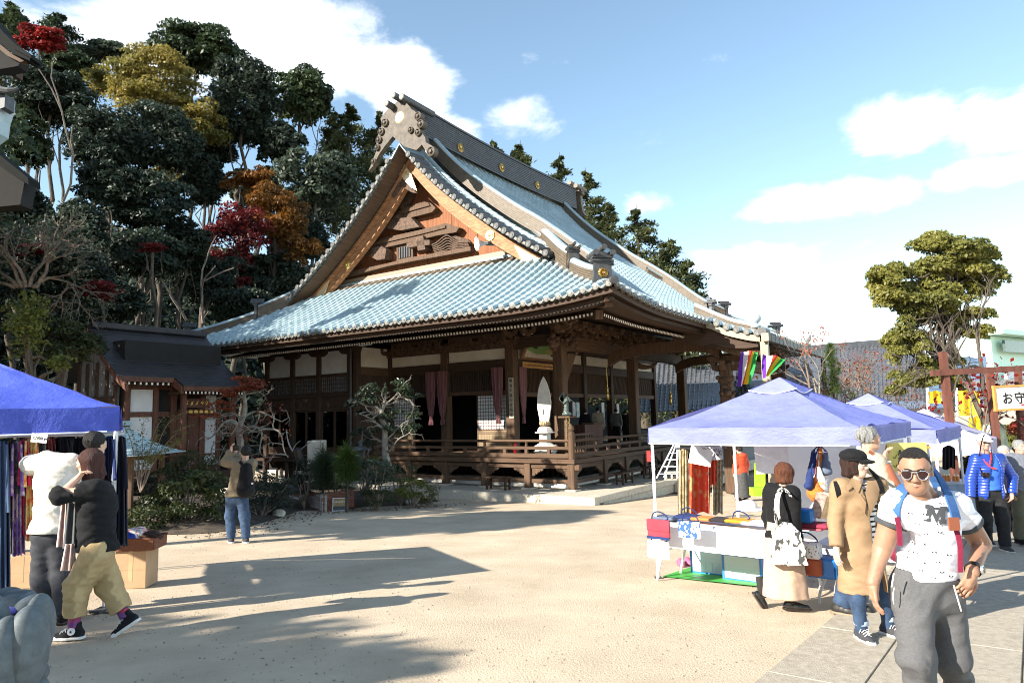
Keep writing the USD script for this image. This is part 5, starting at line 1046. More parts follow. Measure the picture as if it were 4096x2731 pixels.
def pine_tree(name,label,px,py,Y,h,w,seed,kind="pine",cat="tree",nt=60,L=.28):
 p=at(px,py,Y);rg=np.random.default_rng(seed);t=thing(name,label,cat,tuple(p));m=MB().tube([p,p+Z*h],[.05,.015],7);part(t,"trunk",m,m_bark,smooth=True);q=MB()
 for i in range(nt):
  u=(i+.5)/nt;c=p+Z*h*(.25+.78*u)+np.append(rg.normal(size=2)*w*(1.05-u)*.6,0);k=34;d=rg.normal(size=(k,3))+[0,0,.5];d/=np.linalg.norm(d,axis=1,keepdims=True);e=np.cross(d,rg.normal(size=(k,3)));e/=np.linalg.norm(e,axis=1,keepdims=True)
  v=np.stack([c-e*.006,c+e*.006,c+d*L*rg.uniform(.7,1.1,(k,1))+[0,0,-.03]],1).reshape(-1,3);q.add(v,np.arange(k*3).reshape(-1,3))
 part(t,"needles",q,LM[kind]);return t
pine_tree("small_pine","small bright green pine in front of the tiled roof right of the porch",1918,945,24,2.3,.32,3,nt=80);pine_tree("dark_small_pine","small dark pine seen under the porch roof",1705,935,27,1.3,.5,4,"deep")
broad("right_hedge","sunlit red and green bushes behind the walkers at the right edge",2335,1000,50,36,19,"lime",n=1600,clumps=20,size=.12,cat="bush");broad("right_red_bush","reddish bush at the right edge behind the walkers",2345,985,30,22,18,"rust",n=700,clumps=14,size=.11,cat="bush")
broad("stall_hedge","green bush behind the third canopy",2240,1080,30,40,17,"shrub",n=900,clumps=16,size=.12,cat="bush")
def knotty(name,label,trunk,branches,mt,cat="tree"):
 """trunk and branches given as pixel polylines at their own distances"""
 p0=at(*trunk[0][0]);t=thing(name,label,cat,tuple(p0));m=MB()
 pts=spline([at(*q)for q,_ in trunk],5);r=np.interp(np.linspace(0,1,len(pts)),np.linspace(0,1,len(trunk)),[r for _,r in trunk]);m.tube(pts,r,10);tr_=part(t,"trunk",m,mt,smooth=True);ends=[]
 for k,br_ in enumerate(branches):
  b=MB();pts=spline([at(*q)for q in br_[1:]],5);b.tube(pts,np.linspace(br_[0]*.68,br_[0]*.2,len(pts)),7);rg=np.random.default_rng(k+int(p0[0]*100)%50)
  for j in range(3,len(pts),3):twigs(b,pts[j],rg.normal(size=3)*[1,1,.6],.28,br_[0]*.3,2,rg,.6,2,ends)
  part(tr_,"branch",b,mt,smooth=True)
 return t,np.array(ends)if ends else np.zeros((0,3))
YB=17.6
rb_tree,ends=knotty("garden_maple","gnarled little maple with bare grey branches and rust red top beside the side shrine",[((553,1130,YB),.12),((549,1080,YB),.10),((551,1010,YB),.085),((548,985,YB),.085),((560,955,YB),.07),((562,915,YB),.05),((560,885,YB),.03)],[(.06,(549,990,YB),(528,965,YB-.3),(510,975,YB-.5),(490,1000,YB-.6),(470,1010,YB-.7)),(.06,(551,1000,YB),(575,980,YB-.2),(610,985,YB-.5),(640,990,YB-.6),(650,1020,YB-.7),(662,1050,YB-.7)),(.05,(556,960,YB),(590,945,YB),(620,955,YB-.2),(648,968,YB-.3)),(.045,(552,965,YB),(520,950,YB+.2),(490,960,YB+.2),(465,960,YB+.1)),(.04,(575,982,YB-.2),(600,1010,YB-.4),(598,1040,YB-.5),(615,1050,YB-.5)),(.04,(561,905,YB),(590,900,YB),(612,892,YB)),(.04,(560,915,YB),(530,905,YB),(505,915,YB)),(.05,(550,1075,YB),(600,1085,YB-.4),(640,1100,YB-.5),(665,1098,YB-.6)),(.05,(550,1085,YB),(500,1065,YB-.4),(460,1060,YB-.5),(420,1075,YB-.6)),(.045,(500,1062,YB-.4),(486,1030,YB-.4),(500,1010,YB-.4)),(.04,(528,966,YB-.3),(540,985,YB-.6),(530,1000,YB-.7))],m_pale)
rg=np.random.default_rng(4);mm=MB();
for c,r_,n in(((566,888,YB),(1.0*.48,.4,.26),1800),((535,905,YB),(.35,.3,.2),700),((590,890,YB),(.32,.3,.2),380),((510,935,YB),(.42,.4,.2),260),((470,955,YB+.1),(.4,.4,.15),160)):(v,f),_=crown_leaves(at(*c),np.array(r_),n,.085,rg,14,.5);mm.add(v,f)
tp=ends[rg.integers(0,len(ends),700)]+rg.normal(size=(700,3))*.06;q=rg.normal(size=(700,3));q/=np.linalg.norm(q,axis=1,keepdims=True);mm.add(*leaves(tp,q,.06,rg,.5));part(rb_tree,"foliage",mm,LM["rust"])
YG=19.6
gl,ends=knotty("glossy_tree","small glossy leaved garden tree with pale twisting trunk before the veranda",[((892,1075,YG),.13),((885,1040,YG),.10),((884,1005,YG),.085),((882,975,YG),.08),((875,955,YG),.075),((880,935,YG),.05),((885,905,YG),.03),((884,880,YG),.015)],[(.06,(876,955,YG),(862,935,YG),(842,932,YG),(828,925,YG),(810,925,YG)),(.05,(880,940,YG),(890,925,YG),(905,912,YG),(915,900,YG),(925,892,YG)),(.06,(882,985,YG),(862,970,YG-.2),(848,960,YG-.2),(825,950,YG-.3)),(.05,(886,1035,YG),(905,1022,YG-.3),(920,1005,YG-.4),(930,1000,YG-.4),(945,985,YG-.4)),(.045,(884,1010,YG),(898,1000,YG),(912,985,YG),(940,965,YG)),(.04,(910,905,YG),(930,915,YG),(945,918,YG)),(.05,(888,1035,YG),(870,1010,YG+.3),(850,1000,YG+.4)),(.035,(876,945,YG),(868,920,YG),(860,905,YG))],m_pale)
mm=MB();rg=np.random.default_rng(6)
for x,y,rx,ry in((830,920,38,24),(850,900,26,20),(812,930,22,14),(925,895,30,20),(918,880,20,14),(948,910,22,16),(885,895,10,16),(905,945,22,14),(888,960,24,12),(950,955,24,16),(940,985,26,18),(905,990,30,14),(860,960,16,12),(835,948,20,10),(860,990,16,10),(890,985,16,12)):
 k=YG/1570;(v,f),_=crown_leaves(at(x,y,YG+rg.uniform(-.3,.3)),np.array([rx*k,.8*rx*k,ry*k]),int(rx*ry*1.35),.08,rg,14,.85,.42,.3);mm.add(v,f)
part(gl,"foliage",mm,LM["gloss"])
def needle_ball(name,label,px,py,Y,r,h,seed,kind="pine",cat="shrub"):
 c=at(px,py,Y);rg=np.random.default_rng(seed);t=thing(name,label,cat,(c[0],c[1],float(gz(c[0],c[1]))));m=MB().tube([(c[0],c[1],float(gz(c[0],c[1]))),c],[.05,.02],7);part(t,"trunk",m,m_bark);q=MB();k=2600
 d=rg.normal(size=(k,3))+[0,0,.45];d/=np.linalg.norm(d,axis=1,keepdims=True);o=c+rg.normal(size=(k,3))*[.05,.05,h*.35];L=r*rg.uniform(.6,1.1,(k,1));e=np.cross(d,rg.normal(size=(k,3)));e/=np.linalg.norm(e,axis=1,keepdims=True);md=o+d*L*.6;tp=o+d*L+[0,0,-1]*L*.22
 v=np.stack([o-e*.005,o+e*.005,md-e*.005,md+e*.005,tp],1).reshape(-1,3);i=np.arange(k)[:,None]*5;part(t,"needles",q.add(v,np.vstack([i+[0,1,3],i+[0,3,2],i+[2,3,4]])),LM[kind])
needle_ball("long_needle_pine","bright green long needled pine shrub like a fountain in the garden",797,1068,18.6,.44,.5,1);needle_ball("dark_needle_pine","dark green needled pine left of the bright one",742,1080,18.9,.40,.55,2,"dark")
def bush(label,px,py,rx,ry,Y,kind,n,size,clumps=26,name="garden_shrub",low=-.75,fill=.75):
 k=Y/1570;c=at(px,py,Y);rg=np.random.default_rng(int(px+py));g0=float(gz(c[0],c[1]));t=thing(name,label,"shrub",(c[0],c[1],g0));m=MB()
 (v,f),cl=crown_leaves(c,np.array([rx*k,rx*k*.8,ry*k]),n,size,rg,clumps,.85,.5,fill,low);m.add(v,f);s=MB()
 for q in cl[:10]:limb(s,(c[0],c[1],g0),q,.02,.006,rg)
 part(t,"stems",s,m_twig);part(t,"foliage",m,LM[kind])
bush("large loose green shrub with broad leaves at the garden's front left",425,1150,95,75,14.9,"shrub",4200,.085,40);bush("dark rounded shrub behind the photographing man",600,1135,75,52,17.0,"deep",3000,.06,30);bush("green feathery bush left of the photographing man",430,1075,60,40,16.5,"shrub",2000,.06)
bush("dark leafy bush under the small copper roof",330,1140,60,50,16.0,"deep",2000,.08);bush("low dark shrub beside the brick box",622,1160,46,30,17.6,"deep",1400,.05);bush("grey green leathery bush before the glossy tree",862,1090,50,40,19.0,"grey",1800,.075);bush("clipped round green bush right of the brick box",868,1145,44,26,18.9,"shrub",2600,.038,50,fill=.9)
bush("lime green shrub beside the baby statue",945,1125,44,32,19.8,"lime",1700,.06);bush("dark mossy mound shrub under the veranda corner",920,1090,44,26,20.6,"dark",2200,.04,40,fill=.9);bush("small sunlit shrub with reddish leaves at the platform corner",985,1137,26,24,20.4,"lime",800,.05);bush("dark shrub behind the brick box",700,1085,40,44,19.2,"deep",1500,.06);bush("twiggy dark bush behind the needle pines",770,1090,60,50,19.6,"dark",1500,.06);bush("yellow leaved sprig beside the iron lantern",850,1058,26,18,20.3,"lime",420,.06);bush("dark bushy plant against the left wing wall",835,1010,36,32,21.2,"deep",1000,.07)
bush("low leafy plants at the garden's left front edge",330,1195,60,34,14.2,"shrub",1500,.07);bush("small dark shrub at the foot of the copper roofed shelter",395,1095,30,30,17.0,"deep",700,.06)
sb=thing("arching_shrub","thin arching shrub with small yellow green leaves beside the left canopy","shrub",tuple(G(318,1190)));m=MB();rg=np.random.default_rng(2);ps=[]
for x,y in((420,948),(380,955),(440,975),(330,960),(300,985),(410,1010),(360,1000),(425,1000),(270,960),(345,1030)):
 q=spline([at(322,1130,13.6),at(325+(x-325)*.3,1050,13.6),at(325+(x-325)*.65,y+25,13.5),at(x,y,13.4)],6);m.tube(q,np.linspace(.014,.003,len(q)),5);ps.append(np.repeat(q[6:],10,0))
part(sb,"stems",m,m_twig);ps=np.vstack(ps);ps=ps+rg.normal(size=ps.shape)*.045;q=rg.normal(size=ps.shape)*.5+[0,0,.8];q/=np.linalg.norm(q,axis=1,keepdims=True);part(sb,"foliage",leaves(ps,q,.05,rg,.45),LM["lime"])
for x,y,z,r_,lab in((-14.3,-2.9,5.5,2.8,"large tree left of the photographer's back"),(-15.0,7.4,7.6,2.2,"tall tree behind the side gate"),(-17.5,11.0,6.8,2.6,"broad tree beside the side gate"),(-21.5,19.5,8.5,5.0,"tall tree on the slope left of the side shrine"),(-24.0,25.5,11.0,5.5,"very tall tree on the slope behind the upper hall"),(-18.5,14.0,8.0,3.6,"tree on the bank below the upper hall")):
 rg=np.random.default_rng(int(-x*10));t=thing("yard_tree",lab,"tree",(x,y,0));m=MB();limb(m,(x,y,0),(x,y,z),.3,.15,rg);part(t,"trunk",m,m_bark,smooth=True);(v,f),_=crown_leaves((x,y,z),np.array([r_,r_,r_*1.05]),9000,.30,rg,44,.9,.6,.2,-1);part(t,"crown",(v,f),LM["dark"])
def snet(fun,lo,hi,h):
 """surface net of fun = 0 in a box"""
 lo,hi=np.asarray(lo,float),np.asarray(hi,float);n=np.maximum(np.ceil((hi-lo)/h).astype(int)+1,3)
 lo,hi=np.asarray(lo,float),np.asarray(hi,float);k=6;nb=np.maximum(np.ceil((hi-lo)/(h*k)).astype(int),1);n=nb*k
 ax=[lo[i]+h*(k*np.arange(nb[i])+(k-1)/2)for i in range(3)];gc=np.stack(np.meshgrid(*ax,indexing="ij"),-1).reshape(-1,3);dc=fun(gc)
 val=np.repeat(np.repeat(np.repeat(dc.reshape(nb),k,0),k,1),k,2).reshape(nb[0],k,nb[1],k,nb[2],k)
 near_=np.abs(dc)<h*k*1.45;bi=np.argwhere(near_.reshape(nb));o=(np.arange(k)-(k-1)/2)*h;off=np.stack(np.meshgrid(o,o,o,indexing="ij"),-1).reshape(-1,3)
 pts=(gc[near_][:,None]+off[None]).reshape(-1,3)
 if len(pts):
  vv=np.concatenate([fun(pts[i:i+60000])for i in range(0,len(pts),60000)]).reshape(-1,k,k,k);val[bi[:,0],:,bi[:,1],:,bi[:,2],:]=vv
 val=val.reshape(n);neg=val<0
 acc=np.zeros((*(n-1),3));cnt=np.zeros(n-1);quads=[]
 for a in range(3):
  s0=[slice(None)]*3;s1=[slice(None)]*3;s0[a]=slice(0,-1);s1[a]=slice(1,None)
  idx=np.argwhere(neg[tuple(s0)]!=neg[tuple(s1)])
  if len(idx)==0:continue
  i1=idx.copy();i1[:,a]+=1;v0,v1=val[tuple(idx.T)],val[tuple(i1 .T)];t=v0/(v0-v1);p=lo+idx*h;p[:,a]+=t*h
  b,c=[(1,2),(2,0),(0,1)][a]
  for ob,oc in((0,0),(1,0),(1,1),(0,1)):
   q=idx.copy();q[:,b]-=ob;q[:,c]-=oc;ok=((q>=0)&(q<n-1)).all(1);np.add.at(acc,tuple(q[ok].T),p[ok]);np.add.at(cnt,tuple(q[ok].T),1)
  inn=(idx[:,b]>0)&(idx[:,c]>0)&(idx[:,b]<n[b]-1)&(idx[:,c]<n[c]-1);q=idx[inn];quad=[]
  for ob,oc in((0,0),(1,0),(1,1),(0,1)):
   r=q.copy();r[:,b]-=ob;r[:,c]-=oc;quad.append(np.ravel_multi_index(r.T,n-1))
  quad=np.stack(quad,1);fl=v0[inn]<0;quads.append(np.where(fl[:,None],quad[:,::-1],quad))
 if not quads:return np.zeros((0,3)),np.zeros((0,3),int)
 quads=np.vstack(quads)[:,::-1];m=cnt.ravel()>0;new=np.cumsum(m)-1;v=acc.reshape(-1,3)[m]/cnt.ravel()[m,None];q=new[quads]
 return v,np.vstack([q[:,[0,1,2]],q[:,[0,2,3]]])
def rc(p,a,b,ra,rb=None):
 a,b=np.asarray(a,float),np.asarray(b,float);rb=ra if rb is None else rb;d=b-a;t=np.clip((p-a)@d/(d@d+1e-12),0,1)
 return np.linalg.norm(p-a-t[:,None]*d,axis=1)-(ra+(rb-ra)*t)
def ell(p,c,r):
 r=np.asarray(r,float);q=p-np.asarray(c,float);k0=np.linalg.norm(q/r,axis=1);k1=np.linalg.norm(q/r**2,axis=1)+1e-9;return k0*(k0-1)/k1
def smin(a,b,k):
 h=np.clip(.5+.5*(b-a)/k,0,1);return b+(a-b)*h-k*h*(1-h)
def smax(a,b,k):return-smin(-a,-b,k)
def sm(k,*ds):
 o=ds[0]
 for d in ds[1:]:o=smin(o,d,k)
 return o
def wrinkle(v,f,amp,sc=9.0,seed=0,an=(1,1,1.8)):
 """cloth folds: pushes the surface along its normals"""
 n=np.zeros_like(v);fn=np.cross(v[f[:,1]]-v[f[:,0]],v[f[:,2]]-v[f[:,0]])
 for k in range(3):np.add.at(n,f[:,k],fn)
 n/=np.linalg.norm(n,axis=1,keepdims=True)+1e-12;x=meshkit.fbm(v*sc*np.asarray(an)+3.7*meshkit.noise(v*sc*.4,seed)[:,None],3,seed)-.5
 return v+n*(amp*2*(np.abs(x)**.8*np.sign(x)))[:,None],f
SKIN={}
def skin(c):
 if c not in SKIN:
  def ex(n,l):n["p"][1].update({"subsurface_weight":.12,"subsurface_radius":(.012,.004,.002),"subsurface_scale":.5})
  SKIN[c]=mat(f"skin_{len(SKIN)}",c,.5,tuple(x*.86 for x in c),scale=14,detail=6,bump=.08,bscale=120,spec=.35,extra=ex)
 return SKIN[c]
CL={}
def cloth(name,c,rough=.85,c2=None,scale=30,bump=.15,sheen=.02,bscale=240,**k):
 if name not in CL:CL[name]=mat(name,c,rough,c2 or tuple(x*.82 for x in c),scale=scale,bump=bump,bscale=bscale,spec=.2,sheen=sheen,**k)
 return CL[name]
def hairmat(name,c):
 if name not in CL:CL[name]=mat(name,c,.55,tuple(x*.4 for x in c),scale=34,detail=4,stretch=(4,4,.35),bump=.7,bscale=60,spec=.22)
 return CL[name]
m_eyew=mat("eye_white",(.75,.73,.70),.3);m_iris=mat("eye_dark",(.02,.014,.01),.2);m_lip=mat("lip",(.40,.17,.14),.5);m_rub=mat("white_rubber",(.72,.70,.66),.6);m_lens=mat("dark_lens",(.05,.02,.02),.08,spec=.9);m_chrome=mat("bright_metal",(.75,.75,.75),.25,metal=.9)
class Pose:pass
def norm(v):v=np.asarray(v,float);return v/(np.linalg.norm(v)+1e-12)
def person(label,loc,H,J,group=None):
 """J: joints in world coordinates (shR, shL, elR, elL, wrR, wrL, hipR, hipL, knR, knL, anR, anL, neck, head, face = look direction)"""
 b=Pose();b.t=thing("person",label,"person",tuple(loc),0,group);b.s=H/1.7;b.__dict__.update({k:np.asarray(v,float)for k,v in J.items()})
 b.pel=(b.hipR+b.hipL)/2+Z*.03*b.s;b.chest=(b.shR+b.shL)/2
 b.u=norm(b.chest-b.pel);r=b.shR-b.shL;r=r-(r@b.u)*b.u;b.r=norm(r);b.f=np.cross(b.u,b.r)
 hp=b.hipR-b.hipL;hp=hp-hp[2]*Z;b.hr=norm(hp);b.hf=np.cross(Z,b.hr)
 y=norm(b.face);x=norm(np.cross(y,getattr(b,"headup",Z)));b.hR=np.stack([x,y,np.cross(x,y)]);return b
def loc_(p,c,R,s):return((p-c)@R.T)/s
def d_torso(b,p,g=0.0,w=1.0,dp=1.0):
 R=np.stack([b.r,b.f,b.u]);s=b.s;L=np.linalg.norm(b.chest-b.pel);q=loc_(p,b.pel,R,s);l=L/s
 d=sm(.06,ell(q,(0,.0,l*.70),(.165*w,.118*dp,.21)),ell(q,(0,.0,l*.30),(.142*w,.108*dp,.17)),ell(loc_(p,b.pel,np.stack([b.hr,b.hf,Z]),s),(0,-.01,-.02),(.168*w,.122*dp,.14)))
 return smin(d,rc(loc_(p,b.pel,R,s),loc_(b.shL[None],b.pel,R,s)[0]+[.03,0,-.02],loc_(b.shR[None],b.pel,R,s)[0]+[-.03,0,-.02],.072),.05)*s-g
def d_arm(b,p,side,r=(.062,.048,.036),g=0.0,k=.03,upto=1.0):
 sh,el,wr=getattr(b,"sh"+side),getattr(b,"el"+side),getattr(b,"wr"+side);s=b.s
 d=rc(p,sh,el,r[0]*s,r[1]*s)
 if upto>0:d=smin(d,rc(p,el,el+(wr-el)*upto,r[1]*s*.98,r[2]*s if upto>=1 else(r[1]+(r[2]-r[1])*upto)*s),k*s)
 return d-g
def d_leg(b,p,side,r=(.098,.066,.05),g=0.0):
 h,k,a=getattr(b,"hip"+side),getattr(b,"kn"+side),getattr(b,"an"+side);s=b.s
 return sm(.05*s,rc(p,h,k,r[0]*s,r[1]*s),rc(p,k,a,r[1]*s,r[2]*s))-g
def box_of(pts,pad):pts=np.array(pts);return pts.min(0)-pad,pts.max(0)+pad
def fingers(b,side,d,n,curl=.5,spread=.10,hs=1.0):
 """capsules of a hand: palm and five fingers. d: direction of the palm, n: out of the palm side"""
 s=b.s*hs;wr=getattr(b,"wr"+side);d=norm(d);n=norm(np.asarray(n,float)-(np.asarray(n,float)@d)*d);t=np.cross(n,d)*(1 if side=="R" else-1)
 out=[]
 for k,(o,L,r0)in enumerate(((.031,.072,.0085),(.010,.080,.009),(-.011,.074,.0085),(-.030,.058,.0075))):
  base=wr+(d*.086+t*o)*s;out.append((wr+(d*.015+t*o*.55)*s,base,.0125*s,.0105*s));dd=norm(d+t*o*spread*20);p=base
  for j,fr in enumerate((.45,.32,.23)):
   a=curl*(.45,.8,.7)[j]*(1+.12*k);dd=norm(dd*math.cos(a)+n*math.sin(a));q=p+dd*L*fr*s;out.append((p,q,r0*s*(1-.08*j),r0*s*(.93-.08*j)));p=q
 tb=wr+(d*.025+t*.026)*s;td=norm(d*.62+t*.72+n*.25);q=tb+td*.040*s;out.append((tb,q,.0135*s,.0115*s));td2=norm(td+d*.55+n*.35*(1+curl));q2=q+td2*.032*s;out.append((q,q2,.0108*s,.0098*s));q3=q2+norm(td2+d*.3+n*.2)*.024*s;out.append((q2,q3,.0095*s,.0075*s));return out
def head_sdf(b,p,female=False):
 q=loc_(p,b.head,b.hR,b.s);ax=q.copy();ax[:,0]=np.abs(ax[:,0]);jw=.036 if female else .044
 d=sm(.035,ell(q,(0,-.012,.03),(.073,.095,.086)),ell(q,(0,.018,-.03),(.059,.074,.088)),ell(q,(0,.043,-.082),(jw,.042,.034)))
 d=sm(.02,d,ell(ax,(.038,.062,-.020),(.024,.022,.022)),rc(ax,(0,.086,.024),(.032,.080,.024),.012,.010))
 d=smax(d,-(np.linalg.norm(ax-[.030,.098,.006],axis=1)-.016),.012)
 d=sm(.010,d,rc(q,(0,.090,.008),(0,.106,-.026),.007,.0115),np.minimum(1,np.linalg.norm(ax-[.011,.098,-.030],axis=1)-.0085))
 d=sm(.006,d,rc(ax,(0,.0925,-.053),(.019,.0845,-.056),.0058,.003),rc(ax,(0,.0915,-.063),(.016,.0845,-.062),.0066,.003))
 d=smax(d,-rc(ax,(0,.099,-.0582),(.02,.091,-.0590),.0022),.003)
 ear=smax(ell(ax,(.075,-.008,-.004),(.010,.020,.031)),-ell(ax,(.085,-.004,-.002),(.008,.012,.02)),.005)
 d=sm(.008,d,ear);return sm(.03,d,rc(q,(0,-.022,-.085),loc_(b.neck[None],b.head,b.hR,b.s)[0]+[0,0,-.02],.052 if not female else .045,.062 if not female else .052))*b.s
def finish(b,col,hands=(("R",None,None,.5),("L",None,None,.5)),forearm=None,hd=.006,hh=.0055,female=False,lenses=False,eyes=True):
 """skin mesh: head, neck, forearms from 'forearm' on, hands; then eyes and lips"""
 m=MB();s=b.s;v,f=snet(lambda p:head_sdf(b,p,female),b.head-.16*s,b.head+.15*s,hd);m.add(v,f)
 nk=snet(lambda p:sm(.03,rc(p,b.neck-b.u*.08*s,b.head-Z*.09*s,.062*s,.05*s),rc(p,b.shR*.6+b.shL*.4-b.u*.03*s,b.shL*.6+b.shR*.4-b.u*.03*s,.05*s)),b.neck-.2*s,b.neck+.14*s,.012);m.add(*nk)
 for side,d,n,c in hands:
  wr,el=getattr(b,"wr"+side),getattr(b,"el"+side);d=norm(wr-el)if d is None else norm(d);n=(b.r if side=="L" else-b.r)if n is None else n;caps=fingers(b,side,d,n,c)
  def hf(p):
   o=rc(p,el+(wr-el)*.7,wr+d*.02*s,.033*s,.026*s);o=smin(o,rc(p,wr+d*.03*s,wr+d*.07*s,.022*s,.024*s),.02*s)
   for k,cp in enumerate(caps):o=smin(o,rc(p,*cp),.004 if k%4 else .008)
   return o
  pts=[wr]+[x for cp in caps for x in cp[:2]];lo,hi=box_of(pts,.035*s);m.add(*snet(hf,lo,hi,hh))
  if forearm:fa=lambda p:d_arm(b,p,side,forearm);lo,hi=box_of([getattr(b,"sh"+side),el,wr],.09*s);m.add(*snet(fa,lo,hi,.010))
 body=part(b.t,"body",m,skin(col),smooth=True)
 if eyes:
  P_=lambda x,y,z:b.head+(np.array([x,y,z])*s)@b.hR
  for sx in(-1,1):
   e=part(body,"eye",MB().sphere(P_(sx*.030,.0865,.006),.0115*s,2),m_eyew,smooth=True);part(body,"iris",MB().sphere(P_(sx*.030,.0945,.006),.0058*s,1),m_iris,smooth=True)
   part(body,"eyebrow",MB().tube([P_(sx*.014,.099,.026),P_(sx*.03,.0965,.031),P_(sx*.046,.086,.026)],.0035*s,5),m_iris)
  part(body,"lips",MB().tube([P_(-.019,.0885,-.0585),P_(0,.0985,-.0582),P_(.019,.0885,-.0585)],np.array([.002,.0055,.002])*s,6),m_lip,smooth=True)
 return body
def hair(b,mt,kind="short",drop=0.0,wid=.088,noise_=.006,h=.007,open_=(.064,.085,.098),oz=-.035,parent=None,back=-.02):
 s=b.s
 def fn(p):
  q=loc_(p,b.head,b.hR,s);d=ell(q,(0,back,.032),(wid,.108,.094))
  if drop>0:d=sm(.04,d,rc(q,(-.055,-.03,0),(-.058,-.04,-drop),.045,.04),rc(q,(.055,-.03,0),(.058,-.04,-drop),.045,.04),rc(q,(0,-.065,0),(0,-.075-.16*max(0,drop-.12),-drop-.01),.055,.055+.05*max(0,drop-.12)),rc(q,(-.05,.02,.03),(-.066,.03,-drop*.8),.03,.022),rc(q,(.05,.02,.03),(.066,.03,-drop*.8),.03,.022))
  d=smax(d,-ell(q,(0,.105,oz),open_),.01)
  if kind=="short":d=smax(d,-(q[:,2]+.045-np.where(q[:,1]>-.0,np.clip(q[:,1]*1.4,0,.12),0)),.01)
  else:d=smax(d,-(q[:,2]+drop+.03),.008)
  x=q*[38,38,7];return(d+noise_*2*(meshkit.noise(x,3)-.5)+noise_*(meshkit.noise(x*[2.2,2.2,1],5)-.5))*s
 v,f=snet(fn,b.head-np.array([.17,.17,.16+drop])*s,b.head+.17*s,h);return part(parent or b.t,"hair",(v,f),mt,smooth=True)
def top(b,name,mt,g=.018,sleeve=1.0,arms=(.066,.054,.044),hem=None,open_neck=.07,h=.012,amp=.006,sides="RL",w=1.0,dp=1.0,extra=None,sc=9,quilt=None,hemv=None,parent=None,neckcut=True):
 s=b.s
 def fn(p):
  d=d_torso(b,p,g*s,w,dp)
  for sd in sides:d=smin(d,d_arm(b,p,sd,arms,g*.5*s,upto=sleeve if sleeve>0 else 0)if sleeve>0 else(rc(p,getattr(b,"sh"+sd),getattr(b,"sh"+sd)+(getattr(b,"el"+sd)-getattr(b,"sh"+sd))*-sleeve,arms[0]*s,arms[1]*s)-g*.5*s),.035*s)
  if extra is not None:d=smin(d,extra(p),.04*s)
  if hem is not None:d=smax(d,(hem-p[:,2]),.006)
  for sd in sides:
   sh,el,wr=(getattr(b,x+sd)for x in("sh","el","wr"))
   if sleeve>=1:d=smax(d,np.where(np.linalg.norm(p-wr,axis=1)<.12*s,(p-wr)@norm(wr-el)-.0,-1),.004)
   elif sleeve>0:c=el+(wr-el)*sleeve;d=smax(d,np.where(np.linalg.norm(p-c,axis=1)<.14*s,(p-c)@norm(wr-el),-1),.004)
   else:c=sh+(el-sh)*-sleeve;d=smax(d,np.where(np.linalg.norm(p-c,axis=1)<.15*s,(p-c)@norm(el-sh),-1),.004)
  if neckcut:d=smax(d,-rc(p,b.neck+b.f*.0-b.u*.02*s,b.neck+b.u*.3*s+b.f*.06*s,open_neck*s),.006)
  return d
 pts=[b.pel-Z*.15*s,b.shR,b.shL,b.neck]+[x for sd in sides for x in(getattr(b,"el"+sd),getattr(b,"wr"+sd)if sleeve>0 else b.pel)]
 lo,hi=box_of(pts,.19*s)
 if hem is not None:lo[2]=hem-.03
 v,f=snet(fn,lo,hi,h);v,f=wrinkle(v,f,amp,sc)
 if quilt:
  n=np.zeros_like(v);fn_=np.cross(v[f[:,1]]-v[f[:,0]],v[f[:,2]]-v[f[:,0]])
  for k in range(3):np.add.at(n,f[:,k],fn_)
  n/=np.linalg.norm(n,axis=1,keepdims=True)+1e-9;v=v+n*(.010*np.abs(np.sin(v[:,2:]*np.pi/quilt+.4*v[:,:1])))
 return part(parent or b.t,name,(v,f),mt,smooth=True)
def trousers(b,name,mt,r=(.105,.078,.066),g=.01,top_=None,h=.013,amp=.006,cut=(0,0),sc=8,w=1.0):
 s=b.s;top_=top_ if top_ is not None else b.pel[2]+.12*s
 def fn(p):
  d=ell(loc_(p,b.pel,np.stack([b.hr,b.hf,Z]),s),(0,-.01,-.01),(.172*w,.126,.16))*s-g*s
  for sd in "RL":
   kn,an=getattr(b,"kn"+sd),getattr(b,"an"+sd);l=d_leg(b,p,sd,r,g*s);c=an-norm(an-kn)*cut["RL".index(sd)]*s;l=smax(l,(p-c)@norm(an-kn),.004);d=smin(d,l,.04*s)
  return smax(d,p[:,2]-top_,.006)
 lo,hi=box_of([b.pel,b.hipR,b.hipL,b.knR,b.knL,b.anR,b.anL],.17*s);hi[2]=top_+.03;v,f=snet(fn,lo,hi,h);return part(b.t,name,wrinkle(v,f,amp,sc,an=(1,1,1.6)),mt,smooth=True)
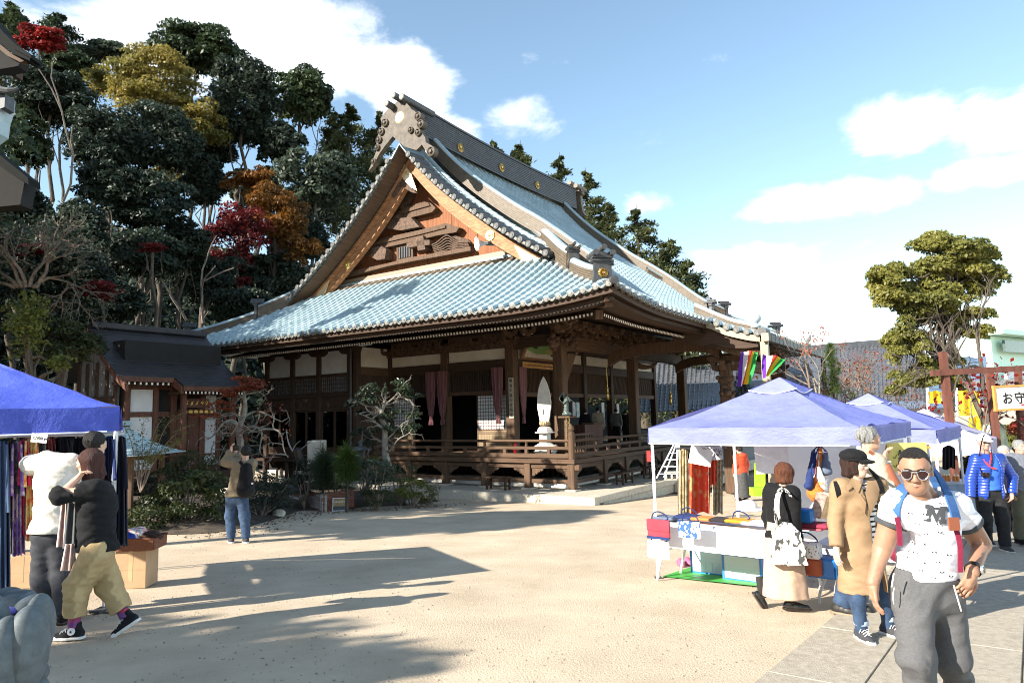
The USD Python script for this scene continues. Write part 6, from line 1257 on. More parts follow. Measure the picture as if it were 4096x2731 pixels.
def shoe(b,side,d,up,m_up,m_sole,name="shoe",high=0.0,laces=False,wd=1.0):
 """d: towards the toe, up: the foot's upward direction"""
 s=b.s;an=getattr(b,"an"+side);d=norm(d);up=norm(np.asarray(up,float)-(np.asarray(up,float)@d)*d);R=np.stack([np.cross(d,up),d,up]);o=an-up*.08*s
 def base(q):return sm(.03,rc(q,(0,-.055,.045),(0,.05,.040),.040*wd,.042*wd),rc(q,(0,.05,.038),(0,.155,.026),.044*wd,.034*wd),rc(q,(0,-.035,.05),(0,-.02,.10+high),.040*wd,.043*wd))
 up_=lambda p:(lambda q:smax(smax(base(q),.018-q[:,2],.004),q[:,2]-(.088+high),.004)*s)(loc_(p,o,R,s));so=lambda p:(lambda q:smax(smax(sm(.02,rc(q*[1,1,1],(0,-.06,.015),(0,.05,.015),.046*wd,.050*wd),rc(q,(0,.05,.015),(0,.165,.015),.050*wd,.038*wd)),q[:,2]-.026,.003),-q[:,2],.003)*s)(loc_(p,o,R,s))
 lo,hi=box_of([an,o,o+d*.2*s,o-d*.1*s,an+up*(high+.04)*s],.07*s);sh=part(b.t,name,snet(up_,lo,hi,.007),m_up,smooth=True);part(sh,"sole",snet(so,lo,hi,.007),m_sole,smooth=True)
 if laces:
  W=lambda x,y,z:o+(np.array([x,y,z])*s)@R
  part(sh,"toe_cap",MB().sphere(W(0,.150,.026),1,2).sphere(W(0,.150,.026),.001,0)if False else snet(lambda p:(lambda q:smax(ell(q,(0,.150,.022),(.040,.042,.030)),.018-q[:,2],.003)*s)(loc_(p,o,R,s)),W(0,.15,.02)-.07,W(0,.15,.02)+.07,.006),m_rub,smooth=True)
  l=MB()
  for k in range(6):y,z=.105-k*.022,.064+k*.0115;l.tube([W(-.03,y,z-.004),W(0,y-.006,z+.014),W(.03,y-.002,z-.004)],.0042*s,5)
  for sx in(-1,1):l.tube([W(0,.03,.10),W(sx*.035,.055,.105),W(sx*.045,.045,.075)],.004*s,5)
  part(sh,"laces",l,m_rub)
 return sh
def strap(parent,pts,w,t,mt,name="strap",up=None):
 """flat band through pts, lying on what is at its back (up: outward directions)"""
 p=spline(pts,6);tt=np.gradient(p,axis=0);tt/=np.linalg.norm(tt,axis=1,keepdims=True);n=np.asarray(up,float);n=np.repeat(n[None],len(p),0)if n.ndim==1 else np.stack([np.interp(np.linspace(0,1,len(p)),np.linspace(0,1,len(n)),n[:,j])for j in range(3)],1)
 sd=np.cross(tt,n);sd/=np.linalg.norm(sd,axis=1,keepdims=True);n=np.cross(sd,tt);g=[p+sd*w/2,p+sd*w/2+n*t,p-sd*w/2+n*t,p-sd*w/2,p+sd*w/2]
 return part(parent,name,MB().grid(np.stack(g)),mt)
def conv(x0,y0,k):
 """zoomed view coordinates to the 2352 frame"""
 return lambda x,y:((x0+k*x)/K,(y0+k*y)/K)
def joints(cv,Y,tab,face,headup=None):
 J={k:at(*cv(*v[:2]),Y+(v[2]if len(v)>2 else 0))for k,v in tab.items()};J["face"]=np.array(face,float)
 if headup is not None:J["headup"]=np.array(headup,float)
 return J
c3=conv(3200,1650,.6892)
Y=3.5
J=joints(c3,Y,{"head":(668,335,-.03),"neck":(722,468,.03),"shR":(560,528,.02),"shL":(905,540,.06),"elR":(478,790,.06),"elL":(1052,762,.14),"wrR":(422,985,.0),"wrL":(1000,925,-.06),"hipR":(655,1040,.02),"hipL":(830,1040,.05),"knR":(672,1420,-.10),"knL":(880,1430,.05),"anR":(740,1830,.10),"anL":(985,1800,.35)},(-.50,-.80,-.16))
gp_=J["anL"];J["anR"][2]=gz(*J["anR"][:2])+.09;J["anL"][2]=gz(*J["anL"][:2])+.14
mn=person("man in white T-shirt with letter M, aviator sunglasses and red and blue rucksack",(J["hipR"][0],J["hipR"][1],float(gz(J["hipR"][0],J["hipR"][1]))),1.60,J)
tan=(.33,.18,.115)
bd=finish(mn,tan,(("R",(-.02,-.10,-1),(.9,-.2,.1),.42),("L",norm(np.array([-.55,-.15,-.8])),(-.35,.75,-.3),.75)),forearm=(.056,.044,.032),hd=.0045,hh=.0042)
[part(bd,"upper_arm",snet(lambda p:rc(p,a_,b_,.060,.048),*box_of([a_,b_],.1),.011),skin(tan),smooth=True)for a_,b_ in((mn.shR,mn.elR),(mn.shL,mn.elL))]
hb_=hairmat("hair_black",(.022,.018,.016))
def mhair(p):
 q=loc_(p,mn.head,mn.hR,mn.s);d=ell(q,(0,-.014,.032),(.0765,.098,.089));hl=-(q[:,2]-.075+np.clip((.038-q[:,1])*1.3,0,.13));return smax(smax(d,hl,.01),-(q[:,2]+.05),.01)*mn.s+.0025*(meshkit.noise(p*160,2)-.5)
part(mn.t,"hair",snet(mhair,mn.head-.15,mn.head+.15,.005),hb_,smooth=True)
m_tee=cloth("white_tee",(.78,.77,.80),.85,(.72,.71,.75),scale=40);m_char=cloth("charcoal_rib",(.06,.065,.07));m_grey=cloth("grey_jersey",(.105,.105,.107),.9,(.082,.082,.085),scale=120,bump=.25)
hemz=at(*c3(735,965),Y)[2]
tee=top(mn,"tshirt",m_tee,g=.012,sleeve=-.42,arms=(.070,.068,.06),hem=hemz,open_neck=.074,h=.009,amp=.008,w=.97,dp=.98,sc=11)
trousers(mn,"joggers",m_grey,r=(.098,.072,.054),g=.008,top_=hemz+.05,h=.010,amp=.013,sc=7)
for sd in "RL":
 sh_,el_=getattr(mn,"sh"+sd),getattr(mn,"el"+sd);c=sh_+(el_-sh_)*.42;ax_=norm(el_-sh_);part(tee,"sleeve_band",MB().lathe([(.06,-.012),(.0745,-.012),(.075,.012),(.06,.013)],c,24,ax_),m_char,smooth=40)
nc=mn.neck+Z*.005+mn.f*.012;rn=.079;g=np.linspace(0,2*np.pi,29);ring=nc+np.outer(np.cos(g),mn.r)*rn+np.outer(np.sin(g),mn.f)*rn*.95+np.outer(-.045*np.sin(g)-.03,Z);part(tee,"neck_band",MB().tube(ring,.012,8,cap=False),m_char,smooth=True)
def onfronts(b,xy,Yg,off=.0,w=1.0,dp=1.0,gg=.012,cv=None):
 """the points of the torso's front seen at xy, and their normals"""
 D_=np.array([norm(ray(*(cv(x,y)if cv else(x,y))))for x,y in xy]);t=Yg/D_[:,1]-.3;fd=lambda p:d_torso(b,p,gg*b.s,w,dp)
 for _ in range(22):t=t+np.clip(fd(EYE+D_*t[:,None]),.0005,.08)*.85
 p=EYE+D_*t[:,None];e=.004;n=np.stack([fd(p+np.eye(3)[i]*e)-fd(p-np.eye(3)[i]*e)for i in range(3)],1);n/=np.linalg.norm(n,axis=1,keepdims=True)+1e-12;return p+n*off,n
def onfront(b,px,py,*a):
 p,n=onfronts(b,[(px,py)],*a);return p[0],n[0]
def patch(b,poly,Yg,off,mt,parent,name,cv,w=1.0,dp=1.0,gg=.012,step=6.0):
 """a thin print on the torso: the outline in view coordinates laid onto the cloth"""
 pg_=Polygon(poly).buffer(0)
 for ge in getattr(pg_,"geoms",[pg_]):
  v2,f2=trimesh.creation.triangulate_polygon(ge.segmentize(step*2),engine="earcut");v2,f2=trimesh.remesh.subdivide_to_size(np.c_[v2,np.zeros(len(v2))],f2,step*3);part(parent,name,(onfronts(b,v2[:,:2],Yg,off,w,dp,gg,cv)[0],f2),mt)
Mlet=[(722,532),(765,540),(785,590),(808,545),(848,545),(846,568),(836,570),(834,618),(844,622),(842,645),(800,642),(801,620),(808,618),(808,590),(785,640),(762,588),(752,610),(756,614),(754,634),(712,626),(714,604),(724,604),(734,560),(721,556)]
patch(mn,Mlet,Y,.009,m_char,tee,"letter_m",c3,.97,.98)
rg=np.random.default_rng(12)
for x,y in((632,518),(735,522),(815,528),(636,580),(720,588),(592,630),(680,640),(800,645),(628,685),(728,700),(808,692),(644,748),(712,758),(820,768),(670,808),(775,806),(858,822),(618,832),(712,866),(796,862),(598,908),(700,912),(818,922),(660,950),(770,955),(868,945)):
 for dx,dy in((-9,0),(9,2)):
  r_=rg.uniform(4.0,6.0);g=np.linspace(0,6.28,8)[:-1];pts=onfronts(mn,[(x+dx+r_*math.cos(q),y+dy+r_*math.sin(q))for q in g],Y,.0085,.97,.98,.012,c3)[0];part(tee,"print_spot",MB().add(np.array(pts),[[0,i,i+1]for i in range(1,6)]),m_char)
m_bl=cloth("blue_webbing",(.045,.12,.30));m_mar=cloth("maroon_webbing",(.22,.02,.05));m_leath=mat("brown_leather",(.28,.09,.045),.5)
pack=thing("rucksack","blue and maroon rucksack worn by the man in the M T-shirt","rucksack",tuple(mn.chest))
for ptsx in(((625,440),(585,480),(556,545),(560,610)),((812,432),(846,490),(872,560),(888,622))):
 q=[onfront(mn,x,y,Y,.014,.97,.98,.012,c3)for x,y in ptsx];strap(pack,[a for a,_ in q],.058,.008,m_bl,"shoulder_strap",[n for _,n in q])
for ptsx in(((560,605),(574,680),(576,770)),((888,618),(905,680),(925,760),(928,850),(930,925))):
 q=[at(*c3(x,y),Y-.12 if x>800 else Y-.05)for x,y in ptsx];strap(pack,q,.024,.006,m_mar,"webbing",np.array([0,-1.0,0]))
part(pack,"buckle",MB().box(at(*c3(893,645),Y-.145),(.05,.012,.06)),m_leath);part(pack,"bag",MB().add(*snet(lambda p:rc(p,mn.pel+Z*.16-mn.f*.22-mn.r*.05,mn.chest-mn.f*.2-Z*.08-mn.r*.05,.10,.09),*box_of([mn.pel,mn.chest-mn.f*.24],.22),.02)),m_mar,smooth=True)
sg=thing("sunglasses","aviator sunglasses with brown lenses on the man in the M T-shirt","sunglasses",tuple(mn.head));HP=lambda x,y,z:mn.head+(np.array([x,y,z])*mn.s)@mn.hR
for sx in(-1,1):
 out=np.array([(.010,.016),(.028,.022),(.050,.020),(.062,.010),(.060,-.008),(.046,-.024),(.030,-.026),(.016,-.014)]);pts=[HP(sx*x,.110-5.5*max(0,x-.02)**2,z+.004)for x,z in out];c=HP(sx*.036,.109,-.001)
 part(sg,"lens",MB().add(np.array([c]+pts),[[0,i+1,(i+1)%8+1]for i in range(8)]+[[0,(i+1)%8+1,i+1]for i in range(8)]),m_lens);part(sg,"rim",MB().tube(np.array(pts+pts[:1]),.0026,6,cap=False),m_chrome);part(sg,"temple",MB().tube([HP(sx*.062,.095,.016),HP(sx*.079,.05,.014),HP(sx*.080,-.01,.010)],.0028,6),m_iris)
part(sg,"bridge",MB().tube([HP(-.012,.113,.018),HP(.012,.113,.018)],.003,6),m_chrome);part(sg,"brow_bar",MB().tube([HP(-.055,.103,.024),HP(0,.115,.025),HP(.055,.103,.024)],.0028,6),m_iris)
wt=thing("wristwatch","black wristwatch with dark dial on the man in the M T-shirt","wristwatch",tuple(mn.wrL));ax_=norm(mn.wrL-mn.elL);c=mn.wrL-ax_*.03;part(wt,"band",MB().lathe([(.034,-.011),(.0385,-.011),(.0385,.011),(.034,.011)],c,20,ax_),m_iris,smooth=40);o=norm(np.array([.75,-.65,.1]));o=norm(o-(o@ax_)*ax_);part(wt,"case",MB().lathe([(0,.046),(.017,.046),(.021,.043),(.0215,.034),(0,.034)],c,20,o),m_chrome,smooth=40);part(wt,"dial",MB().lathe([(0,.0475),(.0165,.0475),(.0165,.046)],c,20,o),m_iris)
for x0,y0,x1,y1 in((892,1000,936,1150),(545,930,532,1010)):part(mn.t,"pocket_zip",MB().tube([at(*c3(x0,y0),Y-.10),at(*c3(x1,y1),Y-.10)],.004,5),m_rub)
part(mn.t,"drawstring",MB().tube(spline([at(*c3(548,1015),Y-.06),at(*c3(540,1060),Y-.07),at(*c3(545,1108),Y-.06)],4),.003,5),m_rub)
for sd,d in(("R",(-.25,-.95,0)),("L",(-.1,-.98,-.2))):shoe(mn,sd,d,(0,0,1),m_iris,m_rub)
Y=float(G(1993,1478)[1])+.05
J=joints(c3,Y,{"head":(322,300,-.02),"neck":(332,392,.03),"shR":(232,432,.0),"shL":(452,420,.08),"elR":(205,640,.03),"elL":(500,620,.15),"wrR":(212,785,-.05),"wrL":(490,800,.1),"hipR":(300,820,.05),"hipL":(400,815,.10),"knR":(330,1080,-.02),"knL":(478,1060,.10),"anR":(358,1262,.0),"anL":(518,1250,.12)},(.62,-.78,-.02))
J["anR"][2]=gz(*J["anR"][:2])+.095;J["anL"][2]=gz(*J["anL"][:2])+.10
cw=person("woman in tan trench coat, striped top, jeans and black peaked cap",(J["anR"][0],J["anR"][1],float(gz(*J["anR"][:2]))),1.62,J)
fair=(.52,.345,.265)
bd=finish(cw,fair,(("R",None,None,.6),),hd=.006,hh=.006,female=True);m_trench=cloth("tan_gabardine",(.29,.19,.107),.75,(.25,.16,.088),scale=8);m_blk=cloth("black_cloth",(.007,.007,.008));m_jean=cloth("blue_denim",(.045,.078,.14),.85,(.026,.046,.088),scale=14,bump=.3)
hz_=at(*c3(380,1045),Y)[2]
hair(cw,hairmat("hair_dark_brown",(.045,.022,.016)),"bob",drop=.085,wid=.09,h=.007)
def stripes(n,l):
 n["g2"]=("geometry",{});n["sx"]=("separate_xyz",{});n["ml"]=("math",{"math_type":"multiply","value2":1/.044});n["fr"]=("math",{"math_type":"fraction"});n["gt"]=("math",{"math_type":"greater_than","value2":.62});n["mc"]=("mix_color",{"a":(.75,.74,.72),"b":(.015,.015,.02)})
 l[:]=[q for q in l if q[1]!="p.base_color"]+[("g2.position","sx.vector"),("sx.z","ml.value1"),("ml.value","fr.value1"),("fr.value","gt.value1"),("gt.value","mc.fac"),("mc.result","p.base_color")]
top(cw,"striped_shirt",mat("striped_jersey",(.7,.7,.7),.85,extra=stripes),g=.008,sleeve=-.3,hem=cw.pel[2]-.02,h=.011,amp=.003,open_neck=.06)
def flare(p):
 q=loc_(p,cw.pel,np.stack([cw.hr,cw.hf,Z]),1.0);z=-q[:,2];w=np.interp(z,[-.35,0,.25,.55],[.15,.185,.215,.24]);ang=np.arctan2(q[:,0],q[:,1]);w=w*(1+.05*np.sin(ang*5+z*3)*np.clip(z*2,0,1));d=np.hypot(q[:,0],q[:,1]*1.25)-w;return np.maximum(np.maximum(d,-(q[:,2]+.62)),q[:,2]-.3)
def trench(b,flare,opening=None):
 s=b.s
 def fn(p):
  d=smin(smin(d_torso(b,p,.030*s,1.04,1.05),flare(p),.05),smin(d_arm(b,p,"R",(.074,.062,.054),.006),d_arm(b,p,"L",(.074,.062,.054),.006),.01),.03);d=smax(d,hz_-p[:,2],.006);d=smax(d,-rc(p,b.neck-b.u*.02,b.neck+b.u*.3+b.f*.08,.066),.006)
  for sd in "RL":wr,el=getattr(b,"wr"+sd),getattr(b,"el"+sd);d=smax(d,np.where(np.linalg.norm(p-wr,axis=1)<.12,(p-wr)@norm(wr-el)+.01,-1),.004)
  if opening is not None:d=smax(d,-opening(p),.006)
  return d
 lo,hi=box_of([b.pel,b.shR,b.shL,b.neck,b.elR,b.elL,b.wrR],.26);lo[2]=hz_-.03;return wrinkle(*snet(fn,lo,hi,.011),.008,7)
def openc(p):
 q=loc_(p,cw.pel,np.stack([cw.r,cw.f,Z]),1.0);c=np.interp(q[:,2],[-.6,-.3,.1,.32,.5],[-.10,-.075,-.055,-.045,-.03]);w=np.interp(q[:,2],[-.6,-.2,.1,.35,.5],[.085,.062,.035,.05,.075]);return np.maximum(np.abs(q[:,0]-c)-w,-(q[:,1]-.03))
coat=part(cw.t,"trench_coat",trench(cw,flare,openc),m_trench,smooth=True)
trousers(cw,"jeans",m_jean,r=(.088,.06,.046),g=.004,h=.012,amp=.004,cut=(-.02,-.02))
part(cw.t,"dark_trouser_front",snet(lambda p:smax(ell(p,cw.pel,(.15,.115,.17)),p[:,2]-cw.pel[2]-.1,.01),cw.pel-.2,cw.pel+.2,.016),m_blk,smooth=True)
for x,y in((283,448),(272,510),(448,462),(312,668),(300,755),(368,850),(290,592),(440,545)):
 d_=norm(ray(*c3(x,y)));t=Y/d_[1]-.4
 for _ in range(60):
  p=EYE+d_*t;t+=max(min(float(smin(d_torso(cw,p[None],.030*cw.s,1.04,1.05),flare(p[None]),.05)[0]),.05),.001)*.7
 part(coat,"button",MB().lathe([(0,.010),(.012,.010),(.014,.004),(.014,-.006)],EYE+d_*t,12,-d_),m_iris,smooth=40)
for pl in(((300,385),(262,430),(272,452),(300,432),(330,470),(352,420),(330,400)),((382,400),(420,375),(455,430),(440,505),(400,590),(385,520),(372,470)),((306,452),(296,510),(345,545),(370,590),(378,520),(345,470))):patch(cw,pl,Y,.018,m_trench,coat,"lapel",c3,1.04,1.05,.03)
strap(cw.t,[onfront(cw,x,y,Y,.012,1.05,1.05,.034,c3)[0]for x,y in((212,405),(222,450),(238,520),(240,590))],.04,.01,m_blk,"rucksack_strap",np.array([-.3,-1,.1]));strap(cw.t,[onfront(cw,x,y,Y,.012,1.05,1.05,.034,c3)[0]for x,y in((415,350),(438,380),(458,420),(470,465))],.045,.01,m_blk,"rucksack_strap",np.array([.2,-1,.1]))
cap=thing("peaked_cap","black casquette cap worn by the woman in the trench coat","cap",tuple(cw.head));HC=lambda p:loc_(p,cw.head,cw.hR,cw.s)
part(cap,"crown",wrinkle(*snet(lambda p:(lambda q:sm(.02,smax(ell(q,(0,-.02,.075),(.108,.118,.068)),.05-q[:,2],.01),smax(ell(q,(0,-.012,.05),(.096,.108,.07)),np.abs(q[:,2]-.055)-.022,.006))*cw.s)(HC(p)),cw.head-.17,cw.head+.19,.008),.004,14),m_blk,smooth=True)
part(cap,"peak",snet(lambda p:(lambda q:smax(ell(q,(0,.085,.030),(.085,.085,.02)),-(q[:,1]-.06),.008)*cw.s)(HC(p)),cw.head-.2,cw.head+.22,.007),m_blk,smooth=True);part(cap,"band",MB().lathe([(.098,.035),(.104,.036),(.104,.050),(.098,.051)],cw.head,24,cw.hR[2]),m_blk,smooth=True)
m_cv=cloth("grey_black_canvas",(.05,.05,.055));shoe(cw,"R",(.0,-.97,0),(0,0,1),m_cv,m_rub,high=.05,laces=True);shoe(cw,"L",(.35,-.92,0),(0,0,1),m_cv,m_rub,high=.05,laces=True)
for sd in "RL":an,kn=getattr(cw,"an"+sd),getattr(cw,"kn"+sd);part(cw.t,"jeans_cuff",MB().lathe([(.052,0),(.058,0),(.058,.035),(.05,.036)],an+Z*.05,16),cloth("pale_denim",(.35,.42,.5)),smooth=True)
Y=float(G(1940,1420)[1])+.1
J=joints(c3,Y,{"head":(402,150,0),"neck":(388,235,.02),"shR":(440,290,-.17),"shL":(400,285,.17),"elR":(500,440,-.22),"elL":(470,420,.1),"wrR":(560,430,-.28),"wrL":(488,275,.02),"hipR":(350,680,-.08),"hipL":(350,680,.10),"knR":(300,900,-.05),"knL":(330,900,.1),"anR":(245,1150,0),"anL":(300,1140,.15)},(.96,.12,0))
J["anR"][2]=gz(*J["anR"][:2])+.1;J["anL"][2]=gz(*J["anL"][:2])+.1
ge=person("grey haired man in beige jacket, hand raised to his mouth",(J["anR"][0],J["anR"][1],float(gz(*J["anR"][:2]))),1.72,J)
finish(ge,(.52,.31,.21),(("L",(.2,-.1,1),(.6,-.3,-.3),.9),("R",(1,-.1,-.1),(0,.2,1),.6)),hd=.006,hh=.006);hair(ge,hairmat("hair_grey",(.30,.30,.29)),"short",wid=.086,noise_=.014,open_=(.066,.07,.088),oz=-.03,h=.006)
top(ge,"jacket",cloth("beige_jacket",(.42,.36,.27),.7),g=.03,arms=(.078,.066,.056),hem=ge.pel[2]-.08,amp=.010,w=1.08,dp=1.1,open_neck=.064);trousers(ge,"jeans",m_jean,r=(.10,.078,.074),amp=.012)
bt_=mat("black_boot",(.02,.018,.016),.5);shoe(ge,"R",(.6,-.6,0),(0,0,1),bt_,mat("tan_sole",(.25,.2,.13),.7),high=.06,wd=1.15);shoe(ge,"L",(.7,-.5,0),(0,0,1),bt_,bt_,high=.06,wd=1.15)
sb_=thing("shoulder_bag","brown leather shoulder bag on the grey haired man","bag",tuple(at(*c3(530,380),Y)));part(sb_,"bag",snet(lambda p:rc(p,at(*c3(505,320),Y-.24),at(*c3(548,420),Y-.25),.045,.06),*box_of([at(*c3(505,320),Y-.24),at(*c3(548,420),Y-.25)],.09),.01),m_leath,smooth=True);strap(sb_,[at(*c3(*q),Y-.2)for q in((400,225),(450,260),(500,310))],.03,.006,m_leath,"strap",np.array([.2,-1,.2]))
Y=float(G(2298,1268)[1])
J=joints(c3,Y,{"head":(1068,172,0),"neck":(1080,232,.05),"shR":(1022,272,.02),"shL":(1158,268,.06),"elR":(990,385,.05),"elL":(1232,375,.12),"wrR":(990,490,-.02),"wrL":(1230,470,0),"hipR":(1062,470,.03),"hipL":(1132,470,.06),"knR":(1075,620,.0),"knL":(1178,625,.0),"anR":(1085,740,.35),"anL":(1190,772,.0)},(-.12,-.97,-.12))
J["anL"][2]=gz(*J["anL"][:2])+.10;J["anR"][2]=gz(*J["anR"][:2])+.14
wc=person("older man in white cap, blue quilted jacket and shirt with camera, black trousers",(J["anL"][0],J["anL"][1],float(gz(*J["anL"][:2]))),1.74,J)
pk=(.47,.27,.20);finish(wc,pk,(("R",None,None,.5),("L",None,None,.55)),hd=.008,hh=.0075);hair(wc,hairmat("hair_white",(.5,.48,.45)),"short",h=.009)
sh_=top(wc,"shirt",cloth("blue_shirt",(.045,.15,.62)),g=.016,sleeve=-.5,hem=wc.pel[2]+.03,w=1.12,dp=1.2,amp=.005,h=.014);trousers(wc,"trousers",cloth("black_trousers",(.022,.022,.023),.8),r=(.105,.085,.07),amp=.008,h=.015,top_=wc.pel[2]+.08,w=1.08)
m_puf=mat("blue_nylon",(.014,.05,.30),.32,(.010,.035,.22),scale=9,spec=.6)
def wopen(p):q=loc_(p,wc.pel,np.stack([wc.r,wc.f,Z]),1.0);return np.maximum(np.abs(q[:,0])-np.interp(q[:,2],[-.1,.3,.55],[.13,.10,.05]),-(q[:,1]-.02))
s_=wc.s
def puff(p):
 d=d_torso(wc,p,.038,1.12,1.22)
 for sd in "RL":d=smin(d,d_arm(wc,p,sd,(.078,.066,.056),.008),.03);wr,el=getattr(wc,"wr"+sd),getattr(wc,"el"+sd);d=smax(d,np.where(np.linalg.norm(p-wr,axis=1)<.12,(p-wr)@norm(wr-el),-1),.004)
 d=smax(d,wc.pel[2]-.10-p[:,2],.006);d=smax(d,-rc(p,wc.neck-wc.u*.0,wc.neck+wc.u*.3+wc.f*.05,.066),.006);return smax(d,-wopen(p),.008)
lo,hi=box_of([wc.pel,wc.shR,wc.shL,wc.neck,wc.elR,wc.elL,wc.wrR,wc.wrL],.2);v,f=snet(puff,lo,hi,.012);n=np.zeros_like(v);fn_=np.cross(v[f[:,1]]-v[f[:,0]],v[f[:,2]]-v[f[:,0]])
for k in range(3):np.add.at(n,f[:,k],fn_)
n/=np.linalg.norm(n,axis=1,keepdims=True)+1e-9;part(wc.t,"quilted_jacket",(v+n*(.008*np.abs(np.sin(v[:,2:]*np.pi/.045))),f),m_puf,smooth=True)
for sd,d in(("L",(-.1,-1,0)),("R",(-.1,-1,.1))):shoe(wc,sd,d,(0,0,1),mat("walking_shoe",(.05,.05,.048),.7)if sd=="L" else UsdShade.Material.Get(stage,"/World/Looks/walking_shoe"),m_rub,wd=1.15)
cp_=thing("baseball_cap","white baseball cap on the man in the blue quilted jacket","cap",tuple(wc.head));WH=lambda p:loc_(p,wc.head,wc.hR,wc.s);part(cp_,"crown",snet(lambda p:(lambda q:smax(ell(q,(0,-.012,.045),(.096,.116,.094)),.036-q[:,2],.006)*wc.s)(WH(p)),wc.head-.16,wc.head+.18,.009),m_white,smooth=True);part(cp_,"peak",snet(lambda p:(lambda q:smax(ell(q,(0,.10,.040),(.075,.085,.014)),-(q[:,1]-.06),.006)*wc.s)(WH(p)),wc.head-.2,wc.head+.22,.008),m_white,smooth=True)
gl_=thing("dark_glasses","dark sunglasses on the man in the white cap","sunglasses",tuple(wc.head));part(gl_,"lenses",snet(lambda p:(lambda q:smax(ell(q,(0,.06,.008),(.066,.052,.02)),-(q[:,1]-.075),.004)*wc.s)(WH(p)),wc.head-.13,wc.head+.14,.007),m_lens,smooth=True)
cm=thing("compact_camera","black camera hanging on the chest of the man in the blue jacket","camera",tuple(at(*c3(1075,355),Y-.2)));c,n_=onfront(wc,1075,355,Y,.05,1.12,1.2,.016,c3);part(cm,"body",MB().box(c,(.12,.05,.075),wc.r,wc.f,Z,.01),m_iris);part(cm,"lens",MB().lathe([(.034,.02),(.036,.06),(.030,.062),(.028,.05),(0,.05)],c,16,wc.f),m_iris,smooth=40)
for sx in(-1,1):strap(cm,[c+wc.r*sx*.06+Z*.03]+[onfront(wc,1075-sx*a_,b_,Y,.03,1.12,1.2,.016,c3)[0]for a_,b_ in((30,310),(36,260),(26,235))],.02,.004,m_iris,"strap",wc.f)
for q0 in(((1042,245),(1065,280),(1100,315),(1130,325)),((1108,240),(1102,275),(1098,310))):strap(wc.t,[onfront(wc,x,y,Y,.03,1.12,1.2,.016,c3)[0]for x,y in q0],.028,.005,cloth("red_lanyard",(.62,.05,.06)),"lanyard",wc.f)
c2=conv(2500,1700,.5102);Y=float(G(1836,1408)[1])+.1
J=joints(c2,Y,{"head":(1250,375,.02),"neck":(1240,470,.0),"shR":(1318,528,-.08),"shL":(1140,512,.08),"elR":(1325,730,-.12),"elL":(1125,720,.15),"wrR":(1352,895,-.12),"wrL":(1160,860,.3),"hipR":(1290,900,.0),"hipL":(1180,900,.03),"knR":(1320,1150,-.05),"knL":(1150,1170,.1),"anR":(1312,1430,-.02),"anL":(1080,1345,.15)},(.55,.8,-.15))
J["anR"][2]=gz(*J["anR"][:2])+.09
sk=person("woman with bobbed brown hair, black cardigan, long beige skirt and printed tote",(J["anR"][0],J["anR"][1],float(gz(*J["anR"][:2]))),1.55,J)
finish(sk,fair,(("R",(.1,-.2,-1),(-.6,.5,.2),.7),),hd=.007,hh=.006,female=True);hair(sk,hairmat("hair_auburn",(.13,.045,.022)),"bob",drop=.09,wid=.10)
top(sk,"cardigan",m_blk,g=.024,arms=(.070,.060,.050),hem=sk.pel[2]+.0,amp=.009,w=1.0)
hs=at(*c2(1230,1345),Y)[2]
def skirt(p):q=loc_(p,sk.pel,np.stack([sk.hr,sk.hf,Z]),1.0);z=-q[:,2];a_=np.arctan2(q[:,0],q[:,1]);w=np.interp(z,[-.2,.0,.2,.8],[.125,.165,.19,.235]);w=w*(1+.035*np.sin(a_*7)*np.clip(z*1.6,0,1));return np.maximum(np.maximum(np.hypot(q[:,0],q[:,1]*1.15)-w,hs-p[:,2]),q[:,2]-.16)
lo,hi=box_of([sk.pel,sk.pel+Z*.2],.32);lo[2]=hs-.03;part(sk.t,"skirt",wrinkle(*snet(skirt,lo,hi,.012),.004,6),cloth("beige_wool",(.48,.34,.25),.9,(.42,.29,.21),scale=20),smooth=True)
m_sock=cloth("dark_sock",(.03,.028,.027));m_pat=mat("patent_black",(.012,.012,.012),.12,spec=.8)
part(sk.t,"socks",MB().tube([sk.anR-Z*.03,sk.anR+Z*.22],.042,12).tube([sk.anL,sk.anL+(-.02,.0,.2)],.042,12),m_sock,smooth=True);shoe(sk,"R",(.95,-.25,0),(0,0,1),m_pat,m_iris);shoe(sk,"L",(.5,-.1,-.85),(.85,0,.5),m_pat,m_iris)
tb=thing("tote_bag","white canvas tote bag with black print on the skirt wearer's shoulder","tote bag",tuple(at(*c2(1280,1000),Y)))
m_tote=mat("printed_canvas",(.70,.67,.60),.9,(.05,.05,.05),scale=16,detail=2,lo=.40,hi=.43,stretch=(1,1,.5));cA,cB=at(*c2(1225,850),Y-.2),at(*c2(1290,1000),Y-.24)
def bagf(p):q=p-(cA+cB)/2;x,z=q[:,0],q[:,2];return np.maximum(np.maximum(np.abs(x-.02)-np.interp(z,[-.22,.12,.2],[.16,.10,.03]),np.abs(q[:,1]+.35*x)-.05),np.abs(z)-.2)
part(tb,"bag",wrinkle(*snet(bagf,(cA+cB)/2-.3,(cA+cB)/2+.3,.010),.012,9),m_tote,smooth=True)
for q in(((1195,790),(1180,600),(1215,500),(1270,530)),((1235,780),(1200,600),(1235,505),(1300,560))):strap(tb,[at(*c2(x,y),Y-.20-.02*k+(.1 if k==2 else 0))for k,(x,y)in enumerate(q)],.024,.006,m_tote,"handle",np.array([.2,-1,.3]))
c1=conv(0,1600,.6375);Y=float(G(150,1467)[1])
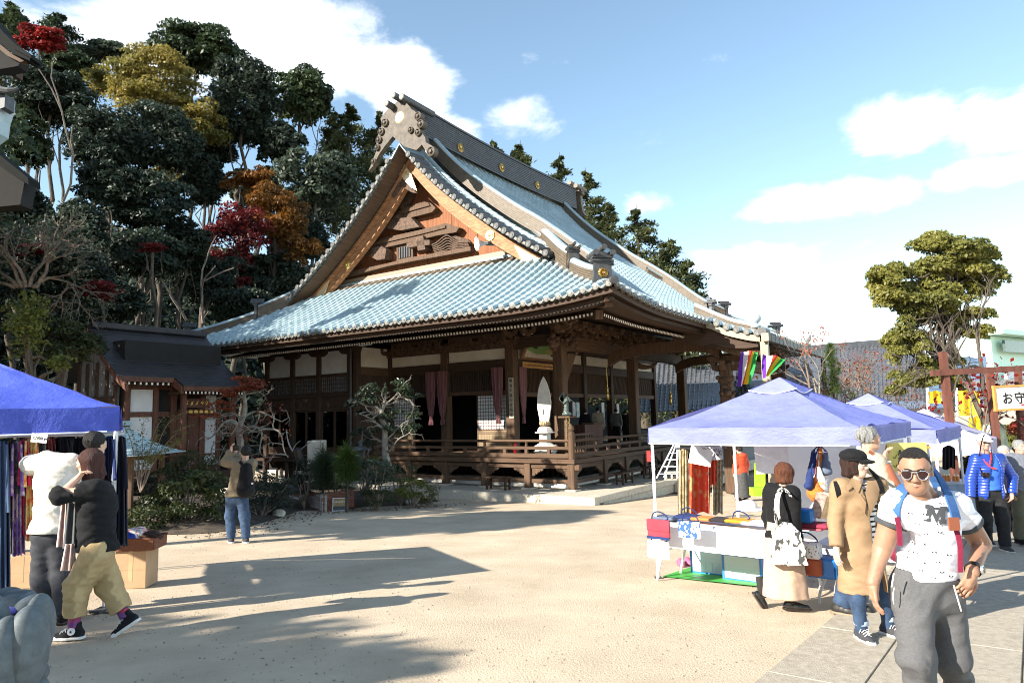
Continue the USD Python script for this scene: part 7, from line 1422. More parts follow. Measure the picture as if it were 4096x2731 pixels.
J=joints(c1,Y,{"head":(560,385,0),"neck":(590,480,0),"shR":(620,545,.14),"shL":(600,555,-.13),"elR":(500,640,.2),"elL":(372,600,-.20),"wrR":(440,620,.2),"wrL":(478,500,-.12),"hipR":(615,960,.09),"hipL":(600,965,-.08),"knR":(690,1165,.1),"knL":(485,1160,-.08),"anR":(795,1372,.1),"anL":(462,1440,-.05)},(-.95,-.1,-.12))
J["anL"][2]=gz(*J["anL"][:2])+.09
lw=person("woman with long brown hair, black top, beige cropped trousers and high top trainers",(J["anL"][0],J["anL"][1],float(gz(*J["anL"][:2]))),1.62,J)
finish(lw,(.60,.36,.25),(("L",(.6,.1,.75),(.75,.1,-.4),1.2),("R",(-.8,-.1,.6),(0,-.4,.6),.9)),forearm=(.05,.042,.032),hd=.007,hh=.006,female=True)
hair(lw,hairmat("hair_long_brown",(.075,.028,.02)),"bob",drop=.36,wid=.10,h=.009,open_=(.064,.10,.10),oz=-.03);top(lw,"top",m_blk,g=.030,sleeve=.35,arms=(.078,.066,.056),hem=lw.pel[2]+.0,amp=.012,w=1.12,dp=1.22)
trousers(lw,"cropped_trousers",cloth("khaki_twill",(.42,.30,.15),.85,(.36,.255,.125),scale=10),r=(.122,.096,.078),g=.012,amp=.013,w=1.12,cut=(.10,.13),sc=7)
m_con=cloth("black_canvas",(.012,.012,.014))
for sd,d,up in(("L",(-1,-.1,-.02),(0,0,1)),("R",(-.82,-.1,-.55),(-.5,0,.8))):
 sh=shoe(lw,sd,d,up,m_con,m_rub,high=.06,laces=True);an=getattr(lw,"an"+sd);kn=getattr(lw,"kn"+sd);part(lw.t,"sock",MB().tube([an+norm(kn-an)*.02,an+norm(kn-an)*.12],.048,14),mat("striped_sock",(.45,.05,.07),.9,(.03,.05,.2),scale=9,stretch=(.1,.1,6))if sd=="L" else UsdShade.Material.Get(stage,"/World/Looks/striped_sock"),smooth=True)
 if sd=="L":o=an+np.array([.01,-.052,.0]);part(sh,"ankle_patch",MB().lathe([(0,.006),(.03,.006),(.032,0),(.03,-.01)],o,18,(0,-1,.1)),m_rub);g=np.linspace(0,2*np.pi,11)[:-1]+np.pi/2;part(sh,"star",MB().prism([((.014 if k%2==0 else .006)*math.cos(a),(.014 if k%2==0 else .006)*math.sin(a))for k,a in enumerate(g)],o+(0,-.008,0),(1,0,0),(0,0,1),(0,-1,0),.002),cloth("navy",(.02,.035,.12)))
hc=thing("draped_cardigan","pale pink and grey garment carried over the striding woman's arm","garment",tuple(at(*c1(430,780),Y)))
for k,(x0,x1,y0,y1,mt)in enumerate(((385,430,640,920,cloth("pale_pink",(.62,.45,.40))),(425,500,640,930,cloth("mid_grey",(.10,.10,.10))),(410,470,900,1070,CL["pale_pink"]))):
 u=np.linspace(0,1,14);rows=[[at(*c1(x0+(x1-x0)*a+(a-.5)*30*s-18*s,y0+(y1-y0)*s),Y-.05*k-.03*math.sin(a*12))for a in u]for s in np.linspace(0,1,6)];part(hc,"fold",MB().grid(np.array(rows)),mt,smooth=True)
J=joints(c1,Y+.55,{"head":(600,275,0),"neck":(560,350,0),"shR":(455,400,.03),"shL":(290,385,.02),"elR":(500,560,.2),"elL":(195,405,.12),"wrR":(480,700,.2),"wrL":(250,440,.42),"hipR":(380,830,.0),"hipL":(290,825,.0),"knR":(400,1110,.03),"knL":(275,1110,.02),"anR":(408,1370,.0),"anL":(255,1330,.1)},(.2,.95,-.1))
for k in("anR","anL"):J[k][2]=gz(*J[k][:2])+.09
wp=person("man in cream pullover and charcoal trousers reaching into the clothes rack",(J["anR"][0],J["anR"][1],float(gz(*J["anR"][:2]))),1.75,J)
finish(wp,(.55,.34,.24),(("L",None,None,.6),),hd=.009,hh=.008);hair(wp,hb_,"short",h=.009);top(wp,"pullover",cloth("cream_wool",(.66,.62,.54),.9),g=.034,arms=(.085,.074,.06),hem=wp.pel[2]-.03,amp=.012,w=1.05,dp=1.15,h=.014);trousers(wp,"trousers",cloth("charcoal_trouser",(.045,.047,.055)),r=(.112,.09,.08),amp=.01,h=.016)
for sd in "RL":shoe(wp,sd,(-.1,1,0),(0,0,1),m_blk,m_iris)
c4=conv(500,1600,.3571);Y=float(G(545,1246)[1])
J=joints(c4,Y,{"head":(1350,585,0),"neck":(1352,668,.0),"shR":(1420,715,.0),"shL":(1265,705,.02),"elR":(1330,760,.25),"elL":(1130,690,.22),"wrR":(1238,600,.30),"wrL":(1188,572,.22),"hipR":(1310,1080,0),"hipL":(1200,1080,0),"knR":(1340,1300,0),"knL":(1180,1300,.02),"anR":(1355,1530,-.02),"anL":(1190,1545,.0)},(-.6,.75,.15))
for k in("anR","anL"):J[k][2]=gz(*J[k][:2])+.08
ph=person("man in khaki jacket and jeans raising a camera, black rucksack on his back",(J["anR"][0],J["anR"][1],float(gz(*J["anR"][:2]))),1.72,J)
finish(ph,(.55,.33,.24),(("L",(.1,-.1,1),(.8,.3,0),.8),("R",(-.1,-.1,1),(-.8,.3,0),.8)),hd=.009,hh=.008);hair(ph,hb_,"short",h=.009,open_=(.06,.06,.09));top(ph,"jacket",cloth("khaki_jacket",(.20,.155,.10),.8),g=.032,arms=(.085,.075,.06),hem=ph.pel[2]-.02,amp=.013,w=1.08,dp=1.1,h=.014);trousers(ph,"jeans",m_jean,r=(.10,.078,.064),amp=.008,h=.015)
for sd in "RL":shoe(ph,sd,(-.5,.8,0),(0,0,1),m_cv,m_rub)
pc=thing("raised_camera","black camera held up by the man in the khaki jacket","camera",tuple(ph.wrL));c=at(*c4(1235,535),Y+.27);part(pc,"body",MB().box(c,(.14,.06,.09),(.8,.6,0),(-.6,.8,0),Z,.01),m_iris);part(pc,"lens",MB().cyl(c,c+np.array([-.6,.8,.1])*.12,.035,.035,14),m_iris,smooth=50)
bk=thing("black_rucksack","black rucksack on the back of the photographing man","rucksack",tuple(ph.chest));q0,q1=at(*c4(1350,1000),Y-.22),at(*c4(1360,760),Y-.2);part(bk,"bag",wrinkle(*snet(lambda p:sm(.05,rc(p,q0,q1,.155,.10)),*box_of([q0,q1],.2),.012),.01,8),m_blk,smooth=True);strap(bk,[at(*c4(*q),Y-.16)for q in((1285,685),(1330,740),(1370,800))],.05,.01,m_blk,"strap",np.array([0,-1,.2]));part(bk,"reflector",MB().box(at(*c4(1425,932),Y-.36),(.03,.01,.03)),m_white)
def stander(label,px,py,top_px,yaw,sk_,hairc,topc,legc,H=None,kind="short",drop=0,hemd=-.06,skirtz=None,shoes=None,z0=None,Yd=None,arms=None,look=None,bulk=1.05):
 g=G(px,py)if Yd is None else at(px,py,Yd);H=H or(at(px,top_px,g[1])[2]-g[2]);s=H/1.7;c,q=math.cos(yaw),math.sin(yaw);W=lambda x,y,z:g+np.array([x*c-y*q,x*q+y*c,z])*s
 J=dict(head=W(0,.03,1.575),neck=W(0,-.01,1.44),shR=W(.165,0,1.385),shL=W(-.165,0,1.385),elR=W(.215,-.03,1.11),elL=W(-.215,-.03,1.11),wrR=W(.22,.06,.87),wrL=W(-.22,.06,.87),hipR=W(.085,0,.90),hipL=W(-.085,0,.90),knR=W(.095,.03,.48),knL=W(-.09,.02,.48),anR=W(.10,-.05,.085),anL=W(-.09,.04,.085),face=look if look is not None else(-q,c,-.08))
 for k,v in(arms or{}).items():J[k]=W(*v)
 b=person(label,g,H,J);hh_=max(.009,g[1]*.0009);finish(b,sk_,hd=.009,hh=.009,eyes=g[1]<16);hair(b,hairc,kind,drop,h=.010);top(b,"top",topc,g=.03,arms=(.076,.066,.056),hem=b.pel[2]+hemd*s,amp=.01,h=.017,w=bulk,dp=1.1)
 if skirtz is None:trousers(b,"trousers",legc,h=.018)
 else:lo,hi=box_of([b.pel],.36*s);lo[2]=g[2]+skirtz*s-.03;part(b.t,"skirt",snet(lambda p:(lambda z,r_:np.maximum(np.maximum(r_-np.interp(z,[-.15,.1,.8],[.14,.19,.25])*s,g[2]+skirtz*s-p[:,2]),p[:,2]-b.pel[2]-.12*s))((b.pel[2]-p[:,2])/s,np.hypot(p[:,0]-b.pel[0],p[:,1]-b.pel[1])),lo,hi,.018),legc,smooth=True);part(b.t,"stockings",MB().tube([b.anR,b.knR],.04,8).tube([b.anL,b.knL],.04,8),m_sock,smooth=True)
 for sd in "RL":shoe(b,sd,(-q,c,0),(0,0,1),shoes or m_blk,m_iris)
 return b
rj=stander("person in red orange hooded jacket and grey skirt, back turned, beyond the stall table",1706,1150,1024,.35,(.55,.35,.26),hb_,cloth("red_jacket",(.62,.075,.03),.6),cloth("grey_tweed",(.10,.10,.10),.9,(.03,.03,.03),scale=60),skirtz=.12,hemd=-.14,bulk=1.12)
part(rj.t,"hood",MB().sphere(rj.neck-rj.f*.09-Z*.03,(.13,.08,.09),2),CL["red_jacket"],smooth=True)
yj=stander("person in yellow jacket with olive shoulder bag beside the green chair",1768,1135,1018,.1,(.55,.35,.26),hb_,cloth("yellow_jacket",(.80,.50,.02),.6),m_blk,hemd=-.1,bulk=1.15);yb=thing("olive_bag","olive shoulder bag on the person in the yellow jacket","bag",tuple(yj.pel));part(yb,"bag",MB().box(yj.pel-yj.f*.2-yj.r*.12+Z*.12,(.3,.12,.2),yj.r,yj.f,Z,.03),cloth("olive",(.10,.075,.03)));strap(yb,[yj.pel-yj.f*.2+Z*.2,yj.chest-yj.f*.17,yj.shR+Z*.08],.03,.006,m_blk,"strap",-yj.f)
stander("companion in white cap just behind the man in the blue quilted jacket",2325,1245,1008,3.0,pk,CL["hair_white"],cloth("grey_fleece",(.3,.3,.32)),m_blk,H=1.66);ws=stander("woman in dark dress and sunglasses at the right edge of the walk",2338,1235,1010,2.9,(.55,.35,.27),CL["hair_grey"],cloth("navy_dress",(.02,.025,.06)),m_blk,Yd=13.5,H=1.62)
dg_=thing("small_sunglasses","sunglasses on the dark dressed woman at the right edge","sunglasses",tuple(ws.head));part(dg_,"lenses",MB().box(ws.head+ws.hR[1]*.1+Z*.005,(.12,.012,.035),ws.hR[0],ws.hR[1],Z,.005),m_lens)
stander("stroller in grey padded jacket cut by the right edge",2362,1250,1015,3.1,pk,CL["hair_grey"],cloth("grey_puffer",(.14,.15,.18),.5),cloth("camo",(.12,.12,.08)),Yd=11.5,H=1.7,bulk=1.25);stander("walker with dark hair and light jacket far down the walk",2295,1105,1000,3.0,(.55,.38,.3),hb_,cloth("pale_lime",(.5,.55,.4)),m_jean,Yd=17,H=1.6)
def hallp(label,a,b,yaw,topc,H=1.66,look=None):p=P(a,b,1.0);g_={};q=W2C@(p-EYE);return stander(label,(2048+FN*q[0]/q[2])/K,(1365.5+FN*q[1]/q[2])/K,0,yaw,(.5,.33,.25),hb_,topc,m_blk,Yd=p[1],H=H)
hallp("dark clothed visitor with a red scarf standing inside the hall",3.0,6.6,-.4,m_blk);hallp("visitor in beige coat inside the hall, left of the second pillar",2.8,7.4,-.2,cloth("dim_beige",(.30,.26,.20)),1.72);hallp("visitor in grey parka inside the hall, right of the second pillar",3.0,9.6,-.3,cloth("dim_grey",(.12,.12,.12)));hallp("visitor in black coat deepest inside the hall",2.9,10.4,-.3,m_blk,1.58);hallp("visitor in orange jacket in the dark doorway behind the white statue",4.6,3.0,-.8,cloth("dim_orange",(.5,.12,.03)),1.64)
m_tent=mat("blue_tent_cloth",(.20,.225,.56),.6,(.17,.19,.51),scale=3,detail=8,bump=1.6,bscale=3,trans=.18,stretch=(1,1,2),spec=.3);m_tentp=mat("lilac_tent_cloth",(.42,.42,.58),.6,(.38,.38,.55),scale=3,bump=.25,bscale=7,trans=.2);m_leg=mat("white_steel",(.70,.70,.70),.4,spec=.5);m_trim=mat("white_trim",(.78,.78,.80),.7)
m_tentl=mat("deep_blue_tent",(.07,.105,.50),.55,(.05,.078,.42),scale=3,detail=8,bump=2.0,bscale=3,trans=.12,spec=.35)
def tent(name,label,C,ze,za,zb,zg,mt,seed,logo=False,vent=True):
 """C: four corners (front left, front right, back right, back left) on plan, eave, apex, valance and ground heights"""
 C=[np.array([*c,0.0])for c in C];ctr=sum(C)/4;t=thing(name,label,"canopy tent",(ctr[0],ctr[1],zg(ctr[0],ctr[1])));rg=np.random.default_rng(seed);root=None
 for k in range(4):
  a,b=C[k],C[(k+1)%4];n=26;u=np.linspace(0,1,n);top_=ctr+Z*za;rows=[]
  for s in np.linspace(0,1,14):
   q=(a+(b-a)*u[:,None])*(1-s)+ctr*s;z=ze+(za-ze)*(s**1.12)-.05*np.sin(np.pi*u)*np.sin(np.pi*s)+.034*(meshkit.fbm(np.stack([u*5+k*9,np.full(n,s*3),np.full(n,seed)],1),3)-.5)*2+.016*np.sin(u*40+s*6)*max(0,s-.7);rows.append(np.c_[q[:,:2],z])
  pn=part(t,"canopy_panel",MB().grid(np.array(rows)),mt,smooth=True);root=root or pn;out=norm((a+b)/2-ctr)
  val=[np.c_[(a+(b-a)*u[:,None])[:,:2]+out[:2]*(.012+.018*s*(np.sin(u*17+k)+.6*np.sin(u*41))[:,None]),ze+(zb-ze)*s-.012*s*np.sin(np.pi*u)]for s in np.linspace(0,1,6)];part(t,"valance",MB().grid(np.array(val)),mt,smooth=True)
  part(t,"hem",MB().tube(np.array(val[-1])[::2],.009,6),m_trim);part(t,"edge_bar",MB().beam(a+(ctr-a)*.02+Z*(zb+.09),b+(ctr-b)*.02+Z*(zb+.09),.03,.03),m_leg)
  if vent:va=[((a+(b-a)*w)*.24+ctr*.76)+Z*(ze+(za-ze)*.76+.02-.05*math.sin(math.pi*w))for w in np.linspace(-.02,1.02,12)];part(pn,"vent_flap",MB().grid(np.array([va,[ctr*.98+v*.02*0+(v-ctr)*[.02,.02,0]+Z*(za+.035)*0+Z*(za+.04-(ctr*.98)[2])for v in va]])),mt,smooth=True);part(pn,"vent_trim",MB().tube(np.array(va),.007,5),m_trim)
 for c in C:part(t,"leg",MB().box(c+(ctr-c)*.02+Z*((zg(*c[:2])+ze)/2),(.035,.035,ze-zg(*c[:2])-.02),ch=.004),m_leg);part(t,"foot",MB().box(c+(ctr-c)*.02+Z*(zg(*c[:2])+.012),(.08,.08,.012)),m_iron)
 return t,C
zgf=lambda x,y:float(gz(x,y))
t1,C1=tent("canopy_tent","nearest pale blue canopy tent on the right, over the bag table",((1.75,8.95),(3.67,7.34),(5.40,9.40),(3.48,11.0)),1.42,2.0,1.225,zgf,m_tent,1);S1=np.array(C1)
t2,C2=tent("canopy_tent","second blue canopy tent with white logo on its front valance",[(c[0]-3.57+6.72,(c[1]-9.17)*1.0+13.0)for c in S1],1.24,1.84,1.02,zgf,m_tent,2);tent("canopy_tent","third, paler lilac canopy tent behind the logo tent",[(c[0]*1.1-3.9+10.1,(c[1]-9.17)*1.15+17.0)for c in S1],.86,1.52,.55,zgf,m_tentp,3)
f0,f1=C2[0],C2[1];ux=norm(f1-f0);nx=np.array([ux[1],-ux[0],0]);lo_=thing
def txt(s,h,o,X,N,mt,parent,name="lettering",up=Z,bold=True):m=meshkit.text_mesh(s,h,.003,bold);v=m.vertices;part(parent,name,MB().add(np.asarray(o)+v[:,:1]*X+v[:,1:2]*up+v[:,2:]*N,m.faces),mt)
L2=np.linalg.norm(f1-f0);o=f0+ux*(L2-1.28)+nx*.06;txt("OOR",.085,o+Z*1.13,ux,nx,m_white,t2);txt("tyle.jp",.05,o+Z*1.055,ux,nx,m_white,t2)
for k in range(2):bx_=o+ux*(.42+k*.24)+Z*1.12;part(t2,"logo_panel",MB().prism(Polygon([(-.10,-.07),(.10,-.07),(.10,.07),(-.10,.07)]).buffer(.012),bx_,ux,Z,nx,.002),m_white);part(t2,"logo_mark",MB().prism([(-.07,-.05),(-.03,.04),(0,-.01),(.04,.05),(.07,-.05)],bx_+nx*.002,ux,Z,nx,.002),m_tent)
for g in np.linspace(0,np.pi,9):c=o+ux*.70+Z*1.17;d=ux*math.cos(g)+Z*math.sin(g);part(t2,"sun_ray",MB().beam(c+d*.10,c+d*.135,.022,.003,up=nx),m_white)
tl,CL_=tent("canopy_tent","deep blue canopy tent over the clothes rack at the left edge",((-6.5,5.85),(-4.13,7.2),(-5.45,9.5),(-7.8,8.2)),1.80,2.42,1.555,zgf,m_tentl,4,vent=False)
def sheet_(t,name,p,q,z0,z1,mt,amp=.02,n=16):u=np.linspace(0,1,n)[:,None];p,q=np.array([*p,0.]),np.array([*q,0.]);nn=norm(np.cross(q-p,Z));b=p+(q-p)*u+nn*(amp*np.sin(u*15));return part(t,name,MB().grid(np.stack([b+Z*z for z in np.linspace(z0,z1,4)])),mt,smooth=True)
m_sheet=mat("white_sheet",(.80,.80,.80),.9,(.75,.75,.76),scale=2,trans=.35)
ws_=thing("tent_sidewall","white cloth sidewall closing the right stall behind the hanging bags","tent sidewall",(4.6,9.4,-.6));sheet_(ws_,"cloth",(4.1,10.7),(5.35,9.5),-.5,1.26,m_sheet);w2=thing("tent_sidewall","white cloth sidewall of the second tent behind the raised hand","tent sidewall",(7.1,12.6,-.8));sheet_(w2,"cloth",(5.6,11.9),(7.3,12.2),-.6,1.03,m_sheet)
def paper(label,px,py,w,h,Y,lines=(),tilt=0.0,mt=None,cat="paper sign",text=None,th=.05):
 c=at(px,py,Y);X=np.array([math.cos(tilt),0,math.sin(tilt)]);U=np.array([-math.sin(tilt),0,math.cos(tilt)]);N=np.array([0,-1.0,0]);t=thing("paper_sign",label,cat,tuple(c));part(t,"paper",MB().box(c,(w,.004,h),X,N,U),mt or m_white)
 for k,s in enumerate(lines):
  m=MB();rg=np.random.default_rng(int(px)+k);q=c+X*(-w*.38)+U*(h*s)+N*.006
  for j in range(7):a=q+X*(j*w*.12)+U*rg.uniform(-.3,.3)*th;m.tube(spline([a,a+X*w*.04+U*rg.uniform(-.5,.5)*th,a+X*w*.09+U*rg.uniform(-.6,.6)*th],3),.0035,4)
  part(t,"handwriting",m,m_ink)
 if text:txt(text,th,c-X*w*.42-U*th*.4+N*.003,X,N,m_ink,t,"handwriting",U,False)
 return t
paper("white card with handwriting pinned to the kimono at the right stall",1610,1045,.32,.28,9.9,(.42,),-.22);paper("small grey note beside the white card",1645,1040,.18,.2,10.2,(.2,-.1),.05,m_plasterg);paper("large white handwritten sign hung in the right stall over the skirt wearer",1772,1045,.42,.45,8.7,(.4,),.03)
paper("white tag reading 1500 yen on the left clothes rack",90,1006,.155,.085,6.75,(),-.12,text="1,500 yen",th=.026);ay=paper("yellow hand lettered card reading Access in a wooden frame",2085,1050,.46,.34,8.1,(.02,-.22),0,mat("yellow_card",(.62,.52,.15),.8),text=None);txt("Access",.06,at(2062,1045,8.08),np.array([1.0,0,0]),np.array([0,-1.0,0]),m_ink,ay)
part(ay,"frame",MB().box(at(2085,1028,8.12),(.52,.03,.03)).box(at(2043,1075,8.12),(.03,.03,.55)).box(at(2127,1075,8.12),(.03,.03,.55)),m_owf)
m_tab=mat("white_table",(.74,.74,.73),.6);m_tcl=mat("white_table_cloth",(.80,.80,.80),.9,(.76,.76,.76),scale=3)
e1=norm(S1[1]-S1[0]);e2=norm(S1[2]-S1[1]);q0=at(1496,1203,8.75);zt=q0[2];q0[2]=0
def table(name,label,o,L,W,z,cloth_=True):
 c=o+e1*L/2+e2*W/2;t=thing(name,label,"table",(c[0],c[1],zgf(c[0],c[1])));part(t,"table_top",MB().box(c+Z*(z-.02),(L,W,.035),e1,e2,Z,.008),m_tab)
 for a in(.12,L-.12):
  for b in(.06,W-.06):p=o+e1*a+e2*b;zg_=zgf(p[0],p[1]);part(t,"leg",MB().tube(spline([p+Z*(z-.05),p+Z*(z-.3),p+e1*(.10 if a>1 else-.05)+Z*(zg_+.22),p+e1*(.13 if a>1 else-.1)+Z*(zg_+.01)],5),.016,8),m_leg,smooth=True)
  part(t,"leg_brace",MB().tube([o+e1*a+e2*.06+Z*(z-.33),o+e1*a+e2*(W-.06)+Z*(z-.33)],.011,6),m_leg)
 if cloth_:
  u=np.linspace(0,1,40);f=np.array([o+e1*L*v-e2*(.012+.006*math.sin(v*60))for v in u]);part(t,"table_cloth",MB().grid(np.stack([f+Z*(z+.004),f-e2*.006+Z*(z-.1),f-e2*.012+Z*(z-.26)])).grid(np.stack([f+Z*(z+.004),f+e2*W+Z*(z+.004)])),m_tcl,smooth=30)
 return t
table("stall_table","long folding table with white cloth under the nearest canopy",q0,1.75,.75,zt);q1=q0+e1*1.95-e2*.1;table("stall_table","second folding table beside the trench coat woman",q1,1.2,.7,zt-.03,False)
gm=thing("green_mat","bright green ground sheet under the stall table","mat",tuple(G(1640,1335)));gp2=[G(*q)for q in((1520,1325),(1740,1350),(1850,1330),(1640,1288))];part(gm,"mat",MB().add(np.array([p+Z*(.012+.012*(i%2))for i,p in enumerate(gp2)]+[sum(gp2)/4+Z*.03]),[[4,0,1],[4,1,2],[4,2,3],[4,3,0]]),mat("green_vinyl",(.07,.42,.06),.5))
m_clear=usdkit.material(stage,"/World/Looks/clear_plastic",{"t":("transparent_bsdf",{"color":(.80,.88,.92)}),"p":("principled_bsdf",{"base_color":(.70,.82,.88),"roughness":.25}),"m":("mix_closure",{"fac":.55})},[("t.BSDF","m.closure1"),("p.BSDF","m.closure2")],surface="m.closure");m_blue=mat("blue_plastic",(.02,.19,.55),.35,spec=.5)
def crate(label,px,py,cont):
 g=G(px,py);c=g+e2*.18+Z*.175;t=thing("storage_crate",label,"crate",tuple(g),0,None);L,W,H_=.47,.34,.33;r_=part(t,"rim",MB().box(c+Z*.16,(L+.02,.03,.05),e1,e2,Z).box(c+Z*.16,(L+.02,.03,.05),e1,e2,Z)if 0 else MB(),m_blue)or None
 for s in(-1,1):part(t,"wall",MB().box(c+e2*s*W/2,(L,.008,H_),e1,e2,Z),m_clear);part(t,"end_wall",MB().box(c+e1*s*L/2,(.010,W,H_),e1,e2,Z),m_clear if s<0 else m_blue)
 for s in(-1,1):
  for z in(-.15,.15):part(t,"rim",MB().box(c+e2*s*(W/2+.004)+Z*z,(L+.02,.016,.028),e1,e2,Z),m_blue);part(t,"end_rim",MB().box(c+e1*s*(L/2+.004)+Z*z,(.018,W-.012,.028),e1,e2,Z),m_blue)
  for q in(-1,1):part(t,"corner_post",MB().box(c+e2*s*(W/2+.003)+e1*q*(L/2),(.024,.018,.272),e1,e2,Z),m_blue)
 for k in range(1,5):part(t,"rib",MB().box(c-e2*(W/2+.006)+e1*(-L/2+L*k/5)-Z*.07,(.008,.005,.13),e1,e2,Z),m_clear)
 part(t,"rib",MB().box(c-e2*(W/2+.006),(L,.005,.010),e1,e2,Z),m_clear);part(t,"lid",MB().box(c+Z*.172,(L+.01,W+.01,.014),e1,e2,Z),m_blue)
 for k,(mt,h)in enumerate(cont):part(t,"folded_cloth",MB().box(c-Z*(.15-.09*k-h/2),(L*.86,W*.8,h),e1,e2,Z,.02),mt)
m_rd=cloth("red_fabric",(.50,.10,.12));m_or=cloth("orange_fabric",(.60,.20,.05));crate("clear crate with blue lid under the table, left of the pair",1628,1322,((cloth("pale_cloth",(.6,.65,.7)),.07),(CL["pale_cloth"],.08)));crate("clear crate with red cloths inside, right of the pair",1705,1338,((m_rd,.09),(m_rd,.08),(m_or,.04)))
def bag(name,label,cat,px,py,w,h,d,Y,mt,flap=None,handle=True,tilt=0.0):
 c=at(px,py,Y);t=thing(name,label,cat,(c[0],c[1],c[2]-h/2));part(t,"body",MB().box(c,(w,d,h),e1,e2,Z,min(.02,d*.4)),mt)
 if flap:part(t,"flap",MB().box(c-e2*(d/2+.006)+Z*h*.2,(w*.98,.01,h*.6),e1,e2,Z),flap);part(t,"trim",MB().box(c-e2*(d/2+.008)-Z*h*.47,(w,.012,.03),e1,e2,Z),CL["navy"])
 if handle:part(t,"handle",MB().tube(spline([c+e1*-w*.3+Z*h/2,c+e1*-w*.1+Z*(h/2+.08)+e2*.08,c+e1*w*.2+Z*(h/2+.03)+e2*.1,c+e1*w*.3+Z*h/2],5),.008,6),CL["navy"])
 return t
m_flo=mat("blue_flower_print",(.03,.09,.42),.8,(.75,.75,.72),scale=22,detail=1,lo=.44,hi=.50);m_red=mat("red_vinyl",(.42,.035,.06),.4,spec=.5);m_sat=mat("white_orange_satin",(.78,.72,.66),.4,(.60,.22,.05),scale=7,lo=.38,hi=.5)
bag("shoulder_bag","red vinyl bag hung over the table's left end, upper of two","bag",1513,1214,.30,.22,.03,8.45,m_red,m_red);bag("shoulder_bag","orange and white satin bag hanging below the red one","bag",1512,1262,.29,.21,.03,8.45,m_sat);bag("shoulder_bag","blue and white flower print bag hung over the table front","bag",1583,1216,.28,.19,.02,8.15,m_flo,None)
for k,(x,y,mt,lab)in enumerate(((1530,1188,cloth("denim_grey",(.12,.15,.21)),"grey denim bag lying on the table's left end"),(1580,1186,CL["navy"],"navy bag lying flat beside the grey denim one"),(1620,1190,m_or,"orange patterned bag in the middle of the table"),(1662,1193,cloth("black_print",(.03,.025,.025)),"black bag in the middle of the table"),(1700,1195,cloth("saffron",(.55,.25,.02)),"saffron patterned bag near the table's right end"),(1738,1200,cloth("white_red",(.7,.6,.55)),"white bag with red edge near the table's right end"))):
 bag("table_bag",lab,"bag",x,y,.30,.035,.26,8.95-.16*k,mt,None,k%3==1)
for k,(x,y,w,h,d,mt,lab,nm)in enumerate(((1870,1205,.34,.05,.25,cloth("maroon_print",(.25,.03,.06)),"pile of maroon printed cloths on the second table","folded_cloths"),(1850,1183,.17,.14,.15,m_blue,"small blue plastic box on the second table","blue_box"),(1858,1212,.30,.02,.2,m_rd,"red purse on the second table","purse"),(1862,1298,.26,.17,.2,mat("orange_basket_plastic",(.45,.10,.04),.5),"orange plastic basket under the second table","plastic_basket"),(1893,1300,.3,.2,.25,m_blue,"blue plastic crate under the second table","blue_crate"))):bag(nm,lab,"cloth pile" if k==0 else nm.split("_")[-1],x,y,w,h,d,7.25,mt,handle=False)
dt=bag("dotted_bag","white bag with black dots under the second table","bag",1855,1262,.26,.16,.12,7.2,mat("dotted_cloth",(.75,.73,.7),.9,(.03,.03,.03),scale=70,detail=0,lo=.30,hi=.33))
pb_=thing("picture_boards","small framed pictures leaning on the second table","picture",tuple(at(1888,1195,7.2)))
for k in range(3):part(pb_,"board",MB().box(at(1880+k*7,1160,7.2+.03*k),(.10,.012,.26),(.9,-.3,-.3),(.3,.95,0),(.3,-.1,.95)),m_golds if k else mat("old_picture",(.4,.3,.25),.7,(.15,.1,.1),scale=30))
hb2=thing("hanging_bags","cluster of navy, orange and red bags hanging from the tent frame","bags",tuple(at(1882,1120,8.2)))
for k,(x0,y0,x1,y1,w,mt)in enumerate(((1868,1035,1868,1095,.16,CL["navy"]),(1884,1030,1886,1085,.10,m_or),(1896,1035,1898,1080,.13,CL["denim_grey"]),(1880,1075,1882,1115,.18,m_sat),(1872,1100,1874,1132,.2,cloth("orange_lining",(.65,.16,.03))),(1862,1080,1858,1115,.1,CL["navy"]))):a_,b_=at(x0,y0,8.2-k*.04),at(x1,y1,8.2-k*.04);part(hb2,"bag",wrinkle(*snet(lambda p:rc(p,a_,b_,.02,w*.5),*box_of([a_,b_],w*.6),.014),.012,12),mt,smooth=True);part(hb2,"strap",MB().tube([at(1882,1020,8.2),a_],.008,5),mt)
hr_=thing("rail","black clothes rail across the front of the right stall","rail",tuple(at(1560,1180,10.1)));part(hr_,"bar",MB().tube([at(1552,1030,10.0),at(1668,1028,10.3)],.012,8),m_iron);part(hr_,"stand",MB().tube([at(1630,1030,10.2),at(1626,1178,10.2)],.022,8),m_iron)
def hang(label,x0,x1,y0,y1,Y,mt,name="hanging_cloth",cat="textile",sleeves=False,fold=3.0,taper=0.0,amp=.03):
 t=thing(name,label,cat,tuple(at((x0+x1)/2,y1,Y)));u=np.linspace(0,1,28);rows=[]
 for s in np.linspace(0,1,10):
  xc=(x0+x1)/2;w=(x1-x0)/2*(1-taper*(1-s))*(.75+.25*min(1,s*5));rows.append([at(xc+w*(2*a-1),y0+(y1-y0)*s+3*math.sin(a*7)*s+(5*abs(2*a-1)if s<.05 else 0),Y-amp*math.sin(a*math.pi*2*fold)*(.4+.6*s))for a in u])
 g=np.array(rows);back=g+[0,.05,0];part(t,"cloth",MB().grid(g).grid(back),mt,smooth=True)
 if sleeves:
  for sx,xa in((-1,x0),(1,x1)):q=np.array([[at(xa+sx*(6+7*s)*(1-2*abs(.5-a))-sx*4,y0+8+(y1-y0)*.45*s,Y-.06-.03*math.sin(a*6))for a in np.linspace(0,1,8)]for s in np.linspace(0,1,6)]);part(t,"sleeve",MB().grid(q),mt,smooth=True)
 return t
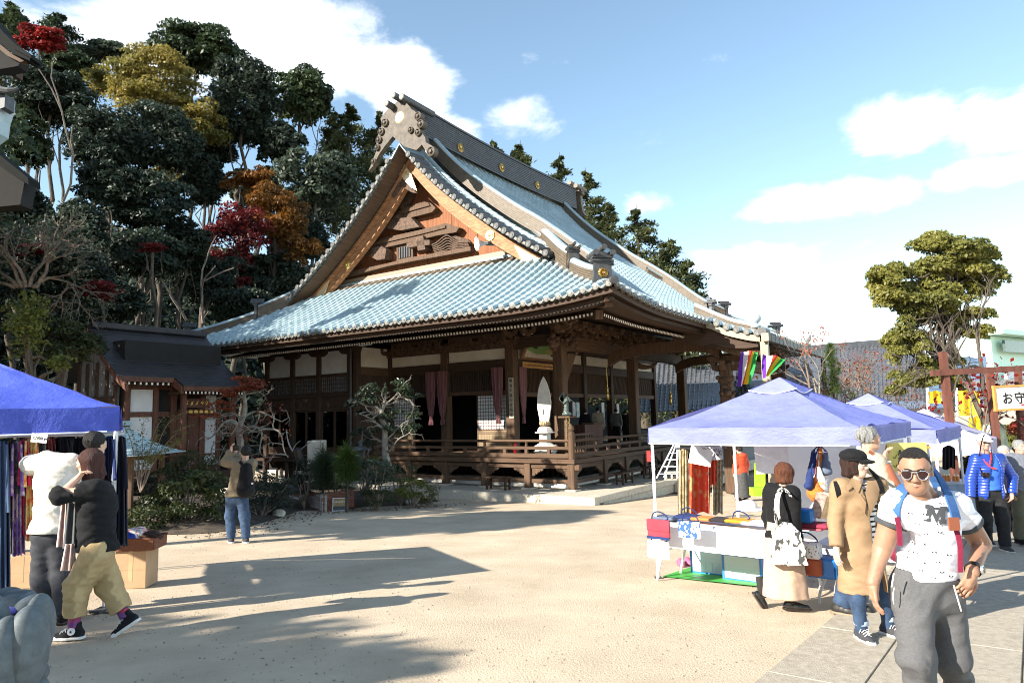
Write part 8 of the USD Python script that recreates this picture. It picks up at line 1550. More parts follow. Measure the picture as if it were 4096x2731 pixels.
def prt(name,a,b,sc=9,lo=.42,hi=.52):return mat(name,a,.85,b,scale=sc,detail=2,lo=lo,hi=hi,sheen=.1)
hang("beige cloth with leaf crests hanging at the right stall's left side",1561,1581,1030,1178,9.9,prt("crest_print",(.48,.38,.22),(.26,.2,.1),11));hang("red and orange kimono with flowers hanging in the right stall",1586,1628,1030,1178,10.1,prt("kimono_print",(.66,.05,.015),(.60,.28,.10),8,.36,.5));hang("second red flowered cloth behind the white card",1622,1646,1030,1115,10.3,UsdShade.Material.Get(stage,"/World/Looks/kimono_print"));hang("brown patterned obi cloth beside the tent pole",1638,1660,1030,1180,10.4,prt("obi_print",(.30,.20,.10),(.45,.40,.30),22))
wpst=thing("wooden_post","weathered square wooden post standing behind the stall table","post",tuple(G(1572,1200)));part(wpst,"post",MB().beam(at(1570,1100,10.6),at(1573,1215,10.6),.16,.12,up=(0,1,0)),m_ov)
hat=thing("sun_hat","white cloth sun hat lying among the bags on the table","hat",tuple(at(1715,1180,8.6)));c=at(1718,1160,8.6);part(hat,"crown",wrinkle(*snet(lambda p:sm(.03,ell(p,c,(.11,.11,.075)),ell(p,c+[.02,0,-.05],(.17,.15,.022))),c-.25,c+.25,.014),.012,8),m_sheet,smooth=True)
ps_=thing("pink_shoes","pair of pink slip on shoes under the table's left leg","shoes",tuple(G(1573,1298)))
for k in(0,1):g=G(1565+k*16,1300-k*4);part(ps_,"shoe",snet(lambda p:smax(sm(.04,ell(p,g+[0,0,.03],(.05,.12,.05)),ell(p,g+[.0,.06,.05],(.04,.05,.05))),g[2]-p[:,2],.005),g-.17,g+.17,.012),mat("pink_shoe",(.62,.12,.22),.6)if k==0 else UsdShade.Material.Get(stage,"/World/Looks/pink_shoe"),smooth=True)
t3=thing("doll_table","table with pale blue cloth and wooden dolls under the second canopy","table",tuple(at(2170,1160,13.2)));c=at(2150,1108,13.4);part(t3,"top",MB().box(c,(1.5,.7,.04)),m_tab);part(t3,"cloth",MB().box(c+[0,-.36,-.25],(1.5,.02,.5)),mat("pale_blue_cloth",(.32,.42,.55),.9));m_doll=mat("doll_wood",(.62,.24,.05),.45,(.5,.18,.035),scale=6)
for k,(x,h,r_)in enumerate(((2155,.34,.055),(2168,.15,.03),(2174,.14,.03),(2180,.15,.03),(2192,.14,.03),(2200,.13,.03))):
 p=at(x,1105,13.2);d_=thing("wooden_doll","tall orange wooden doll on the second stall's table" if k==0 else f"small pale wooden doll, {('first','second','third','fourth','last')[k-1]} from the left of the row","doll",tuple(p));part(d_,"body",MB().lathe([(0,0),(r_,0),(r_*1.05,h*.3),(r_*.8,h*.62),(r_*.5,h*.68)],p,14),m_doll,smooth=40);part(d_,"head",MB().sphere(p+Z*h*.82,r_*.85,2),m_doll if k==0 else m_golds,smooth=True)
hang("black cloth hanging from the second tent's frame",2168,2194,1022,1076,12.9,m_blk)
lr=thing("clothes_rail","steel clothes rail under the left canopy","rail",tuple(at(150,1380,7.2)));part(lr,"bar",MB().tube([at(-40,1003,6.9),at(285,996,7.25)],.014,8),m_leg);part(lr,"stand",MB().tube([at(243,1005,7.3),at(238,1395,7.3)],.014,8),m_leg);part(lr,"foot",MB().box(at(240,1395,7.3),(.1,.35,.02)),m_iron)
for k,(x0,x1,y0,y1,dy,mt,lab)in enumerate(((-14,16,1012,1360,-.1,cloth("faded_blue",(.07,.11,.20)),"faded blue garment at the left end of the rack"),(14,36,1008,1270,.05,prt("dark_floral",(.02,.022,.03),(.10,.09,.06),26),"black garment with tiny flowers on the rack"),(28,50,1012,1275,-.02,prt("purple_print",(.24,.10,.42),(.55,.42,.5),12),"purple flowered kimono on the rack"),(46,64,1006,1230,.0,prt("red_dots",(.62,.02,.10),(.75,.6,.6),40,.28,.34),"crimson kimono with white dots on the rack"),(58,84,1004,1240,-.05,prt("yellow_floral",(.72,.55,.20),(.70,.16,.03),10,.42,.5),"yellow kimono with orange flowers on the rack"),(78,104,1010,1200,.05,cloth("stone_grey",(.20,.19,.16)),"grey plain garment behind the yellow kimono"),(100,122,1002,1110,.02,prt("red_check",(.34,.04,.03),(.04,.03,.03),20),"red and black striped kimono sleeve on the rack"),(110,165,1003,1180,.12,cloth("black_silk",(.012,.012,.016),.5),"black kimono beside the striped one"),(160,205,1003,1240,.2,CL["black_silk"],"black coat behind the cream pullover"),(236,262,1000,1210,.0,CL["navy"],"navy coat hanging near the rack's right end"),(256,288,1000,1255,.05,cloth("ink_coat",(.018,.02,.032)),"dark ink blue coat at the right end of the rack"),(80,112,1060,1265,-.02,prt("orange_floral",(.60,.12,.03),(.55,.42,.15),12),"orange flowered skirt under the grey garment"))):hang(lab,x0,x1,y0,y1,6.95+dy+(x0+14)*.0012,mt,"hanging_garment","garment",sleeves=(y1-y0)>170,fold=2.5,taper=.15,amp=.035)
m_card=mat("cardboard",(.42,.28,.16),.85,(.37,.24,.135),scale=4,bump=.1)
def cbox(label,px,py,w,h,d,yaw):
 g=G(px,py);X=np.array([math.cos(yaw),math.sin(yaw),0]);W_=np.array([-X[1],X[0],0]);c=g+W_*d/2+Z*h/2;t=thing("cardboard_box",label,"cardboard box",tuple(g),0,None);part(t,"body",MB().box(c,(w,d,h),X,W_,Z,.006),m_card);part(t,"tape",MB().box(c-W_*(d/2+.001)+Z*h*.1,(.05,.002,h*.8),X,W_,Z),mat("tape",(.5,.36,.2),.4)if px>200 else UsdShade.Material.Get(stage,"/World/Looks/cardboard"));part(t,"flap_joint",MB().box(c-W_*(d/2+.001),(w,.003,.004),X,W_,Z),m_iris if 0 else m_card);return c,X,W_
cbox("crumpled cardboard box under the kimonos at the far left",47,1352,.26,.38,.3,.1);c,X,W_=cbox("plain cardboard box carrying the wicker tray right of the left stall",298,1352,.36,.44,.34,.08)
wk=thing("wicker_tray","brown wicker tray on the cardboard box, heaped with cloths","basket",tuple(c+Z*.22));m_wick=mat("wicker",(.22,.075,.03),.6,(.11,.035,.015),scale=90,detail=2,bump=.6,bscale=120);o=c+Z*.29+X*-.02
for s in(-1,1):part(wk,"long_side",MB().box(o+W_*s*.19,(.56,.02,.13),X,W_,Z),m_wick);part(wk,"short_side",MB().box(o+X*s*.28,(.02,.36,.13),X,W_,Z),m_wick);part(wk,"rim",MB().tube([o+W_*s*.2-X*.29+Z*.07,o+W_*s*.2+X*.29+Z*.07],.013,7),m_wick)
part(wk,"bottom",MB().box(o-Z*.06,(.54,.36,.015),X,W_,Z),m_wick)
for k,(dx,mt,lab)in enumerate(((.0,prt("bright_floral",(.72,.68,.62),(.45,.10,.10),20),"white flowered cloth heaped in the wicker tray"),(-.08,cloth("royal_blue",(.03,.06,.32)),"royal blue cloth at the front of the wicker tray"),(.17,cloth("dark_brown",(.06,.03,.02)),"dark cloth at the right of the wicker tray"))):
 q=o+X*dx+Z*(.07+.02*(k==0))-W_*(.08*(k==1));m=wrinkle(*snet(lambda p:ell(p,q,(.14,.13,.10-.02*k)),q-.25,q+.25,.014),.022,9);one("heaped_cloth",m,mt,lab,"cloth",smooth=True)
st=thing("stone_lotus","grey stone lotus ornament with fat petals in the bottom left corner","stone ornament",tuple(G(20,1640)));m_st=mat("blue_grey_stone",(.085,.105,.115),.6,(.05,.064,.07),scale=18,detail=8,bump=.15,bscale=160,spec=.4);Y=3.1;k_=Y/1570
for x,y,rx,ry,dy in((62,1490,36,92,-.05),(88,1440,22,76,.12),(14,1520,34,96,-.10),(38,1375,32,20,.25),(75,1395,30,30,.2),(8,1368,26,18,.28),(-30,1470,40,100,-.05)):c=at(x,y,Y+dy);part(st,"petal",snet(lambda p:ell(p,c,(rx*k_*1.08,.10,ry*k_)),c-.26,c+.26,.011),m_st,smooth=True)
part(st,"core",MB().sphere(at(20,1470,Y+.2),(.14,.12,.2),3),m_st,smooth=True);part(st,"base",MB().sphere(at(78,1545,Y+.1),(.06,.06,.05),2).sphere(at(20,1600,Y+.05),(.16,.14,.12),2),m_st,smooth=True);part(st,"purple_cloth",MB().sphere(at(12,1405,Y+.1),(.05,.05,.02),2),cloth("purple_silk",(.2,.16,.5)),smooth=True)
m_marb=mat("pale_stone",(.62,.58,.51),.7,(.50,.47,.42),scale=7,bump=.1,bscale=60);m_bron=mat("green_bronze",(.13,.165,.15),.5,(.06,.08,.075),scale=14,metal=.3);m_rope=mat("dark_bronze",(.045,.035,.028),.4,metal=.5)
c=P(1.9,.95,1.0);sc=1.0
sx=onA(1250,930,1.1);c=P(sx[0],1.1,1.0);s8=thing("lotus_monument","white pointed oval stone standing on a carved lotus pedestal on the veranda","monument",tuple(c));zof=lambda y:onA(1250,y,1.1)[2]-1.0;f=MB()
def oct_(pr,m=None):return(m or MB()).lathe(pr,c,8,X=np.array([math.cos(.2),math.sin(.2),0]))
part(s8,"base",oct_([(.44,0),(.44,.05),(.38,.06),(.38,.14),(.42,.15),(.42,.20),(.36,.21)]),m_marb);part(s8,"carved_skirt",oct_([(.36,.21),(.38,.26),(.36,.36),(.28,.44),(.22,.46)]),m_marb)
for k in range(26):g=k*2*math.pi/26;d=np.array([math.cos(g),math.sin(g),0]);part(s8,"petal",MB().sphere(c+d*.345+Z*.32,(.04,.04,.075),1),m_marb,smooth=True)
part(s8,"shaft",oct_([(.22,.46),(.21,.48),(.21,.78),(.23,.80)]),m_marb);part(s8,"slab",oct_([(.23,.80),(.36,.82),(.36,.85),(.28,.86),(.28,.91),(.20,1.02),(.14,1.04)]),m_marb);m_tanst=mat("tan_stone",(.36,.26,.15),.7)
for k in range(14):g=k*2*math.pi/14;d=np.array([math.cos(g),math.sin(g),0]);part(s8,"lotus_petal",MB().sphere(c+d*.15+Z*(1.13+.03*(k%2)),(.05,.05,.075),1),m_tanst,smooth=True)
part(s8,"lotus_core",MB().lathe([(.1,1.04),(.15,1.08),(.17,1.2),(0,1.2)],c,16),m_tanst);h0,h1=1.16,zof(865);w_=.25;zz=np.linspace(0,1,13);ol=[(w_*.62*(1-(1-t)**3)**.5 if t<.0 else w_*min(1,.62+t*1.1)*max(0,math.cos(max(0,(t-.42))/.58*math.pi/2))**.75,h0+(h1-h0)*t)for t in zz];X_=norm(np.array([.93,-.36,0]));N_=np.array([-X_[1],X_[0],0])
part(s8,"oval_stone",MB().prism(ol+[(-x,y)for x,y in ol[::-1]],c-N_*.04,X_,Z,N_,.08),m_marb);part(s8,"slot",MB().prism([(-.022,h0+.3),(.022,h0+.3),(.026,h0+.45),(0,h0+.5),(-.026,h0+.45)],c-N_*.045+X_*-.03,X_,Z,-N_,.004),m_iron)
v=onA(1305,1037,.75);c=P(v[0],.75,1.0);zf=lambda y:onA(1305,y,.75)[2]-1.0;st8=thing("column_pedestal","slim stone column with gilt lettering beside the corner pillar","pedestal",tuple(c));zc_=zf(956);part(st8,"shaft",MB().lathe([(.14,0),(.12,.05),(.105,.1),(.10,zc_-.1),(.115,zc_-.05)],c,10),m_carve);part(st8,"cap",MB().box(c+Z*(zc_-.02),(.46,.46,.06),A,B,Z,.01),m_ov)
rg=np.random.default_rng(9)
for k in range(16):
 for q in(-.045,.055):o=c+np.array([q,-.108,zc_*.93-.07*k]);part(st8,"gilt_letter",MB().beam(o+[rg.uniform(-.012,.012),0,0],o+[rg.uniform(-.012,.012),0,.045],.03,.006,up=(0,1,0)),m_gold)
z0=zc_+.02;fg=thing("winged_figure","green bronze winged figure playing a flute on the lettered column","statue",tuple(c+Z*z0));u_=(zf(905)-z0)/.62;W=lambda x,y,z:c+Z*z0+np.array([x,y,z])*u_
def bird(p):
 d=sm(.03*u_,ell(p,W(0,0,.05),np.array([.15,.12,.06])*u_),rc(p,W(-.02,0,.08),W(-.01,0,.30),.085*u_,.06*u_),rc(p,W(-.01,0,.3),W(.0,-.01,.46),.06*u_,.05*u_),ell(p,W(.01,-.02,.55),np.array([.045,.05,.055])*u_));d=sm(.02*u_,d,rc(p,W(-.05,0,.45),W(-.09,-.06,.36),.025*u_,.02*u_),rc(p,W(-.09,-.06,.36),W(.02,-.09,.46),.02*u_,.016*u_),rc(p,W(.04,-.01,.45),W(.09,-.06,.42),.024*u_,.018*u_),rc(p,W(.09,-.06,.42),W(.05,-.09,.50),.018*u_,.015*u_))
 d=sm(.015*u_,d,rc(p,W(.0,-.04,.56),W(.05,-.07,.52),.022*u_,.01*u_),ell(p,W(.03,0,.61),np.array([.05,.03,.015])*u_));return d+.006*np.sin(p[:,2]*70+p[:,0]*50)
part(fg,"body",snet(bird,W(-.3,-.25,-.03),W(.3,.25,.75),.011),m_bron,smooth=True);part(fg,"flute",MB().tube([W(.03,-.09,.53),W(.22,-.16,.36)],.008,6),m_bron)
for k in range(7):part(fg,"wing_feather",MB().prism(Polygon([(0,0),(.035,.02),(.03,.30-.03*k),(0,.34-.03*k),(-.025,.28-.03*k)]),W(-.08-.012*k,.03,.40+.0*k),norm(np.array([1,0,.1])),norm(np.array([-.05-.07*k,0,1])),(0,1,0),.015),m_bron)
m_cur=mat("maroon_striped_curtain",(.20,.085,.085),.85,(.09,.035,.04),scale=16,detail=1,stretch=(5,5,.02),lo=.42,hi=.55)
for lab,pr,a in(("maroon striped curtain tied back at the middle post, left strand","a",7.45),("maroon striped curtain tied back at the middle post, right strand","a",6.85),("maroon striped curtain at the corner post, gable side","a",4.12)):
 z=[4.28,3.6,3.0,2.55,2.42,2.30,2.14];w=[.27,.25,.2,.12,.055,.10,.12];m=HB();g=np.linspace(0,2*np.pi,40);m.grid(np.stack([np.stack([a-.05*(4.28-zz)*.2+ww*np.cos(g),1.72+(.05+.03*np.cos(g*9))*np.sin(g)*(ww/.2+.5),np.full(40,zz)],1)for zz,ww in zip(z,w)]));one("tied_curtain",m,m_cur,lab,"curtain",smooth=True)
m=HB();g=np.linspace(0,2*np.pi,40);m.grid(np.stack([np.stack([3.38+.05*np.sin(g),2.4+ww*np.cos(g),np.full(40,zz)],1)for zz,ww in zip(z,w)]));one("tied_curtain",m,m_cur,"maroon striped curtain at the corner post, doorway side","curtain",smooth=True)
pl=thing("post_plaque","tall narrow wooden plaque with black characters on the corner post","plaque",tuple(P(3.5,1.79,2.4)));part(pl,"board",hb(3.42,3.62,1.76,1.79,2.35,3.86),mat("pale_board",(.50,.42,.32),.8,(.42,.35,.26),scale=5,stretch=(4,4,.5)))
for k,ch in enumerate("明治天皇行在所址"):glyph(pl,ch,P(3.60,1.757,3.68-k*.182),-A,Z,-B,.155,m_ink,.003)
pt_=thing("framed_painting","framed landscape painting in greens leaning out above the doorway","painting",tuple(P(3.4,3.7,4.6)));n_=norm(-A*.9-Z*.42);up_=norm(Z-(Z@n_)*n_);c=P(3.22,3.65,4.98);part(pt_,"frame",MB().box(c,(2.75,.84,.07),B,up_,n_),mat("brown_frame",(.24,.11,.04),.5))
def pic(name,pts,mt,d):part(pt_,name,MB().prism(pts,c+n_*d,B,up_,n_,.003),mt)
pic("sky_field",[(-1.22,-.32),(1.22,-.32),(1.22,.32),(-1.22,.32)],mat("painted_green",(.16,.30,.07),.7,(.22,.36,.12),scale=3),.036);pic("sand_field",[(-1.22,-.32),(1.22,-.32),(1.22,-.22),(.3,-.12),(-.5,-.16),(-1.22,-.02)],mat("painted_sand",(.60,.52,.42),.8),.040);m_och=mat("painted_ochre",(.46,.36,.12),.8,(.3,.24,.1),scale=9);pic("stand_field",[(.1,-.05),(1.2,-.16),(1.22,.28),(.45,.24)],m_och,.044)
for k in range(6):pic("figure",[(.35+k*.1,.05-k*.01),(.39+k*.1,.05-k*.01),(.37+k*.1,.12-k*.01)],m_ink,.048)
for x,y,r_ in((-.75,.12,.09),(-.62,.1,.07),(.85,-.12,.10),(.72,-.16,.07)):pic("tree",Polygon([(x+r_*1.4*math.cos(q),y+r_*math.sin(q)*.7)for q in np.linspace(0,6.1,9)]),LM["deep"],.048)
cpn=thing("caption_board","orange caption board with a line of small characters below the painting","sign",tuple(P(3.45,3.8,4.3)));part(cpn,"board",hb(3.44,3.47,2.5,5.0,4.28,4.50),m_owf)
for k in range(30):part(cpn,"lettering",MB.box(HB(),(3.435,2.65+k*.073,4.38+rg.uniform(-.02,.02)),(.004,.04,.05+rg.uniform(-.02,.02))),m_ink)
hw=thing("hanging_board","dark inscribed wooden board hanging tilted from the long beam","sign board",tuple(P(1.9,3.6,3.8)));c=P(1.95,3.35,4.25);n_=norm(-A-Z*.4);up_=norm(Z-(Z@n_)*n_);part(hw,"board",MB().box(c,(.62,1.05,.05),B,up_,n_),m_ov)
for k in(-1,1):part(hw,"metal_foot",MB().box(c+B*k*.22-up_*.56,(.08,.14,.06),B,up_,n_),m_marb)
fl=thing("floodlight","white framed floodlight under the eave above the painting","lamp",tuple(P(2.9,1.6,5.2)));c=at(1212,763,P(2.9,1.2,5)[1]);part(fl,"housing",MB().box(c,(.36,.12,.17),A,B,Z),m_white);part(fl,"glass",MB().box(c-B*.063,(.30,.01,.12),A,B,Z),m_iris)
for i,(b,z0,z1,w)in enumerate(((5.35,1.95,2.95,.26),(5.78,2.1,2.95,.26),(6.55,2.3,2.95,.26),(6.9,2.3,2.95,.28),(9.3,2.1,2.95,.28),(10.9,2.1,2.9,.26))):one("poster",hb(3.50,3.512,b-w/2,b+w/2,z0,z1),mat(f"poster_{i}",((.10,.25,.45),(.30,.42,.40),(.28,.25,.40),(.15,.35,.45),(.35,.42,.48),(.40,.46,.50))[i],.4,(.55,.55,.5),scale=6),"poster with %s on the hall's inner wall, %s"%(("blue sky picture","grey figure","violet tint","teal tint","pale blue circle","pale grey tint")[i],("first from the painting's doorway","second from the doorway","left of a pair","right of a pair","beside the second pillar","farthest inside")[i]),"poster")
for i,(a,b,z)in enumerate(((2.2,7.2,3.3),(2.0,9.0,3.1),(1.7,13.2,3.1))):
 c=P(a,b,z);t=thing("hanging_lantern",("gilt hanging lantern between the first two pillars","gilt hanging lantern just right of the second pillar","gilt hanging lantern at the third pillar")[i],"lantern",tuple(c));part(t,"chain",MB().tube([c+Z*.35,c+Z*1.5],.012,5),m_gold);part(t,"body",MB().lathe([(0,.36),(.03,.34),(.03,.26),(.12,.22),(.05,.2),(.06,.05),(.11,.02),(.05,-.02),(.05,-.2),(.09,-.24),(.06,-.3),(0,-.3)],c,10),m_gold,smooth=40)
fe=thing("fire_extinguisher","red fire extinguisher standing on the veranda by the corner post","fire extinguisher",tuple(P(3.3,1.7,1)));c=P(3.3,1.65,1.0);part(fe,"cylinder",MB().lathe([(.07,0),(.08,.02),(.08,.36),(.05,.43),(.025,.45),(0,.45)],c,14),mat("red_steel",(.55,.02,.02),.3),smooth=40);part(fe,"valve",MB().tube([c+Z*.45,c+Z*.53],.02,6).tube([c+Z*.5,c+Z*.53+A*.1],.012,5),m_iron);part(fe,"hose",MB().tube(spline([c+Z*.5,c+Z*.4-A*.11,c+Z*.12-A*.09],5),.012,5),m_iron)
ofb=thing("offering_stand","dark red wooden stand and rail just inside the veranda","stand",tuple(P(2.6,5.0,1)));part(ofb,"stand",hb(2.5,3.0,5.6,7.2,1.0,2.0),m_redwood);part(ofb,"cap",hb(2.45,3.05,6.3,7.25,2.0,2.08),m_ov);part(ofb,"rail",hb(1.9,1.96,2.4,5.2,1.62,1.70),m_redwood)
for k in range(14):part(ofb,"rail_bar",hb(1.91,1.95,2.5+k*.2,2.54+k*.2,1.0,1.62),m_ov)
for lab,Q0 in(("five coloured temple flag drooping from the porch, purple edge leftmost",((1703,806),(1742,808),(1694,888),(1722,880))),("second five coloured flag spread to the right of the porch's steel post",((1752,812),(1806,824),(1753,868),(1766,862)))):
 t=thing("temple_flag",lab,"flag",tuple(at(Q0[2][0],Q0[2][1],21.5)));cols=[(.13,.03,.36),(.66,.62,.56),(.62,.06,.03),(.70,.46,.03),(.03,.30,.07)];a0,a1,b0,b1=(at(*q,21.5)for q in Q0)
 for k in range(5):u=np.linspace(k/5,k/5+.2,5);part(t,"stripe",MB().grid(np.array([[(a0+(a1-a0)*q)*(1-s)+(b0+(b1-b0)*q)*s+np.array([0,.10*math.sin(q*9+s*3),-.02*math.sin(q*9)])for q in u]for s in np.linspace(0,1,9)])),cloth(f"flag_{k}",cols[k],.8,trans=.2),smooth=True)
for i,(a,b,L,ax_)in enumerate(((2.55,-.55,1.0,0),(-.6,2.6,1.0,1),(-.55,5.0,.9,1))):
 t=thing("bench",("low dark bench standing in front of the veranda","low dark bench at the veranda's right side, nearer one","low dark bench at the veranda's right side, farther one")[i],"bench",tuple(P(a,b,0)));X,W_=(A,B)if ax_==0 else(B,A);c=P(a,b,0);part(t,"seat",MB().box(c+Z*.40,(L,.34,.05),X,W_,Z,.01),m_wa)
 for q in(-1,1):
  for r_ in(-1,1):part(t,"leg",MB().box(c+X*q*L*.38+W_*r_*.12+Z*.19,(.06,.06,.37),X,W_,Z),m_wa)
  part(t,"brace",MB().box(c+X*q*L*.38+Z*.14,(.04,.2,.04),X,W_,Z),m_wa)
Yl=15.5;sl=thing("step_ladder","white steel step ladder standing at the platform behind the tent pole","ladder",tuple(at(1535,1098,Yl)))
for p,q in(((1548,1020),(1508,1098)),((1553,1020),(1525,1096)),((1555,1020),(1556,1098)),((1560,1020),(1562,1095))):part(sl,"rail",MB().tube([at(*p,Yl),at(*q,Yl)],.018,6),m_leg)
for y,x0,x1 in((1040,1538,1556),(1055,1531,1556),(1071,1524,1556),(1088,1515,1556)):part(sl,"step",MB().beam(at(x0,y,Yl),at(x1,y,Yl),.05,.02),m_leg)
cbk=thing("concrete_block","hollow concrete block under the step ladder","block",tuple(at(1545,1096,16)));
for dx in(-.19,-.06,.06,.19):part(cbk,"web",MB().box(at(1548,1092,16)+[dx,0,0],(.03,.14,.15)),m_granite)
for dz in(-.08,.08):part(cbk,"shell",MB().box(at(1548,1092,16)+[0,0,dz],(.42,.14,.03)),m_granite)
rx=thing("red_cabinet","small red fire hose box on the hall's right side","cabinet",tuple(P(-.2,8,1)));c=at(1494,1047,23);part(rx,"box",MB().box(c,(.3,.15,.36),B,A,Z,.01),mat("red_box",(.40,.02,.02),.4));part(rx,"reel",MB().sphere(c-A*.1+B*-.1,.07,1),m_red)
gc=thing("green_chair","lime green moulded plastic seat beside the yellow jacket","seat",tuple(G(1745,1140)));q=np.array([[at(x,y,17.8+.25*s)for x in(1732,1745,1758)]for s,y in((0,1062),(.1,1085),(.2,1110),(-.6,1118))]);part(gc,"shell",MB().grid(q),mat("lime_plastic",(.32,.52,.03),.4),smooth=True);part(gc,"base",MB().box(at(1748,1128,17.6),(.5,.3,.2)),UsdShade.Material.Get(stage,"/World/Looks/lime_plastic"))
bxk=thing("brick_box","low whitewashed brick box with a sheet iron lid at the garden edge","brick box",tuple(G(740,1172)));q0,q1,q2=G(665,1158),G(742,1175),G(812,1166);m_bk=mat("old_brick",(.30,.12,.08),.9,(.20,.08,.055),scale=8,isl=.25);m_bw=mat("whitewashed_brick",(.42,.38,.35),.9,(.28,.24,.22),scale=5,isl=.2);hB=.55;m_mor=mat("mortar",(.30,.28,.25),.95)
for p,q,mt,n in((q0,q1,m_bw,6),(q1,q2,m_bk,4)):
 d=q-p;d[2]=0;L=np.linalg.norm(d);d/=L;nn_=np.array([d[1],-d[0],0]);zb=min(p[2],q[2])-.02;part(bxk,"core",MB().box(p+d*L/2+nn_*-.06+Z*(zb-p[2]+hB/2),(L,.10,hB),d,nn_,Z),m_mor)
 for r_ in range(7):
  off=.5 if r_%2 else 0;w=L/n
  for k in range(-1,n):
   a0,a1=max(0,(k+off)*w+.006),min(L,(k+1+off)*w-.006)
   if a1-a0>.03:part(bxk,"brick",MB().box(np.array([*(p+d*(a0+a1)/2)[:2],zb+hB/7*(r_+.5)])+nn_*rg.uniform(-.006,.006),(a1-a0,.05,hB/7-.012),d,nn_,Z),mt if(r_+k)%5 else m_bk)
lid=np.array([q0+(0,0,.57),q1+(0,-.05,.57),q2+(.08,0,.55),q0+(q2-q1)+(0,.1,.62)]);part(bxk,"lid",MB().add(np.vstack([lid,lid+[0,0,.02]]),[[0,1,2,3],[7,6,5,4],[0,4,5,1],[1,5,6,2],[2,6,7,3],[3,7,4,0]]),m_rope)
bs_=thing("leaning_sign","small framed sign leaning on the brick box","sign",tuple(G(780,1174)));c=at(780,1158,G(780,1174)[1]-.1);nn_=norm(np.array([.15,-1,.25]));X=norm(np.cross(nn_,Z))*-1;U=np.cross(X,nn_)*-1;U=U*np.sign(U[2]);part(bs_,"panel",MB().box(c,(.34,.32,.02),X,U,nn_),mat("gold_panel",(.35,.22,.08),.5,(.25,.16,.06),scale=4));part(bs_,"lower_panel",MB().box(c+nn_*.011-U*.10,(.33,.11,.004),X,U,nn_),m_iris)
for s in(-1,1):part(bs_,"frame",MB().box(c+X*s*.175,(.018,.35,.03),X,U,nn_),m_leg);part(bs_,"frame",MB().box(c+U*s*.165,(.332,.018,.03),X,U,nn_),m_leg)
for k in range(7):part(bs_,"lettering",MB().box(c+nn_*.013+X*(-.12+k*.04)+U*.07,(.02,.03,.003),X,U,nn_),m_white)
def stone(name,label,cat,fn,lo,hi,h,mt):v,f=snet(fn,lo,hi,h);return one(name,(v,f),mt,label,cat,smooth=True)
g=G(952,1160);kk=g[1]/1570;H_=lambda x,y,d=0:at(x,y,g[1]+d);jb=thing("baby_statue","little grey stone baby statue lying on its front at the garden edge","statue",tuple(g));part(jb,"figure",snet(lambda p:sm(.03,ell(p,H_(957,1143),(.115,.11,.125)),rc(p,H_(938,1153),H_(952,1155),.09,.08),rc(p,H_(955,1157,-.1),H_(964,1160,-.12),.03,.025),ell(p,H_(961,1149,-.09),(.03,.03,.02))),g-.4,g+[.4,.4,.5],.012),m_granite,smooth=True)
stele=thing("stone_stele","square upright stone marker among the garden pines","stone marker",tuple(G(728,1100)));part(stele,"shaft",MB().beam(at(728,1090,20.3),at(728,1011,20.3),.46,.40,up=(0,1,0),ch=.02),m_granite)
il=thing("iron_lantern","dark iron lantern on a post among the garden shrubs","lantern",tuple(at(828,1095,20.2)));part(il,"post",MB().tube([at(828,1100,20.2),at(828,1050,20.2)],.06,10),m_iron,smooth=50);part(il,"light_box",MB().beam(at(828,1049,20.2),at(828,1034,20.2),.22,.22,up=(0,1,0)),m_iron);part(il,"roof",MB().lathe([(.34,0),(.33,.02),(.12,.10),(.05,.12),(.05,.17),(.07,.2),(.05,.25),(0,.30)],at(828,1033,20.2),10),m_iron)
hr=thing("crane_statue","dark bronze cranes with raised beaks on a round base by the brick box","statue",tuple(at(682,1118,19.4)));Q=lambda x,y,d=0:at(x,y,19.4+d);part(hr,"base",MB().lathe([(.42,0),(.42,.05),(.34,.10),(.30,.2),(.2,.28),(.22,.33),(.2,.38)],Q(680,1133),18),m_rope)
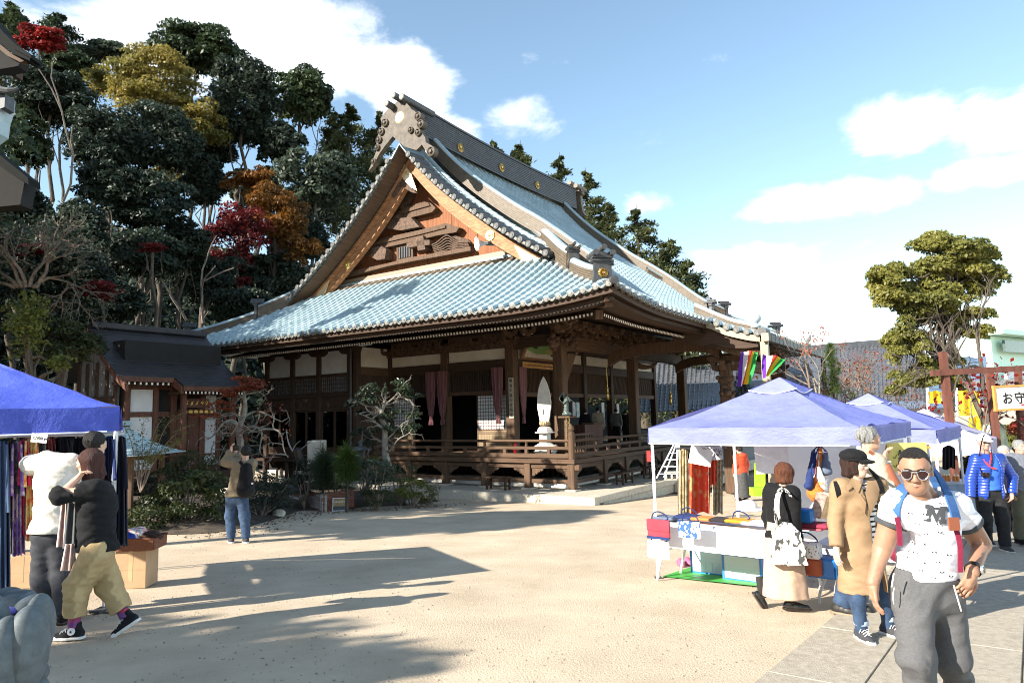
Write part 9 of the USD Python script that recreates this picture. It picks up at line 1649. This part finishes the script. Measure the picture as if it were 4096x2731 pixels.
part(hr,"body",snet(lambda p:sm(.05,rc(p,Q(690,1062),Q(684,1035),.12,.09),rc(p,Q(684,1035),Q(672,1040),.06,.05),rc(p,Q(690,1062),Q(694,1080),.06,.02)),*box_of([Q(690,1062),Q(672,1030),Q(694,1085)],.25),.016),m_rope,smooth=True)
for pts,r0,r1 in((((676,1040),(665,1022),(660,1005),(657,985)),.03,.012),(((688,1035),(705,1020),(718,1010)),.02,.008),(((672,1038),(680,1020),(690,1012)),.025,.01),(((678,1042),(690,1065),(692,1090),(692,1108)),.02,.014),(((684,1060),(680,1090),(682,1110)),.016,.014)):p=spline([Q(*q)for q in pts],5);part(hr,"neck_and_leg",MB().tube(p,np.linspace(r0,r1,len(p)),8),mat("polished_bronze",(.25,.24,.25),.25,metal=.7)if not stage.GetPrimAtPath("/World/Looks/polished_bronze")else UsdShade.Material.Get(stage,"/World/Looks/polished_bronze"),smooth=True)
for i,(x,y,r_,lab)in enumerate(((598,1150,.16,"pale boulder behind the photographing man's knees"),(1000,1128,.15,"grey stone lamp housing beside the platform corner shrub"),(520,1140,.3,"dark boulder among the front shrubs"),(640,1178,.14,"small boulder at the garden's front edge"),(255,1190,.2,"boulder near the wicker tray"))):g=G(x,y+8);stone("boulder",lab,"stone",lambda p:ell(p,g+[0,0,r_*.5],(r_*1.2,r_,r_*.85))+.12*r_*(meshkit.noise(p*6/r_*.3,i)-.5),g-r_*1.6,g+r_*1.8,r_/9,m_granite)
rg=np.random.default_rng(31);n=1100;u=rg.random(n);ex=np.array([G(*q)[:2]for q in((480,1232),(560,1218),(640,1196),(700,1180),(800,1172),(960,1166),(1030,1158))]);t_=rg.uniform(0,6,n);b_=np.stack([np.interp(t_,range(7),ex[:,k])for k in(0,1)],1)+rg.normal(size=(n,2))*[.35,.35];pos=np.c_[b_,gz(b_[:,0],b_[:,1])+.02];nn_=rg.normal(size=(n,3))*.3+[0,0,1];nn_/=np.linalg.norm(nn_,axis=1,keepdims=True);one("fallen_leaves",leaves(pos,nn_,.055,rg,.6),mat("dead_leaf",(.16,.08,.04),.8,(.07,.04,.025),scale=3,isl=.4),"brown fallen leaves scattered along the garden's edge","fallen leaves",kind="stuff")
